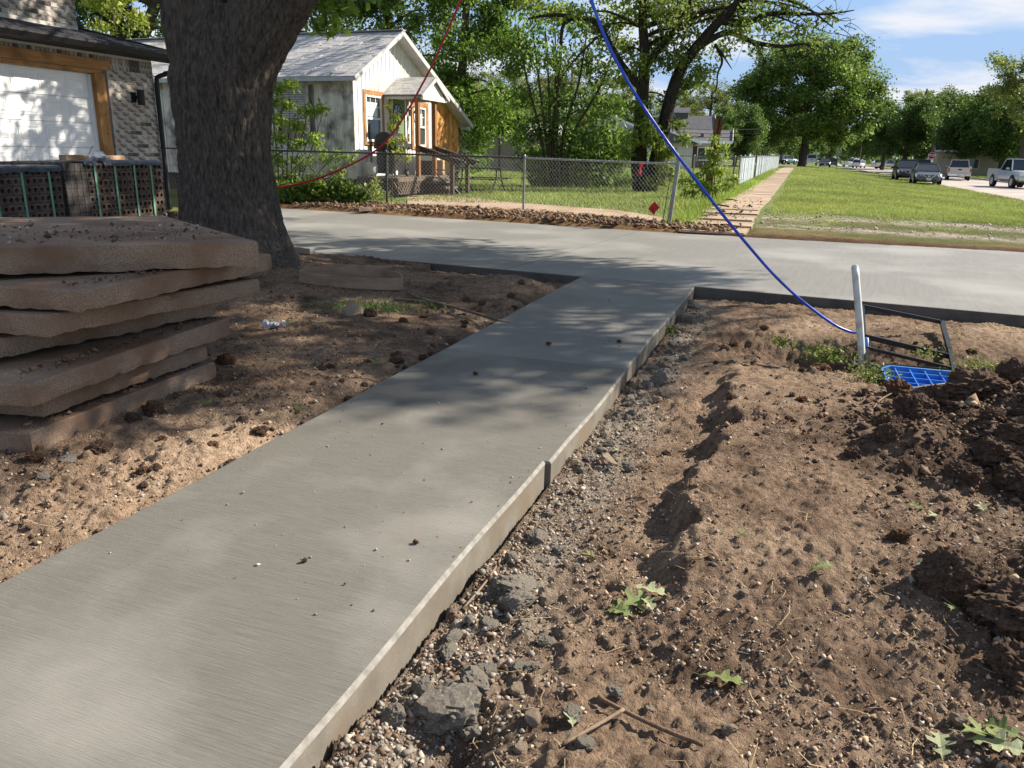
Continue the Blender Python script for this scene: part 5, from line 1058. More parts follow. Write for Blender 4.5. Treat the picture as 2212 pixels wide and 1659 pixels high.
# ------------------------------------------------------------------ fallen oak leaves
m_oak = M('oak_leaf', (0.13, 0.17, 0.05), (0.21, 0.25, 0.09), 30, 0.6, 0.3, 60, 0.3, trans=0.25)
m_oakp = M('oak_leaf_pale', (0.24, 0.27, 0.14), (0.33, 0.36, 0.22), 30, 0.7, 0.3, 60, 0.3, trans=0.15)
OUT = [(0, 0.0), (0.16, 0.05), (0.22, 0.16), (0.30, 0.20), (0.33, 0.07), (0.44, 0.08), (0.50, 0.30), (0.60, 0.34), (0.62, 0.12), (0.70, 0.09), (0.78, 0.22), (0.86, 0.20), (0.84, 0.06), (1.0, 0.0)]
def oakleaf(curl, mat):
    mb = MB(); n = len(OUT); lift = lambda x, y: curl*(0.16*math.sin(3.0*x)+0.9*y*y*(1 if x > 0.3 else 0.4))+0.02*math.sin(9*x+4*y)
    for s in (1, 0, -1):
        for x, y in OUT: mb.v.append((x-0.5, y*s, lift(x, y*s)-(0.015 if s == 0 else 0)))
    for i in range(n-1): mb.f += [(i, i+n, i+n+1, i+1), (i+n, i+2*n, i+2*n+1, i+n+1)]
    mb.tube([(-0.5, 0, lift(0, 0)), (-0.62, 0.01, 0.01), (-0.74, 0.03, 0.0)], 0.008, 5)
    me = mb.mesh('oak_leaf', mat); return me
OL = [oakleaf(0.5, m_oak), oakleaf(1.0, m_oak), oakleaf(0.7, m_oakp), oakleaf(1.6, m_oakp)]
def leaf(px, py, s, k, rot, label, z=-0.1, group=None, tilt=0.15):
    p = gp(px, py, z); zz = hz(p.x, p.y); p = gp(px, py, zz); o = put('oak_leaf', OL[k], None, (p.x, p.y, hz(p.x, p.y)+0.016), (rng.normal(0, tilt), rng.normal(0, tilt), rot), s)
    return tag(o, label, 'leaf', group)
leaf(1365, 1312, 0.15, 0, 0.5, 'large green oak leaf, lower left of the leafy cluster'); leaf(1400, 1290, 0.13, 2, -0.3, 'green oak leaf, upper right of the leafy cluster'); leaf(1340, 1325, 0.09, 1, 2.6, 'dark green leaf at the left tip of the leafy cluster'); leaf(1395, 1318, 0.08, 3, -1.2, 'pale leaf at the foot of the leafy cluster')
leaf(1560, 1482, 0.125, 0, -0.35, 'broad green oak leaf lying alone near bottom right'); leaf(1230, 1568, 0.06, 3, 1.8, 'curled pale leaf near the bottom edge'); leaf(1270, 1212, 0.07, 1, 0.2, 'small green leaf lying mid dirt right of walkway'); leaf(1775, 1228, 0.09, 1, 0.2, 'green leaf lying between walkway and heap'); leaf(2005, 1232, 0.09, 2, 2.4, 'pale leaf curled over a clod below the heap'); leaf(2057, 1306, 0.06, 0, 1.0, 'small green leaf near the pit rim')
leaf(2120, 1590, 0.15, 0, 0.3, 'large dark green oak leaf in bottom right corner'); leaf(2150, 1625, 0.14, 2, -0.7, 'curled pale oak leaf in bottom right corner'); leaf(2030, 1622, 0.10, 2, 1.2, 'pale oak leaf left of the bottom right cluster'); leaf(2165, 1590, 0.10, 1, 2.2, 'green leaf at the right edge of the bottom right cluster')
leaf(2020, 1105, 0.08, 2, 0.6, 'pale leaf on smooth soil below the heap'); leaf(1975, 1102, 0.07, 0, 1.9, 'green leaf beside the pale leaf below the heap'); leaf(2125, 1068, 0.07, 2, 1.4, 'upright pale leaf below the heap at right'); leaf(1330, 975, 0.05, 2, 0.3, 'pale green leaf above the orange-tan rock'); leaf(1605, 1155, 0.06, 1, 0.8, 'small torn leaf in the middle of the dirt')
leaf(440, 875, 0.10, 0, 0.4, 'bright green leaf on dirt before the slab stack', 0.0); leaf(645, 903, 0.08, 0, -0.8, 'green leaf at the left walkway edge', 0.0); leaf(620, 706, 0.14, 0, 0.2, 'green leaf on the shaded dirt near the tree', 0.0); leaf(820, 800, 0.12, 1, 0.9, 'drooping leaf on shaded dirt near the walkway', 0.0)
# dry straw and roots, too fine to count
n = 900; y = scatter_b(n, 1.3, 8.0, 1.4); x = rng.uniform(-0.72, 0.75, n)*y; a, b = ab(x, y); k = ((a > WA1+0.1) | (a < WA0-0.08)) & (x < 4.2); x, y = x[k], y[k]; n = len(x); th = rng.uniform(0, 6.28, n); l = rng.gamma(2, 0.022, n)+0.015
mid = np.stack([x, y, hd(x, y)+0.008], -1); dd = np.stack([np.cos(th), np.sin(th), rng.normal(0, 0.12, n)], -1)*l[:, None]/2; ss = np.stack([-np.sin(th), np.cos(th), 0*th], -1)*0.0011; cv = np.stack([-np.sin(th), np.cos(th), 0.3+0*th], -1)*(l*rng.normal(0, 0.18, n))[:, None]
V = np.stack([mid-dd-ss, mid-dd+ss, mid+cv+ss, mid+cv-ss, mid+dd+ss, mid+dd-ss], 1).reshape(-1, 3); F = np.array([[0, 1, 2, 3], [3, 2, 4, 5]]); F = (F[None]+6*np.arange(n)[:, None, None]).reshape(-1, 4)
stuff(put('dry_straw', npmesh('dry_straw', V, F, m_peb, False, np.repeat(pebcol(n, [(0.30, 0.22, 0.13), (0.16, 0.11, 0.07), (0.38, 0.30, 0.19)], [.4, .35, .25]), 6, 0))), 'fine dry straw and rootlets strewn over the dirt', 'straw')
# sticks, rod, wrapper
m_stick = M('dead_stick', (0.16, 0.11, 0.075), (0.25, 0.18, 0.13), 10, 0.9, 0.4, 50); m_rod = M('rusty_rod', (0.11, 0.07, 0.045), (0.2, 0.13, 0.085), 30, 0.85, 0.5, 90, 0.3)
def stick(pts, r, label, name='stick', mat=None, z=-0.1, cat='stick'):
    P = [gp(x, y, z) for x, y in pts]; P = [Vector((p.x, p.y, hz(p.x, p.y)+r+0.004)) for p in P]
    zmax = max(p.z for p in P); P = [Vector((p.x, p.y, 0.6*zmax+0.4*p.z)) for p in P]
    o0 = P[0].copy(); return tag(MB().tube([p-o0 for p in smooth(P, 4)], r, 7).build(name, mat or m_stick, None, True, loc=o0), label, cat)
stick([(1290, 1530), (1350, 1562), (1430, 1598), (1515, 1640)], 0.006, 'dark rusty rod lying across the pebbles at bottom', 'rusty_rod', m_rod, cat='rod'); stick([(1215, 1648), (1290, 1597), (1345, 1562)], 0.005, 'pale dusty rod crossing under the dark rod at bottom', 'dusty_rod', m_stick, cat='rod')
stick([(1000, 1320), (1050, 1262), (1085, 1205)], 0.004, 'thin dark stake strip along the walkway side', 'form_strip', m_stick, cat='stick'); stick([(880, 640), (900, 655), (1000, 680), (1120, 700)], 0.012, 'thin board strip half buried left of the walkway', 'buried_strip', m_deck, 0.0)
stick([(1880, 900), (1900, 870), (1950, 845), (2050, 820)], 0.004, 'thin root lying along the heap crest', 'root', m_stick, 0.05); stick([(850, 655), (905, 660), (960, 665)], 0.014, 'grey stake lying left of the walkway', 'stake', m_deck, 0.0)
p = gp(593, 722, 0.0); p.z = hz(p.x, p.y)+0.012; mb = MB(); N_ = 9
for i in range(N_+1):
    for j in range(6): mb.v.append((i*0.018-0.08, j*0.016-0.04, 0.012*math.sin(i*1.9+j)+0.012*math.cos(j*2.3+i*.7)+(0.02 if j in (0, 5) else 0)))
for i in range(N_):
    for j in range(5): mb.f.append((i*6+j, i*6+j+1, i*6+j+7, i*6+j+6))
tag(mb.build('wrapper', M('foil_wrapper', (0.5, 0.52, 0.56), (0.75, 0.76, 0.8), 25, 0.2, spec=0.7), None, False, loc=p, rot=0.4), 'crumpled silvery wrapper on shaded dirt right of slab stack', 'wrapper')
# curled form board and offcuts by the trunk
m_form = M('form_board', (0.20, 0.14, 0.095), (0.31, 0.225, 0.16), 4, 0.85, 0.3, 30, stretch=(1, 1, 3))
cl, cr_ = gp(652, 612, 0.03), gp(862, 634, 0.03); c0 = (cl+cr_)/2; c0.z = hz(c0.x, c0.y)+0.01; mb = MB(); dl = (cr_-cl); L_ = dl.length/2; e = dl.normalized(); f_ = Vector((-e.y, e.x, 0)); N_ = 46; W_ = 0.105
for i in range(N_+1):
    t = -2.7+i*(2*math.pi-0.45)/N_; r2 = 0.36-0.12*math.cos(t) if math.sin(t) > 0 else 0.14
    q = e*(L_*math.cos(t))+f_*(r2*math.sin(t)+0.04*math.cos(t)); lift = 0.03+0.03*max(0, math.sin(t))
    mb.v += [tuple(q+Vector((0, 0, lift-0.03))), tuple(q+Vector((0, 0, lift-0.03+W_)))]
for i in range(N_): mb.f.append((2*i, 2*i+2, 2*i+3, 2*i+1))
o = mb.build('form_board_coil', m_form, None, False, loc=c0); o.modifiers.new('solid', 'SOLIDIFY').thickness = 0.016; tag(o, 'brown flexible form board bent into a flat loop on the dirt', 'board')
p = gp(655, 552, 0.04); o = MB().box((0, 0, 0.03), (0.30, 0.09, 0.07)).build('wood_offcut', M('pale_offcut', (0.36, 0.33, 0.29), (0.46, 0.43, 0.38), 6, 0.9, 0.3, 40), None, loc=(p.x, p.y, 0.075), rot=R(-28)); bevel(o, .004); tag(o, 'pale wood offcut lying by the tree root at driveway edge', 'board')
for px, py, r_, l, lab in ((815, 592, 0.5, 0.32, 'flat brown board scrap behind the form board loop'), (830, 605, -0.2, 0.28, 'second board scrap against the right end of form board loop')):
    p = gp(px, py, 0.0); o = MB().box((0, 0, 0.012), (l, 0.07, 0.02)).build('board_scrap', m_form, None, loc=(p.x, p.y, hz(p.x, p.y)+0.012), rot=r_); tag(o, lab, 'board')
# ------------------------------------------------------------------ the big near tree
m_bark = M('furrowed_bark', (0.055, 0.044, 0.037), (0.145, 0.122, 0.104), 14, 0.95, 1.0, 26, 0.1, stretch=(3, 3, 0.7), bdist=0.03, detail=8)
m_bark2 = M('dark_bark', (0.022, 0.019, 0.017), (0.062, 0.053, 0.045), 6, 0.95, 0.9, 18, 0.08, stretch=(3, 3, 0.8), bdist=0.05)
m_bark3 = M('brown_bark', (0.06, 0.048, 0.038), (0.11, 0.09, 0.072), 6, 0.95, 0.8, 18, 0.08, stretch=(3, 3, 0.8), bdist=0.05)
m_leaf = M('leaf_green', (0.1, 0.2, 0.03), None, rough=0.5, attr='col', trans=0.5, spec=0.35)
TB0 = Vector((-3.06, 8.4, 0.0))
def barktube(path, radii, nseg, step, amp=1.0, flare=None, seed=0, ref=0.55):
    P = smooth(path, 12); cum = [0.0]
    for p, q in zip(P, P[1:]): cum.append(cum[-1]+(q-p).length)
    S = np.arange(0, cum[-1], step); C = np.stack([np.interp(S, cum, [p[i] for p in P]) for i in range(3)], -1)
    kn = np.interp(np.linspace(0, 1, len(radii)), np.linspace(0, 1, len(radii)), np.arange(len(radii))); rr = np.interp(S/cum[-1], np.linspace(0, 1, len(radii)), radii)
    D = unit(np.gradient(C, axis=0)); X = unit(np.cross(np.array([0, 1.0, 0])[None], D)); Yv = np.cross(D, X)
    th = np.linspace(0, 2*math.pi, nseg, endpoint=False)+math.pi/2; T, SS = np.meshgrid(th, S); RR = np.repeat(rr[:, None], nseg, 1)
    u = (T-math.pi/2)*ref; w = 0.9*fbm(u/0.22, SS/0.35, seed+3, 3)
    rid = np.abs(2*vn(u/0.062+w*1.2, SS/0.26+0.6*w, seed)-1)**0.55; rid2 = np.abs(2*vn(u/0.034+w, SS/0.12, seed+1)-1)**0.6
    ds = amp*(0.034*(rid-0.6)+0.017*(rid2-0.5)+0.008*fbm(u/0.012, SS/0.03, seed+2, 2)+0.03*fbm(u/0.5, SS/0.7, seed+5, 2))
    if flare is not None: RR = RR+flare(T, SS)
    V = C[:, None]+(X[:, None]*np.cos(T)[..., None]+Yv[:, None]*np.sin(T)[..., None])*(RR+ds)[..., None]
    m = len(S); i = np.arange(nseg)[None]; j = np.arange(m-1)[:, None]; F = np.stack([j*nseg+i, j*nseg+(i+1) % nseg, (j+1)*nseg+(i+1) % nseg, (j+1)*nseg+i], -1).reshape(-1, 4)
    return V.reshape(-1, 3), F
def flare(T, S):
    z = S-0.15; x = np.cos(T); y = np.sin(T)                 # X is to the right, Y away
    ang = np.arctan2(y, x); dirr = 0.42*np.exp(-((np.abs(ang+0.55))/0.75)**2)+0.25*np.exp(-((ang-1.2)/0.5)**2)+0.30*np.exp(-((np.abs(ang+2.2))/0.5)**2)+0.2*np.exp(-((np.abs(ang-2.8))/0.4)**2)+0.12
    return dirr*np.exp(-np.clip(z, 0, 9)/0.24)+0.10*dirr*np.exp(-np.clip(z, 0, 9)/0.75)+0.05*np.exp(-((z-2.15)/0.5)**2)*np.cos(ang+0.2)
tree = thing('shade_tree', 'massive old tree with furrowed grey-brown trunk beside the slab stack', 'tree', TB0)
parts = [barktube([(-3.06, 8.4, -0.15), (-3.06, 8.4, 0.8), (-3.06, 8.4, 1.5), (-3.06, 8.4, 2.1), (-2.98, 8.42, 2.62)], [0.53, 0.475, 0.465, 0.485, 0.30], 290, 0.0135, 1.0, flare, 0),
         barktube([(-3.10, 8.42, 1.75), (-3.20, 8.42, 2.4), (-3.26, 8.45, 3.2), (-3.5, 8.7, 5.0), (-4.2, 9.5, 7.5)], [0.37, 0.375, 0.36, 0.32, 0.16], 150, 0.03, 0.9, None, 9),
         barktube([(-2.95, 8.35, 1.5), (-2.78, 8.33, 2.05), (-2.45, 8.3, 2.65), (-1.9, 8.3, 3.4), (-0.6, 8.6, 4.9), (2.0, 9.5, 6.6)], [0.30, 0.355, 0.35, 0.33, 0.27, 0.12], 150, 0.03, 0.9, None, 17)]
V = np.concatenate([p[0] for p in parts]); off = np.cumsum([0]+[len(p[0]) for p in parts[:-1]]); F = np.concatenate([p[1]+o for p, o in zip(parts, off)])
put('trunk', npmesh('trunk', V-np.array(TB0), F, m_bark, True), tree)
# crown: leaf masses held on long limbs, mostly unseen, shaped to shade the drive and garage
PG = [(1.75, 8.9), (1.7, 7.0), (1.35, 6.0), (0.6, 5.0), (0.0, 4.2), (-0.9, 3.6), (-1.5, 3.5), (-2.2, 2.7), (-6, 2.4), (-13, 3), (-15, 14), (-12, 21), (-6.5, 18), (-3.6, 13.4), (-1.9, 12.4), (0.7, 9.4)]
def inpoly(x, y, P):
    c = False; j = len(P)-1
    for i in range(len(P)):
        if (P[i][1] > y) != (P[j][1] > y) and x < (P[j][0]-P[i][0])*(y-P[i][1])/(P[j][1]-P[i][1])+P[i][0]: c = not c
        j = i
    return c
rd = random.Random(33); cl = []; kx, ky = 0.955/math.tan(SUN_EL), 0.297/math.tan(SUN_EL)
tries = 0
while len(cl) < 260 and tries < 12000:
    tries += 1; gx, gy = (rd.uniform(-4.5, 2) if len(cl) < 95 else rd.uniform(-14, -4.5)), rd.uniform(1.5, 21)
    if not inpoly(gx, gy, PG): continue
    h = rd.uniform(4.6, 9.5) if gx > -4 else rd.uniform(5.5, 11); c = Vector((gx+kx*h, gy+ky*h, h)); r = rd.uniform(0.5, 0.95)
    if c.z-r < 1.27+c.y*0.235+0.2 and abs(c.x) < c.y*0.95: continue
    cl.append((c, r, 330*r/0.75))
hang = [((at(x, y, Y)), r, n) for x, y, Y, r, n in ((690, -10, 12, 0.35, 130), (650, 25, 12, 0.28, 90), (705, 55, 12.2, 0.22, 70), (735, 20, 12, 0.25, 70), (820, -25, 12, 0.3, 70), (610, -15, 12, 0.3, 100), (545, -40, 9.5, 0.3, 60))]
P, O = clump_points([(tuple(c), r, n) for c, r, n in cl+hang], 1.0, 0.5, 0.6); n = len(P)
put('crown', leaves('crown', P-np.array(TB0), 0.15, 0.085, leafcol(n, (0.07, 0.13, 0.022), 0.35, 0.5)*ton(), m_leaf, 0.4), tree)
br = MB(); tips = [(c, r) for c, r, n in cl]
knots = [Vector((-3.5, 8.65, 4.6)), Vector((-4.1, 9.4, 7.2)), Vector((-0.9, 8.5, 4.6)), Vector((1.6, 9.35, 6.4))]
mids = []
for k, (dx_, dy_) in enumerate(((6, 0.5), (8, 3), (4, -2), (3, 4), (-1, 3), (7, -1), (1, -3.5), (10, 1), (5, 6))):
    s0 = knots[2 if dx_ > 2 else 1] if k % 3 else knots[3 if dx_ > 3 else 0]; e_ = Vector((s0.x+dx_*0.75, s0.y+dy_, s0.z+1.6)); mids.append(e_)
    br.tube(smooth([s0, s0.lerp(e_, 0.5)+Vector((0, 0, 0.7)), e_], 5), [0.15-0.09*i/10 for i in range(11)], 7)
for c, r in tips[::2]:
    s0 = min(mids+knots, key=lambda q: (q-c).length); m_ = s0.lerp(c, 0.5)+Vector((0, 0, 0.3)); 
    lo = min((1.27+p.y*0.235-p.z) for p in (m_, c) if True)
    br.tube(smooth([s0, m_, c], 3), [0.05, 0.045, 0.04, 0.034, 0.028, 0.02, 0.012], 5)
for c, r, n_ in hang[:5]: br.tube([c+Vector((-0.1, -0.3, 1.5)), c+Vector((0, -0.1, 0.4)), c-Vector((0, 0, 0.1))], [0.02, 0.012, 0.005], 5)
br.build('limbs', m_bark, tree, True, origin=TB0)

# ------------------------------------------------------------------ tree makers
def crown_clumps(c, rad, n, rc, nl, rd, lo=0.35, cut=-0.75):
    out = []; c = Vector(c)
    while len(out) < n:
        d = Vector((rd.gauss(0, 1), rd.gauss(0, 1), rd.gauss(0, 1))).normalized()
        if d.z < cut: continue
        q = rd.uniform(lo, 1.0)**0.6; p = c+Vector((d.x*rad[0], d.y*rad[1], d.z*rad[2]))*q; out.append((tuple(p), rc*rd.uniform(0.45, 1.5), nl))
    return out
def make_tree(name, label, base, trunk, rt, clumps, L, W, col, bark, group=None, nb=0.6, shell=0.5, flat=0.7, yel=0.4, var=0.35, droop=0.2, extra=None, cat='tree'):
    base = Vector(base); t = thing(name, label, cat, base, 0.0, group); rd = random.Random(len(label)*7+int(abs(base.x)*10)); mb = MB(); T = smooth([Vector(p) for p in trunk], 4)
    mb.tube(T, list(np.linspace(rt, rt*0.35, len(T))), 10)
    for q in (extra or []):
        pts = smooth([Vector(p) for p in q[0]], 4); mb.tube(pts, list(np.linspace(q[1], q[2], len(pts))), 8)
    nodes = T[len(T)//3:]
    for c, r, n in clumps:
        if rd.random() < nb:
            c = Vector(c); s0 = min(nodes, key=lambda q: (q-c).length+0.8*max(0, q.z-c.z)+rd.uniform(0, 0.5)); m_ = s0.lerp(c, 0.55)+Vector((0, 0, 0.12*(c-s0).length)); w = min(rt*0.22, 0.03+0.012*(c-s0).length)
            mb.tube(smooth([s0, m_, c], 3), list(np.linspace(w, w*0.25, 7)), 5)
    mb.build('trunk', bark, t, True, origin=base)
    P, O = clump_points(clumps, 1.0, shell, flat); n = len(P)
    put('crown', leaves('crown', P-np.array(base), L, W, leafcol(n, col, var, yel)*ton(), m_leaf, 0.3, None, droop), t); return t
rd = random.Random(101)
# yard oak with two dark trunks
def yp_(x, y, d=0.0): return at(x, y, 26.6+d)
yb = Vector((4.2, 26.6, 0.1)); cl = []
for x, y, d, r, n in ((1385, 20, 0, .8, 260), (1340, 40, 1, .7, 200), (1300, 60, .5, .6, 160), (1440, 20, -1, .7, 220), (1470, 60, 0, .7, 240), (1500, 30, 1, .8, 240), (1420, 90, .5, .6, 220), (1390, 140, -.4, .5, 170), (1360, 170, .4, .45, 130), (1450, 130, -.3, .55, 200), (1490, 110, .3, .5, 160), (1510, 160, 0, .55, 200), (1480, 185, .4, .45, 140), (1440, 215, .3, .35, 90), (1380, 235, -.5, .38, 120), (1400, 270, -.5, .35, 110), (1370, 300, -.5, .4, 130), (1415, 300, -.5, .4, 140), (1440, 330, -.4, .35, 110), (1465, 270, -.3, .3, 70), (1480, 300, -.4, .3, 60), (1440, 370, -.4, .35, 110), (1250, 30, 0, .6, 150), (1200, 25, .5, .55, 120), (1150, 10, 0, .6, 140), (1570, 40, .5, .6, 170), (1620, 20, 0, .6, 160), (1600, 70, -.5, .5, 120), (1660, 50, .5, .5, 120), (1700, 20, 0, .55, 130), (1690, 75, .3, .4, 70), (1640, 105, 0, .4, 70), (1560, 105, .4, .45, 100), (1740, 60, 0, .4, 60), (1790, 35, .3, .35, 45), (1760, 95, 0, .35, 35), (1550, 10, 1, .8, 220), (1480, -10, 0, .9, 260), (1400, -30, 0, .9, 260), (1600, -20, 1, .8, 200), (1300, -20, 0, .8, 200), (1355, 105, .8, .5, 150), (1400, 395, -.6, .3, 70), (1352, 330, -.4, .3, 70)):
    cl.append((tuple(yp_(x, y, d)), r*1.05, n*2.1))
lim = [([yp_(1402, 418), yp_(1420, 340), yp_(1432, 285), yp_(1448, 215), yp_(1470, 150), yp_(1510, 95), yp_(1555, 45), yp_(1610, -10)], 0.27, 0.12),
       ([yp_(1385, 190), yp_(1370, 172), yp_(1340, 135), yp_(1290, 47+5), yp_(1245, 40), yp_(1218, 52), yp_(1210, 95)], 0.14, 0.04), ([yp_(1250, 40), yp_(1200, 32), yp_(1140, 40)], 0.08, 0.03),
       ([yp_(1392, 150), yp_(1420, 110), yp_(1450, 75), yp_(1480, 30), yp_(1500, -20)], 0.13, 0.06), ([yp_(1500, 108), yp_(1570, 70), yp_(1630, 92), yp_(1690, 100), yp_(1740, 95), yp_(1790, 105)], 0.11, 0.02),
       ([yp_(1555, 45), yp_(1610, 50), yp_(1660, 30), yp_(1720, 30), yp_(1790, 30), yp_(1845, 22)], 0.12, 0.015), ([yp_(1545, 95), yp_(1560, 130), yp_(1550, 160), yp_(1548, 190), yp_(1535, 210)], 0.05, 0.012), ([yp_(1556, 110), yp_(1575, 140), yp_(1582, 150)], 0.03, 0.008),
       ([yp_(1690, 100), yp_(1705, 130), yp_(1722, 140)], 0.03, 0.006), ([yp_(1630, 92), yp_(1650, 130), yp_(1640, 160)], 0.03, 0.006), ([yp_(1610, -10), yp_(1680, -5), yp_(1740, 15), yp_(1800, 60)], 0.1, 0.015), ([yp_(1290, 80), yp_(1250, 120), yp_(1225, 150), yp_(1200, 190)], 0.04, 0.01),
       ([yp_(1790, 30), yp_(1820, 45), yp_(1850, 40)], 0.02, 0.004), ([yp_(1740, 95), yp_(1780, 120), yp_(1830, 110)], 0.02, 0.004), ([yp_(1720, 30), yp_(1760, 60), yp_(1810, 75)], 0.02, 0.004)]
rt_ = random.Random(5)
for k in range(46):
    x0, y0 = rt_.uniform(1540, 1830), rt_.uniform(0, 120); lim.append(([yp_(x0, y0, rt_.uniform(-.5, .5)), yp_(x0+rt_.uniform(-10, 40), y0+rt_.uniform(-15, 35)), yp_(x0+rt_.uniform(0, 70), y0+rt_.uniform(-25, 60))], 0.014, 0.003))
make_tree('yard_oak', 'dark-barked tree with two trunks and sparse leaves inside fenced yard', yb, [yp_(1386, 418), yp_(1380, 350), yp_(1384, 280), yp_(1388, 200), yp_(1393, 120), yp_(1388, 40), yp_(1392, -40)], 0.30, cl, 0.16, 0.075, (0.085, 0.135, 0.028), m_bark2, nb=0.5, extra=lim, yel=0.5)
# leggy multi-stem tree left of it
bb_ = Vector((1.3, 28.2, 0.14)); cl = []
for x, y, d, rx, n in ((1150, 60, 0, 1.0, 240), (1210, 40, .6, .9, 220), (1120, 130, 0, .9, 220), (1190, 130, -.6, .8, 240), (1260, 120, .4, .9, 260), (1310, 160, 0, .8, 240), (1130, 210, .5, .7, 220), (1200, 220, 0, .8, 280), (1270, 220, .5, .9, 320), (1330, 230, .4, .7, 260), (1160, 280, 0, .7, 300), (1230, 290, 0, .9, 420), (1300, 290, 0, .8, 380), (1340, 300, .5, .6, 220), (1150, 345, 0, .7, 300), (1210, 350, .3, .9, 420), (1280, 345, .2, .8, 360), (1330, 340, .3, .6, 240), (1170, 385, 0, .6, 260), (1235, 388, 0, .7, 320), (1295, 385, 0, .7, 320), (1120, 300, .6, .5, 130), (1340, 390, 0.2, .5, 200), (1260, 60, 0.5, .6, 140), (1320, 95, .5, .6, 150)):
    cl.append((tuple(at(x, y, 28.4+d)), rx*1.05, n*2.1))
st = [([at(1195+dx0, 412, 28.3), at(1190+dx1*0.4, 300, 28.3), at(1190+dx1, 180, 28.3), at(1185+dx1*1.4, 60, 28.3)], 0.07, 0.02) for dx0, dx1 in ((-15, -50), (0, -25), (12, 10), (22, 60), (30, 110), (-5, -5))]+[([at(1120+k*9, 190+k*4, 27.8), at(1160+k*6, 175, 27.8), at(1195-k*3, 165+k*5, 27.8)], 0.012, 0.006) for k in range(6)]
make_tree('multi_stem_tree', 'bushy multi-stemmed tree with pale bare twigs behind the fence', bb_, [at(1200, 412, 28.3), at(1200, 320, 28.3), at(1205, 200, 28.3), at(1215, 60, 28.3)], 0.12, cl, 0.17, 0.075, (0.062, 0.115, 0.022), m_bark3, nb=0.3, extra=st)
# trees behind the cottage and the garage
m_l2 = None
c1 = at(1000, 110, 31); make_tree('elm_tree', 'tall leafy tree directly behind the cottage gable', Vector((c1.x-0.5, 31, 0.2)), [(c1.x-0.5, 31, 0.1), (c1.x-0.3, 31, 2.2), (c1.x, 31, 4.5), (c1.x+0.2, 31, 8)], 0.3, crown_clumps(c1+Vector((0, 0, 0.5)), (2.6, 2.2, 4.6), 95, 0.75, 330, rd, 0.2, -1), 0.19, 0.075, (0.070, 0.135, 0.022), m_bark3)
c1 = at(820, -20, 34); make_tree('elm_tree', 'dark leafy tree rising behind the cottage roof ridge', Vector((c1.x, 34, 0.2)), [(c1.x, 34, 0.1), (c1.x, 34, 3.2), (c1.x+0.3, 34, 6), (c1.x+0.2, 34, 10)], 0.35, crown_clumps(c1+Vector((0, 0, 0.8)), (4.4, 2.6, 3.6), 95, 0.9, 330, rd, 0.2, -1), 0.2, 0.085, (0.055, 0.105, 0.02), m_bark3)
c1 = at(640, 0, 37); make_tree('elm_tree', 'deep green tree seen between big trunk and cottage roof', Vector((c1.x, 37, 0.2)), [(c1.x, 37, 0.1), (c1.x, 37, 3.5), (c1.x, 37, 8)], 0.3, crown_clumps(c1+Vector((0, 0, 0.5)), (3.4, 2.6, 3.6), 70, 0.9, 320, rd, 0.2, -1), 0.2, 0.085, (0.050, 0.10, 0.02), m_bark3)
c1 = at(300, 20, 27); make_tree('elm_tree', 'dark tree behind the garage, left of the big trunk', Vector((c1.x-1.5, 27, 0.2)), [(c1.x-1.5, 27, 0.1), (c1.x-1, 27, 3.0), (c1.x+0.5, 27, 5.5), (c1.x+1.0, 27, 8)], 0.3, crown_clumps(c1+Vector((0, 0, 0.8)), (3.6, 2.2, 2.6), 75, 0.7, 300, rd, 0.2, -1), 0.17, 0.07, (0.045, 0.095, 0.02), m_bark3)
c1 = at(240, 10, 22); make_tree('pale_green_tree', 'bright yellow-green spray of leaves beside the brick gable', Vector((c1.x-0.3, 22.2, 0.1)), [(c1.x-0.3, 22.2, 0.1), (c1.x-0.2, 22.2, 2.5), (c1.x, 22.1, 5)], 0.12, crown_clumps(c1+Vector((0, 0, 0.3)), (0.9, 0.8, 1.1), 18, 0.4, 170, rd, 0.2, -1), 0.13, 0.06, (0.14, 0.19, 0.035), m_bark3)
# shrubs in front of the cottage
def shrub(label, px, py, Y, zb, blobs, L, W, col, stems, name='shrub'):
    b = at(px, py, Y); b.z = zb; t = thing(name, label, 'shrub', b); mb = MB()
    for s in stems: mb.tube(smooth([at(x, y, Y) for x, y in s], 4), list(np.linspace(0.016, 0.005, 4*(len(s)-1)+1)), 6)
    if stems: mb.build('stems', m_bark3, t, True, origin=b)
    P, O = clump_points([(tuple(at(x, y, Y+d)), r, n) for x, y, d, r, n in blobs], 1, 0.6, 0.7); put('foliage', leaves('foliage', P-np.array(b), L, W, leafcol(len(P), col, 0.4, 0.6), m_leaf, 0.4, None, 0.3), t); return t
shrub('tall leggy shrub with long leaves growing against the cottage side window', 630, 430, 18.4, 0.15, [(600, 190, 0, .22, 130), (630, 185, 0, .2, 120), (590, 220, 0, .22, 130), (620, 225, .1, .2, 110), (600, 255, 0, .2, 110), (660, 240, 0, .22, 120), (690, 235, 0, .2, 120), (640, 270, 0, .25, 140), (600, 300, 0, .25, 150), (640, 310, 0, .25, 150), (680, 300, 0, .25, 130), (600, 345, 0, .3, 190), (650, 350, 0, .3, 180), (700, 340, 0, .25, 130), (735, 335, 0, .2, 90), (760, 340, 0, .15, 60), (620, 385, .1, .3, 200), (680, 385, 0, .3, 200), (730, 370, 0, .25, 110)], 0.13, 0.05, (0.105, 0.185, 0.03), [[(605+k*8, 432), (600+k*10, 350), (590+k*18, 250), (600+k*12, 200)] for k in range(6)]+[[(640, 420), (680, 300), (700, 235)], [(650, 420), (720, 340), (765, 330)]])
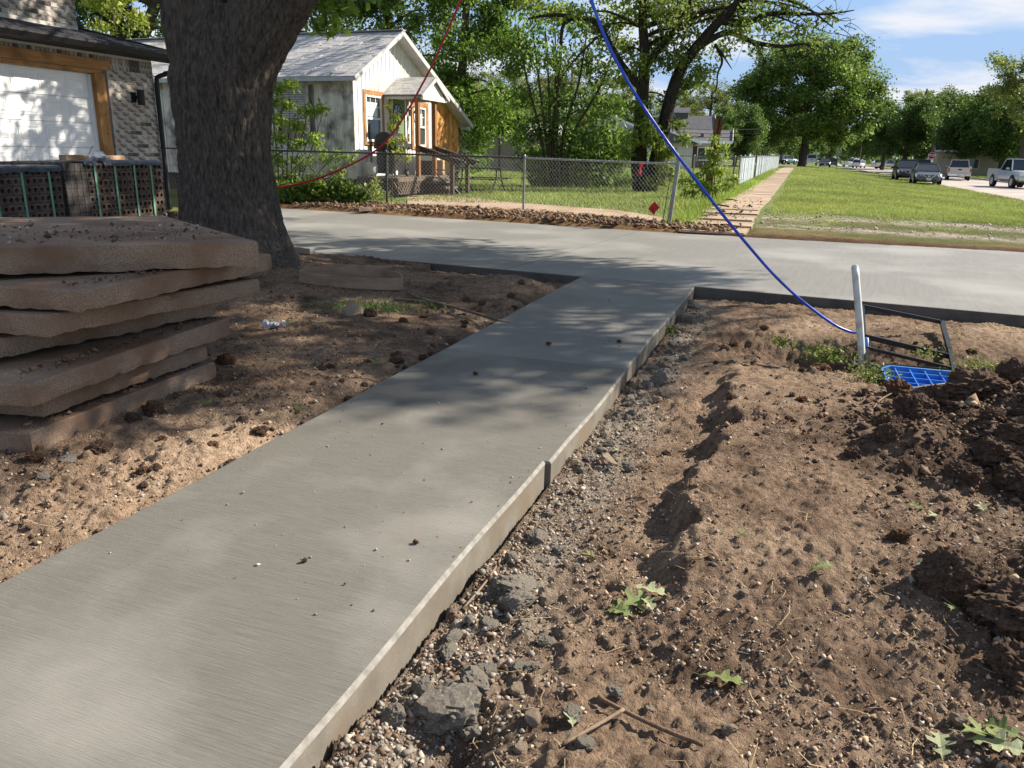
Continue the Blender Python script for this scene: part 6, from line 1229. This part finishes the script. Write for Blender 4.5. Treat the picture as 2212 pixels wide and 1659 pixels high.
shrub('low dense broad-leaved bush along the fence foot below cottage wall', 690, 440, 18.0, 0.13, [(600+k*22, 400+(k % 3)*8, -.1*(k % 2), .26, 190) for k in range(9)]+[(610+k*24, 425, -.2, .2, 120) for k in range(8)], 0.10, 0.075, (0.065, 0.125, 0.022), [])
shrub('thin sapling with yellow-green leaves in front of barbecue', 845, 435, 18.3, 0.14, [(852, 250, 0, .13, 70), (846, 275, 0, .14, 80), (850, 305, 0, .14, 70), (870, 300, 0, .12, 60), (862, 330, 0, .16, 90), (880, 340, 0, .12, 60), (840, 225+5, 0, .1, 40)], 0.10, 0.035, (0.15, 0.21, 0.035), [[(846, 435), (848, 380), (850, 300), (848, 235)], [(848, 360), (868, 335), (880, 325)]], 'sapling')
shrub('grassy weed clump at the fence post before the deck', 812, 432, 17.9, 0.13, [(800, 415, 0, .2, 130), (825, 425, 0, .2, 130), (785, 430, 0, .15, 80), (810, 395, 0, .14, 60)], 0.14, 0.022, (0.12, 0.18, 0.04), [], 'weed_bush')
shrub('green vine and seedlings climbing the rusty steel post', 1520, 430, 22.3, 0.1, [(1535, 330, 0, .2, 110), (1550, 340, 0, .22, 120), (1560, 320, 0, .18, 90), (1530, 365, 0, .25, 150), (1555, 370, 0, .25, 150), (1500, 385, 0, .3, 150), (1470, 390, 0, .25, 90), (1520, 400, 0, .3, 180), (1550, 405, 0, .3, 170), (1490, 415, 0, .25, 110), (1575, 400, -.4, .25, 110), (1545, 300, 0, .14, 60), (1590, 385, -.6, .15, 50)], 0.14, 0.05, (0.115, 0.19, 0.035), [[(1515+k*8, 430), (1520+k*6, 380), (1500+k*18, 330)] for k in range(5)], 'vine')
shrub('clipped green hedge behind the yard oak', 1290, 345, 40, 0.2, [(1150+k*14, 330+(k % 2)*6, 0, .6, 230) for k in range(18)], 0.16, 0.10, (0.06, 0.115, 0.02), [], 'hedge')
shrub('yellow-green shoots growing round the foot of the yard oak', 1430, 415, 26.2, 0.1, [(1425, 355, 0, .3, 120), (1440, 330, 0, .3, 110), (1450, 380, 0, .3, 120), (1430, 395, 0, .3, 110), (1360, 390, 0, .2, 60)], 0.13, 0.05, (0.15, 0.20, 0.035), [])
# tree prototypes for the distance
def proto(name, label, H, rt, cr, n, rc, nl, L, col, seed, cut=-0.6, cz=0.62, group=None, lo=0.35):
    r = random.Random(seed); return make_tree(name, label, (0, 0, 0), [(0, 0, -0.3), (0.15, 0, H*0.25), (0.1, 0.1, H*0.5), (0, 0, H*0.9)], rt, crown_clumps((0, 0, H*cz), cr, n, rc, nl, r, lo, cut), L, L*0.6, col, m_bark3, nb=0.35, flat=0.8, yel=0.4, group=group)
def place(o, x, y, rot=0.0, s=1.0, label=None, zoff=0.0, sz=None):
    a, b = ab(x, y); z = float(zg(a, b)) if a < 9 else float(-0.25*sm(13, 28, b)+0.3*sm(130, 320, b)+0.1)
    o.location = (x, y, z+zoff); o.rotation_euler = (0, 0, rot); o.scale = (s, s, sz or s)
    if label: o['label'] = label
    return o
GR = 'trees across the street and down the road'
bo = proto('round_tree', 'great round-crowned tree at the end of the lawn', 14.6, 0.55, (8.6, 7.5, 6.4), 260, 1.45, 300, 0.34, (0.062, 0.112, 0.022), 5, -0.9, 0.58, lo=0.5); c1 = at(1717, 358, 100); place(bo, c1.x+0.8, 100)
ta = proto('dense_tree', 'dark dense tree behind the black parked cars', 11, 0.4, (5.6, 5.2, 4.6), 120, 1.15, 260, 0.32, (0.050, 0.095, 0.022), 6, -0.9, 0.56, GR)
tl = proto('airy_tree', 'airy light-leaved tree at the right edge above the silver pickup', 15, 0.4, (5.5, 5.2, 6.0), 90, 0.95, 170, 0.26, (0.085, 0.12, 0.032), 8, -0.8, 0.6, GR, lo=0.25)
place(ta, *at(1960, 300, 118).xy, 0.4, 1.0); place(tl, *at(2215, 300, 84).xy, 1.0, 0.98)
def more(o, x, Y, rot, s, label, sz=None): c = copy_tree(o); p = at(x, 300, Y); place(c, p.x, p.y, rot, s, label, 0, sz); c['group'] = GR; return c
more(ta, 2035, 122, 2.0, 1.1, 'dark dense tree left of the stop sign'); more(ta, 2110, 104, 3.1, 0.95, 'dense tree above the silver pickup seen from behind'); more(ta, 2175, 98, 4.3, 1.0, 'dense tree beside the beige house wall'); more(ta, 2245, 110, 5.0, 1.1, 'dense tree at the far right frame edge'); more(ta, 1915, 150, 1.0, 1.0, 'dark tree just right of the great round tree'); more(tl, 1985, 165, 2.2, 1.15, 'pale airy treetop rising behind the dark trees')
more(tl, 2120, 140, 0.3, 0.9, 'airy treetop between dense tree and right edge'); more(ta, 1865, 210, 0.7, 1.0, 'far tree beside the white mailbox'); more(ta, 1800, 260, 1.7, 1.1, 'far tree under the great round crown'); more(tl, 1530, 120, 3.3, 0.85, 'pale leafy tree behind the grey-roofed house'); more(tl, 1475, 130, 4.0, 0.8, 'pale tree above the cupola roof'); more(ta, 1592, 88, 0.9, 0.62, 'dark low tree right of the grey-roofed house'); more(ta, 1545, 84, 2.5, 0.42, 'small dark tree in front of the grey roof')
BK = ['backdrop tree just right of the cottage eave', 'light backdrop tree right of the brown addition', 'backdrop tree above left end of slatted rear fence', 'light backdrop tree above the pale-roofed house', 'backdrop tree behind left side of multi-stem tree', 'light backdrop tree behind middle of multi-stem tree', 'backdrop tree between multi-stem tree and yard oak', 'light backdrop tree just left of the yard oak trunk', 'backdrop tree seen between the two oak trunks', 'far tree left of the great round tree', 'far tree directly behind the great round trunk', 'far tree below right side of the great round crown', 'far tree down the street beyond the mailbox', 'backdrop tree behind the cottage peak', 'backdrop tree hidden mostly by the cottage roof', 'backdrop tree behind the big near trunk', 'farthest tree at the end of the street', 'backdrop tree right of the ranch house roof', 'light far tree over the end of slatted side fence']
for i, (x, Y, s, k) in enumerate(((960, 70, .7, 0), (1010, 62, .5, 1), (1060, 66, .55, 0), (1110, 75, .6, 1), (1160, 90, .7, 0), (1230, 95, .8, 1), (1300, 105, .75, 0), (1350, 110, .8, 1), (1420, 118, .7, 0), (1640, 180, .9, 0), (1690, 200, 1.0, 0), (1750, 230, 1.1, 0), (1840, 300, 1.0, 0), (900, 80, .9, 0), (700, 75, .9, 0), (550, 70, .9, 0), (1900, 320, 1.0, 0), (1620, 140, .7, 0), (1660, 150, .6, 1))):
    more((ta, tl)[k], x, Y, i*1.3, s, BK[i])['group'] = 'distant backdrop trees'

# far-off wood closing the horizon
n = 9000; ang = rng.uniform(-0.75, 0.95, n); d_ = rng.uniform(330, 380, n); P = np.stack([np.sin(ang)*d_, np.cos(ang)*d_, rng.uniform(0, 1, n)**1.3*(7+3*fbm(ang*30, ang*0, 95, 3))+0.3], -1)
stuff(put('distant_wood', leaves('distant_wood', P, 2.6, 1.9, leafcol(n, (0.045, 0.075, 0.022), 0.35, 0.3), m_leaf, 0.3)), 'hazy low wood along the horizon beyond the houses', 'wood')
# ------------------------------------------------------------------ houses in the background
m_groof = M('grey_asphalt_roof', (0.075, 0.075, 0.085), (0.13, 0.13, 0.14), 3, 0.95, 0.3, 30, stretch=(1, 1, 6)); m_lroof = M('pale_roof', (0.34, 0.33, 0.32), (0.42, 0.41, 0.4), 3, 0.9)
m_wwall = M('cream_wall', (0.52, 0.5, 0.46), (0.6, 0.58, 0.54), 2, 0.8); m_brk = M('dark_brick_wall', (0.085, 0.05, 0.04), (0.15, 0.085, 0.065), 12, 0.9); m_bwall = M('blue_grey_siding', (0.33, 0.37, 0.42), (0.39, 0.43, 0.48), 1, 0.8, stretch=(0.2, 0.2, 8)); m_beige = M('beige_wall', (0.42, 0.35, 0.26), (0.48, 0.41, 0.32), 1, 0.9)
def ghouse(name, label, p, rot, w, d, hw, hr, wall, roof, wins=(), over=0.5, brick=None, dz=0.0):
    t = thing(name, label, 'house', (p.x, p.y, zgw(p.x, p.y)+dz), rot); MB().box((0, 0, hw/2), (w, d, hw)).build('wall', wall, t); o = over
    if brick: MB().box((brick[0], -d/2-0.03, hw*0.42), (brick[1], 0.06, hw*0.84)).build('brick_front', m_brk, t)
    rb_ = MB(); e = [(-w/2-o, -d/2-o, hw), (w/2+o, -d/2-o, hw), (w/2+o, d/2+o, hw), (-w/2-o, d/2+o, hw), (-w/2-o, 0, hw+hr), (w/2+o, 0, hw+hr)]
    rb_.add(e, [(0, 1, 5, 4), (2, 3, 4, 5), (1, 2, 5), (3, 0, 4), (0, 3, 2, 1)]); r = rb_.build('roof', roof, t); MB().span((-w/2-o, -d/2-o, hw), (w/2+o, -d/2-o, hw), 0.08, 0.2).build('fascia', m_white, r)
    for x, z, ww, hh in wins:
        f = MB().box((x, -d/2-0.07, z), (ww+0.16, 0.06, hh+0.16)).build('window', m_white, t); MB().box((x, -d/2-0.105, z), (ww, 0.02, hh)).build('pane', m_glass, f)
    for s in (-1, 1): MB().prism([(s*(w/2+o+0.01), -d/2-o, hw-0.05), (s*(w/2+o+0.01), 0, hw+hr-0.05), (s*(w/2+o+0.01), 0, hw+hr+0.15), (s*(w/2+o+0.01), -d/2-o, hw+0.15)], (s*0.04, 0, 0)).build('barge_board', m_white, r)
    return t, r
p = at(1478, 330, 68); h, r = ghouse('ranch_house', 'low house with grey shingle roof and dark brick front beyond the yard', p, R(-14), 6.6, 5, 2.1, 1.0, m_wwall, m_groof, ((1.7, 1.2, 1.0, 0.9), (-1.2, 1.2, 0.8, 1.4)), brick=(1.2, 3.4))
for x in (-1.2, 1.4): MB().box((x, -1.6, 2.62), (0.25, 0.25, 0.3)).build('roof_vent', m_groof, r)
pp = at(1440, 330, 63); ghouse('gabled_wing', 'white gabled house wing with pale fascia left of the ranch house', pp, R(82), 5, 3.6, 1.9, 0.8, m_wwall, m_groof, ((0.5, 1.3, 1.0, 1.0),))
p = at(1468, 320, 82); h, r = ghouse('cupola_house', 'taller grey-roofed house with a ventilator cupola on its ridge', p, R(-8), 5.4, 6, 2.7, 2.2, m_wwall, m_groof)
cu = MB(); cu.box((-0.3, 0, 4.95), (1.7, 1.0, 0.6)); cu.build('cupola', m_dgalv, r); MB().prism([(-1.35, -0.7, 5.25), (0.75, -0.7, 5.25), (0.65, 0, 5.65), (-1.25, 0, 5.65)], (0, 1.1, -0.05)).build('cupola_roof', m_groof, r); MB().box((-0.3, -0.54, 5.22), (1.9, 0.06, 0.12)).build('cupola_trim', m_white, r)
p = at(1318, 330, 72); ghouse('blue_grey_house', 'blue-grey sided gable end with white trim behind the hedge', p, R(80), 9, 6.4, 2.6, 1.5, m_bwall, m_lroof, ((0.5, 1.5, 0.9, 0.9),))
p = at(1090, 320, 78); ghouse('pale_roofed_house', 'distant low house with pale roof over the slatted rear fence', p, R(20), 11, 6, 2.5, 1.3, m_wwall, m_lroof)
p = at(2165, 372, 105); ghouse('beige_house', 'beige walled house half hidden behind trees across the street', p, R(-24), 16, 8, 3.0, 2.2, m_beige, m_groof, ((-4, 1.5, 1.4, 1.1), (2, 1.5, 1.4, 1.1)))

# ------------------------------------------------------------------ vehicles
m_tyre = M('tyre', (0.018, 0.018, 0.018), None, rough=0.85); m_rim = M('alloy_rim', (0.42, 0.43, 0.45), None, rough=0.35, metal=0.8); m_cglass = M('car_glass', (0.012, 0.016, 0.02), None, rough=0.03, spec=0.9)
m_chrome = M('chrome', (0.65, 0.66, 0.68), None, rough=0.12, metal=1); m_lens = M('head_lamp', (0.65, 0.67, 0.7), None, rough=0.08, spec=0.9); m_tail = M('tail_lamp', (0.35, 0.01, 0.012), None, rough=0.2, spec=0.7); m_trim = M('black_trim', (0.02, 0.02, 0.021), None, rough=0.6); m_plate = M('number_plate', (0.7, 0.7, 0.7), (0.3, 0.32, 0.4), 14, 0.5)
def paint(n, c): return M(n, c, None, rough=0.28, spec=0.7, metal=0.25)
def loft(stations, mat, name, par, smooth=True):
    """stations: (x, z_bottom, z_top, half width) - rounded box sections"""
    mb = MB(); K = 12
    for x, zb, zt, w in stations:
        h = zt-zb; sec = [(w*0.80, zb), (w*0.97, zb+h*0.18), (w, zb+h*0.5), (w*0.985, zb+h*0.72), (w*0.93, zt-h*0.08), (w*0.80, zt)]
        mb.v += [(x, y, z) for y, z in sec]+[(x, -y, z) for y, z in sec[::-1]]
    n = len(stations)
    for i in range(n-1):
        for k in range(K): mb.f.append((i*K+k, (i+1)*K+k, (i+1)*K+(k+1) % K, i*K+(k+1) % K))
    mb.f += [tuple(range(K))[::-1] if False else tuple(range(K)), tuple(range((n-1)*K, n*K))[::-1]]
    o = mb.build(name, mat, par, False); bevel(o, 0.02, 2); return o
SPEC = {
 'sedan': dict(body=[(-2.22, .42, .92, .66), (-2.12, .30, 1.0, .80), (-1.5, .24, 1.02, .86), (0.0, .22, .98, .87), (0.95, .22, .94, .86), (1.6, .24, .84, .82), (2.05, .28, .74, .74), (2.2, .36, .62, .62)], cab=(-1.75, 1.02, -0.95, 0.20, 0.96, 1.46, .79, .60), wr=.315, wx=(-1.32, 1.32), tw=.87),
 'suv': dict(body=[(-2.25, .50, 1.05, .74), (-2.18, .36, 1.15, .86), (-1.5, .30, 1.16, .91), (0.0, .28, 1.10, .92), (0.95, .28, 1.06, .91), (1.7, .30, .98, .88), (2.12, .36, .86, .80), (2.28, .46, .72, .66)], cab=(-2.15, 1.05, -1.85, 0.15, 1.08, 1.70, .84, .66), wr=.36, wx=(-1.38, 1.38), tw=.92),
 'pickup': dict(body=[(0.0, .42, 1.18, .97), (1.1, .42, 1.16, .97), (1.2, .42, 1.16, .97), (2.3, .42, 1.12, .95), (2.75, .46, 1.08, .92), (2.85, .50, 1.0, .88)], cab=(-0.75, 1.30, -0.45, 0.62, 1.16, 1.88, .86, .70), wr=.40, wx=(-1.75, 1.85), tw=.97)}
def vehicle(kind, name, label, cat, loc, rot, pm, group=None, scale=1.0, front_plate=True):
    S = SPEC[kind]; t = thing(name, label, cat, loc, rot, group); t.scale = (scale,)*3; xr, xf, tr, tf, zb, zt, wb, wt = S['cab']; xend = S['body'][-1][0]; xback = S['body'][0][0]
    if kind == 'pickup':
        body = loft([(-0.8, .42, 1.17, .97)]+S['body'], pm, 'body', t); bed = MB()
        for s in (-1, 1): bed.box((-1.85, s*0.93, 0.83), (2.12, 0.08, 0.78))
        bed.box((-1.85, 0, 0.62), (2.1, 1.8, 0.12)); bed.box((-0.84, 0, .85), (0.06, 1.8, .66)); o = bed.build('bed', pm, t); bevel(o, .015)
        tg = MB().box((-2.92, 0, 0.90), (0.06, 1.80, 0.60)).build('tailgate', pm, t); MB().box((-2.955, 0, 1.0), (0.02, 0.3, 0.12)).build('tailgate_handle', m_trim, tg); MB().box((-3.0, 0, 0.52), (0.16, 1.86, 0.18)).build('rear_bumper', m_chrome, t); xback = -2.92
        for s in (-1, 1): MB().box((-2.93, s*0.90, 0.95), (0.10, 0.12, 0.34)).build('tail_lamp', m_tail, t)
        MB().box((-3.085, 0, 0.52), (0.02, 0.32, 0.15)).build('number_plate', m_plate, t)
    else:
        body = loft(S['body'], pm, 'body', t)
        for s in (-1, 1): MB().box((xback+0.05, s*0.64, 0.86 if kind == 'sedan' else 1.0), (0.1, 0.28, 0.16)).build('tail_lamp', m_tail, t)
        MB().box((xback-0.01, 0, 0.75), (0.03, 0.32, 0.15)).build('number_plate', m_plate, t)
    c = MB(); c.add([(xr, -wb, zb), (xf, -wb, zb), (xf, wb, zb), (xr, wb, zb), (tr, -wt, zt), (tf, -wt, zt), (tf, wt, zt), (tr, wt, zt)], [(0, 3, 2, 1), (4, 5, 6, 7), (0, 1, 5, 4), (1, 2, 6, 5), (2, 3, 7, 6), (3, 0, 4, 7)])
    o = c.build('glasshouse', m_cglass, t); bevel(o, 0.03, 2)
    rf_ = MB(); rf_.prism([(tr-.08, -wt-.01, zt-.03), (tf+.06, -wt-.01, zt-.03), (tf+.06, wt+.01, zt-.03), (tr-.08, wt+.01, zt-.03)], (0, 0, 0.055)); o = rf_.build('roof', pm, t); bevel(o, .025, 2)
    for s in (-1, 1):
        for (x0, x1) in ((xf, tf), (xr, tr)): MB().span((x0, s*wb, zb), (x1, s*(wt), zt), 0.06, 0.07, (0, 1, 0)).build('pillar', pm, t)
        xm = (xr+xf)/2+0.02; MB().span((xm, s*(wb+.004), zb), ((tr+tf)/2+.05, s*(wt+.006), zt), 0.07, 0.03, (0, 1, 0)).build('pillar', m_trim, t)
        MB().span((xr+.05, s*(wb+.012), zb+.02), (xf-.02, s*(wb+.012), zb+.02), 0.02, 0.03, (0, 1, 0)).build('window_sill', m_trim, t)
        mr = MB().box((xf-0.28, s*(wb+0.17), zb+0.10), (0.12, 0.20, 0.14)).build('door_mirror', pm, t); bevel(mr, .03)
        MB().box((xm+0.25, s*(S['tw']+.002), zb-0.16), (0.16, 0.02, 0.03)).build('door_handle', m_trim, t)
        for x in S['wx']:
            r_ = S['wr']; MB().tube([(x, s*(S['tw']-.05), r_+.02), (x, s*(S['tw']+.004), r_+.02)], r_*1.16, 20).build('wheel_arch', m_trim, t)
            w = MB().tube([(x, s*(S['tw']-.22), r_), (x, s*(S['tw']-.02), r_), (x, s*(S['tw']+.02), r_)], [r_, r_, r_*.94], 22).build('tyre', m_tyre, t); MB().tube([(x, s*(S['tw']+.012), r_), (x, s*(S['tw']+.028), r_)], [r_*.66, r_*.6], 18).build('rim', m_rim, w)
        lw = xend-(0.28 if kind != 'pickup' else 0.1)
        hz_ = {'sedan': .66, 'suv': .80, 'pickup': .92}[kind]
        l = MB(); 
        if kind == 'pickup': l.box((xend-0.01, s*0.72, hz_), (0.10, 0.36, 0.2))
        else: l.prism([(xend-.62, s*(.80 if kind == 'sedan' else .87), hz_+.12), (xend-.10, s*.50, hz_-.0), (xend-.10, s*.62, hz_-.14), (xend-.45, s*(.80 if kind == 'sedan' else .86), hz_-.10)], (0.06, s*0.03, 0.03))
        l.build('head_lamp', m_lens, t)
    g = MB()
    if kind == 'pickup':
        g.box((xend+.015, 0, .90), (.06, 1.02, .30)); gr_ = g.build('grille', m_trim, t); 
        for z in (.80, .90, 1.0): MB().box((xend+.05, 0, z), (.02, 1.04, .035)).build('grille_bar', m_chrome, gr_)
        o = MB().box((xend+.03, 0, .60), (.18, 1.84, .24)).build('front_bumper', m_chrome, t); bevel(o, .04)
    else:
        z = .60 if kind == 'sedan' else .70; g.prism([(xend+.005, -.36, z+.08), (xend+.005, .36, z+.08), (xend+.005, .24, z-.10), (xend+.005, -.24, z-.10)], (.02, 0, 0)); gr_ = g.build('grille', m_trim, t)
        for s in (-1, 1): MB().span((xend+.03, s*.38, z+.10), (xend+.035, s*.10, z-.10), .02, .03).build('grille_trim', m_chrome, gr_)
        MB().tube([(xend+.03, 0.075*math.cos(q), z+0.02+0.075*math.sin(q)) for q in np.linspace(0, 2*math.pi, 14)], .012, 5).build('emblem_ring', m_chrome, gr_); MB().box((xend+.035, 0, z+.02), (.01, .19, .028)).build('emblem_bar', m_chrome, gr_)
        o = MB().box((xend-.06, 0, z-.24), (.2, 1.2, .14)).build('front_bumper', pm, t); bevel(o, .05); MB().box((xend+.02, 0, z-.25), (.05, .9, .07)).build('lower_intake', m_trim, t)
        if front_plate: MB().box((xend+.07, 0, z-.17), (.015, .32, .15)).build('number_plate', m_plate, t)
    return t
UA = math.atan2(UY, UX)                                        # heading of the street
def onroad(a, b, z=-0.262): q = site(a, b, z); q.z = float(-0.25*sm(13, 28, b)+0.3*sm(130, 320, b))-0.012; return q
def ground_at(px, py, depth_z): return gp(px, py, depth_z)
def pos(px, Y): q = at(px, 400, Y); a, b = ab(q.x, Y); return a, b
s_ = gp(1992, 401, -0.262); vehicle('sedan', 'parked_sedan', 'grey four-door sedan parked facing us at the lawn edge', 'car', (s_.x+1.25, s_.y+2.2, -0.262), UA+math.pi-0.03, paint('grey_blue_paint', (0.075, 0.085, 0.10)))
s_ = gp(1962, 393, -0.262); vehicle('suv', 'parked_suv', 'black SUV parked right behind the grey sedan', 'suv', (s_.x+1.0, s_.y+2.6, -0.262), UA+math.pi, paint('black_paint', (0.012, 0.013, 0.017)), front_plate=False)
s_ = gp(1985, 381, -0.262); vehicle('suv', 'parked_hatchback', 'dark SUV with red tail lamps farther behind the black SUV', 'suv', (s_.x+1.4, s_.y+3, -0.262), UA, paint('dark_grey_paint', (0.02, 0.022, 0.026)), scale=1.08)
s_ = gp(2078, 390, -0.262); vehicle('pickup', 'parked_pickup', 'pale gold pickup seen from behind, parked at the far kerb', 'pickup', (s_.x+0.6, s_.y+2, -0.262), UA-0.12, paint('champagne_paint', (0.46, 0.43, 0.38)), scale=0.97)
s_ = gp(2196, 407, -0.262); vehicle('pickup', 'driving_pickup', 'silver pickup with chrome bumper driving towards us at right edge', 'pickup', (s_.x+0.9, s_.y+1.6, -0.262), UA+math.pi+0.12, paint('silver_paint', (0.40, 0.44, 0.49)), scale=1.0)
# far traffic and parked cars: a few pixels each
m_pw = paint('white_paint_car', (0.62, 0.62, 0.62)); FAR = [('pickup', 'white pickup parked side-on under the dark trees', 1917, 168, 0.05, m_pw), ('pickup', 'white pickup left of the white mailbox', 1840, 190, 0.6, m_pw), ('suv', 'white SUV behind the white mailbox', 1856, 175, 0.9, m_pw), ('pickup', 'white pickup tail behind the great tree trunk', 1752, 150, UA, m_pw), ('sedan', 'small dark car on the street beyond the lawn', 1782, 140, UA+math.pi, paint('black_paint', (0.012, 0.013, 0.017))), ('sedan', 'dark car in shade left of the great tree', 1672, 135, 0.3, paint('black_paint', (0.012, 0.013, 0.017))), ('sedan', 'pale blue car in shade beside the great tree trunk', 1697, 140, 0.4, paint('pale_blue_paint', (0.3, 0.38, 0.44))), ('suv', 'tiny light SUV far down the street', 1770, 230, UA+math.pi, m_pw), ('suv', 'grey car at the far junction', 1800, 210, UA, paint('grey_blue_paint', (0.075, 0.085, 0.10)))]
for kd, lab, px, Y, rot, pm in FAR:
    q = at(px, 355, Y); a, b = ab(q.x, Y); zz = zgw(q.x, Y) if a < 9 else float(-0.25*sm(13, 28, b)+0.3*sm(130, 320, b))+(0.12 if a > 17 else -0.012)
    vehicle(kd, 'distant_vehicle', lab, 'vehicle', (q.x, Y, zz), rot, pm, 'distant vehicles')

# ------------------------------------------------------------------ street furniture
m_signred = M('sign_red', (0.42, 0.012, 0.02), None, rough=0.4); m_signw = M('sign_white', (0.75, 0.75, 0.75), None, rough=0.5); m_signb = M('sign_back', (0.42, 0.44, 0.44), None, rough=0.5, metal=0.5)
def octagon(r): return [(r*math.cos(math.pi/8+k*math.pi/4), r*math.sin(math.pi/8+k*math.pi/4)) for k in range(8)]
sp = at(2013, 336, 96); st_ = thing('stop_sign', 'red octagonal STOP sign standing behind the parked cars', 'sign', (sp.x, sp.y, -0.1), math.atan2(sp.y, sp.x)-math.pi/2)
MB().box((0, 0.03, 1.2), (0.06, 0.04, 2.5)).build('post', m_signb, st_)
pl = MB().prism([(x, 0, z+sp.z+0.1) for x, z in octagon(0.43)], (0, -0.01, 0)).build('plate', m_signw, st_); MB().prism([(x, -0.011, z+sp.z+0.1) for x, z in octagon(0.395)], (0, -0.004, 0)).build('face', m_signred, pl)
fc = bpy.data.curves.new('lettering', 'FONT'); fc.body = 'STOP'; fc.size = 0.36; fc.align_x = 'CENTER'; fc.align_y = 'CENTER'; fc.extrude = 0.002; fc.offset = 0.006
to = bpy.data.objects.new('lettering_tmp', fc); COL.objects.link(to); bpy.context.view_layer.update(); me = bpy.data.meshes.new_from_object(to.evaluated_get(bpy.context.evaluated_depsgraph_get())); bpy.data.objects.remove(to); me.materials.clear(); me.materials.append(m_signw)
o = put('lettering', me, pl, (0, -0.018, sp.z+0.1)); o.rotation_euler = (math.pi/2, 0, 0)
sp = at(1812, 330, 118); s2 = thing('sign_back', 'grey back of an octagonal sign beyond the mailbox', 'sign', (sp.x, sp.y, zgw(sp.x, sp.y)-0.1), R(20)); MB().box((0, 0.03, 1.35), (0.07, 0.05, 2.8)).build('post', m_signb, s2); MB().prism([(x, 0, z+2.5) for x, z in octagon(0.55)], (0, -0.02, 0)).build('plate', m_signb, s2)
mp = gp(1832, 366, -0.1); mbx = thing('mailbox', 'white mailbox on a white post at the lawn corner', 'mailbox', (mp.x, mp.y, zgw(mp.x, mp.y)), R(10)); MB().box((0, 0, 0.55), (0.11, 0.11, 1.1)).build('post', m_signw, mbx); MB().prism([(-0.3, y, z) for y, z in [(-.11, 1.08), (.11, 1.08), (.11, 1.24)]+[(.11*math.cos(q), 1.24+.11*math.sin(q)) for q in np.linspace(.3, math.pi-.3, 6)]+[(-.11, 1.24)]], (0.6, 0, 0)).build('box', m_signw, mbx)
m_pole = M('utility_pole_wood', (0.12, 0.09, 0.07), (0.18, 0.14, 0.11), 3, 0.9)
for i, (x, Y, h, lab) in enumerate(((1858, 200, 9, 'utility pole beyond the mailbox'), (1846, 240, 9, 'farther utility pole by the junction'))):
    q = at(x, 340, Y); t = thing('utility_pole', lab, 'pole', (q.x, Y, 0)); MB().tube([(0, 0, 0), (0, 0, h)], [0.16, 0.1], 8).build('pole', m_pole, t); MB().box((0, 0, h-0.6), (2.2, 0.12, 0.14)).build('crossarm', m_pole, t)
m_pline = M('power_line', (0.03, 0.03, 0.03), None, rough=0.7)
for i, (y0, y1, yn) in enumerate(((205, 212, 'uppermost power line crossing the sky above the street'), (210, 218, 'second power line just below the uppermost one'), (250, 252, 'third power line before the right-hand treetops'), (283, 282, 'lowest power line in front of the dark trees'))):
    p, q = at(1560, y0-8, 112), at(2300, y1+4, 124); tag(MB().tube([p.lerp(q, k/8)-Vector((0, 0, 0.6*math.sin(math.pi*k/8))) for k in range(9)], 0.035, 5).build('power_line', m_pline), yn, 'cable')
for i, (y0, y1, yn) in enumerate(((497/1.0, 0, ''),)): pass
for i, z in enumerate((276, 285, 293)):
    p, q = at(1440, z, 60), at(1640, z+3, 62); tag(MB().tube([p, p.lerp(q, .5)-Vector((0, 0, .1)), q], 0.02, 5).build('service_line', m_pline), ('upper', 'middle', 'lower')[i]+' service wire in front of the grey ranch roof', 'cable')
# twig litter and seed balls on the old pavement
m_litter = M('dark_litter', (0.03, 0.022, 0.018), (0.06, 0.045, 0.035), 8, 0.95)
n = 260; b = scatter_b(n, 14.2, 24, 1.5); a = rng.uniform(-1.8, -0.8, n); P = np.stack([a*UY+b*UX, -a*UX+b*UY, zg(a, b)+0.03], -1)
stones('pavement_litter', P, rng.gamma(1.5, 0.006, n)+0.005, pebcol(n, [(0.04, 0.03, 0.022), (0.09, 0.06, 0.04)], [.6, .4]), 'dark seed litter scattered on the old pavement', 0.1)
for i, (x, y) in enumerate(((1560, 492), (1600, 470), (1545, 460), (1530, 476), (1575, 444))):
    q = gp(x, y, 0.06); d_ = Vector((math.cos(i*1.3), math.sin(i*1.3), 0))*0.3; q.z = zgw(q.x, q.y)+0.045; tag(MB().tube([-d_, Vector((0.05, 0.03, 0.02)), d_], [0.02, 0.018, 0.008], 6).build('fallen_twig', m_litter, None, True, loc=q), 'dark twig fallen on the near end of old pavement', 'twig', 'twigs on the old pavement')
q = gp(1650, 446, 0.02); mb = MB()
for k in range(9): mb.tube([(k*0.07-0.3, 0.03*math.sin(k), 0.0), (k*0.07-0.25, 0.05*math.sin(k*2.1), 0.05), (k*0.07-0.2, 0.04*math.cos(k), 0.01)], 0.022, 6)
tag(mb.build('dark_rag', m_litter, None, True, loc=q), 'dark crumpled strip lying on the near lawn edge', 'rag')
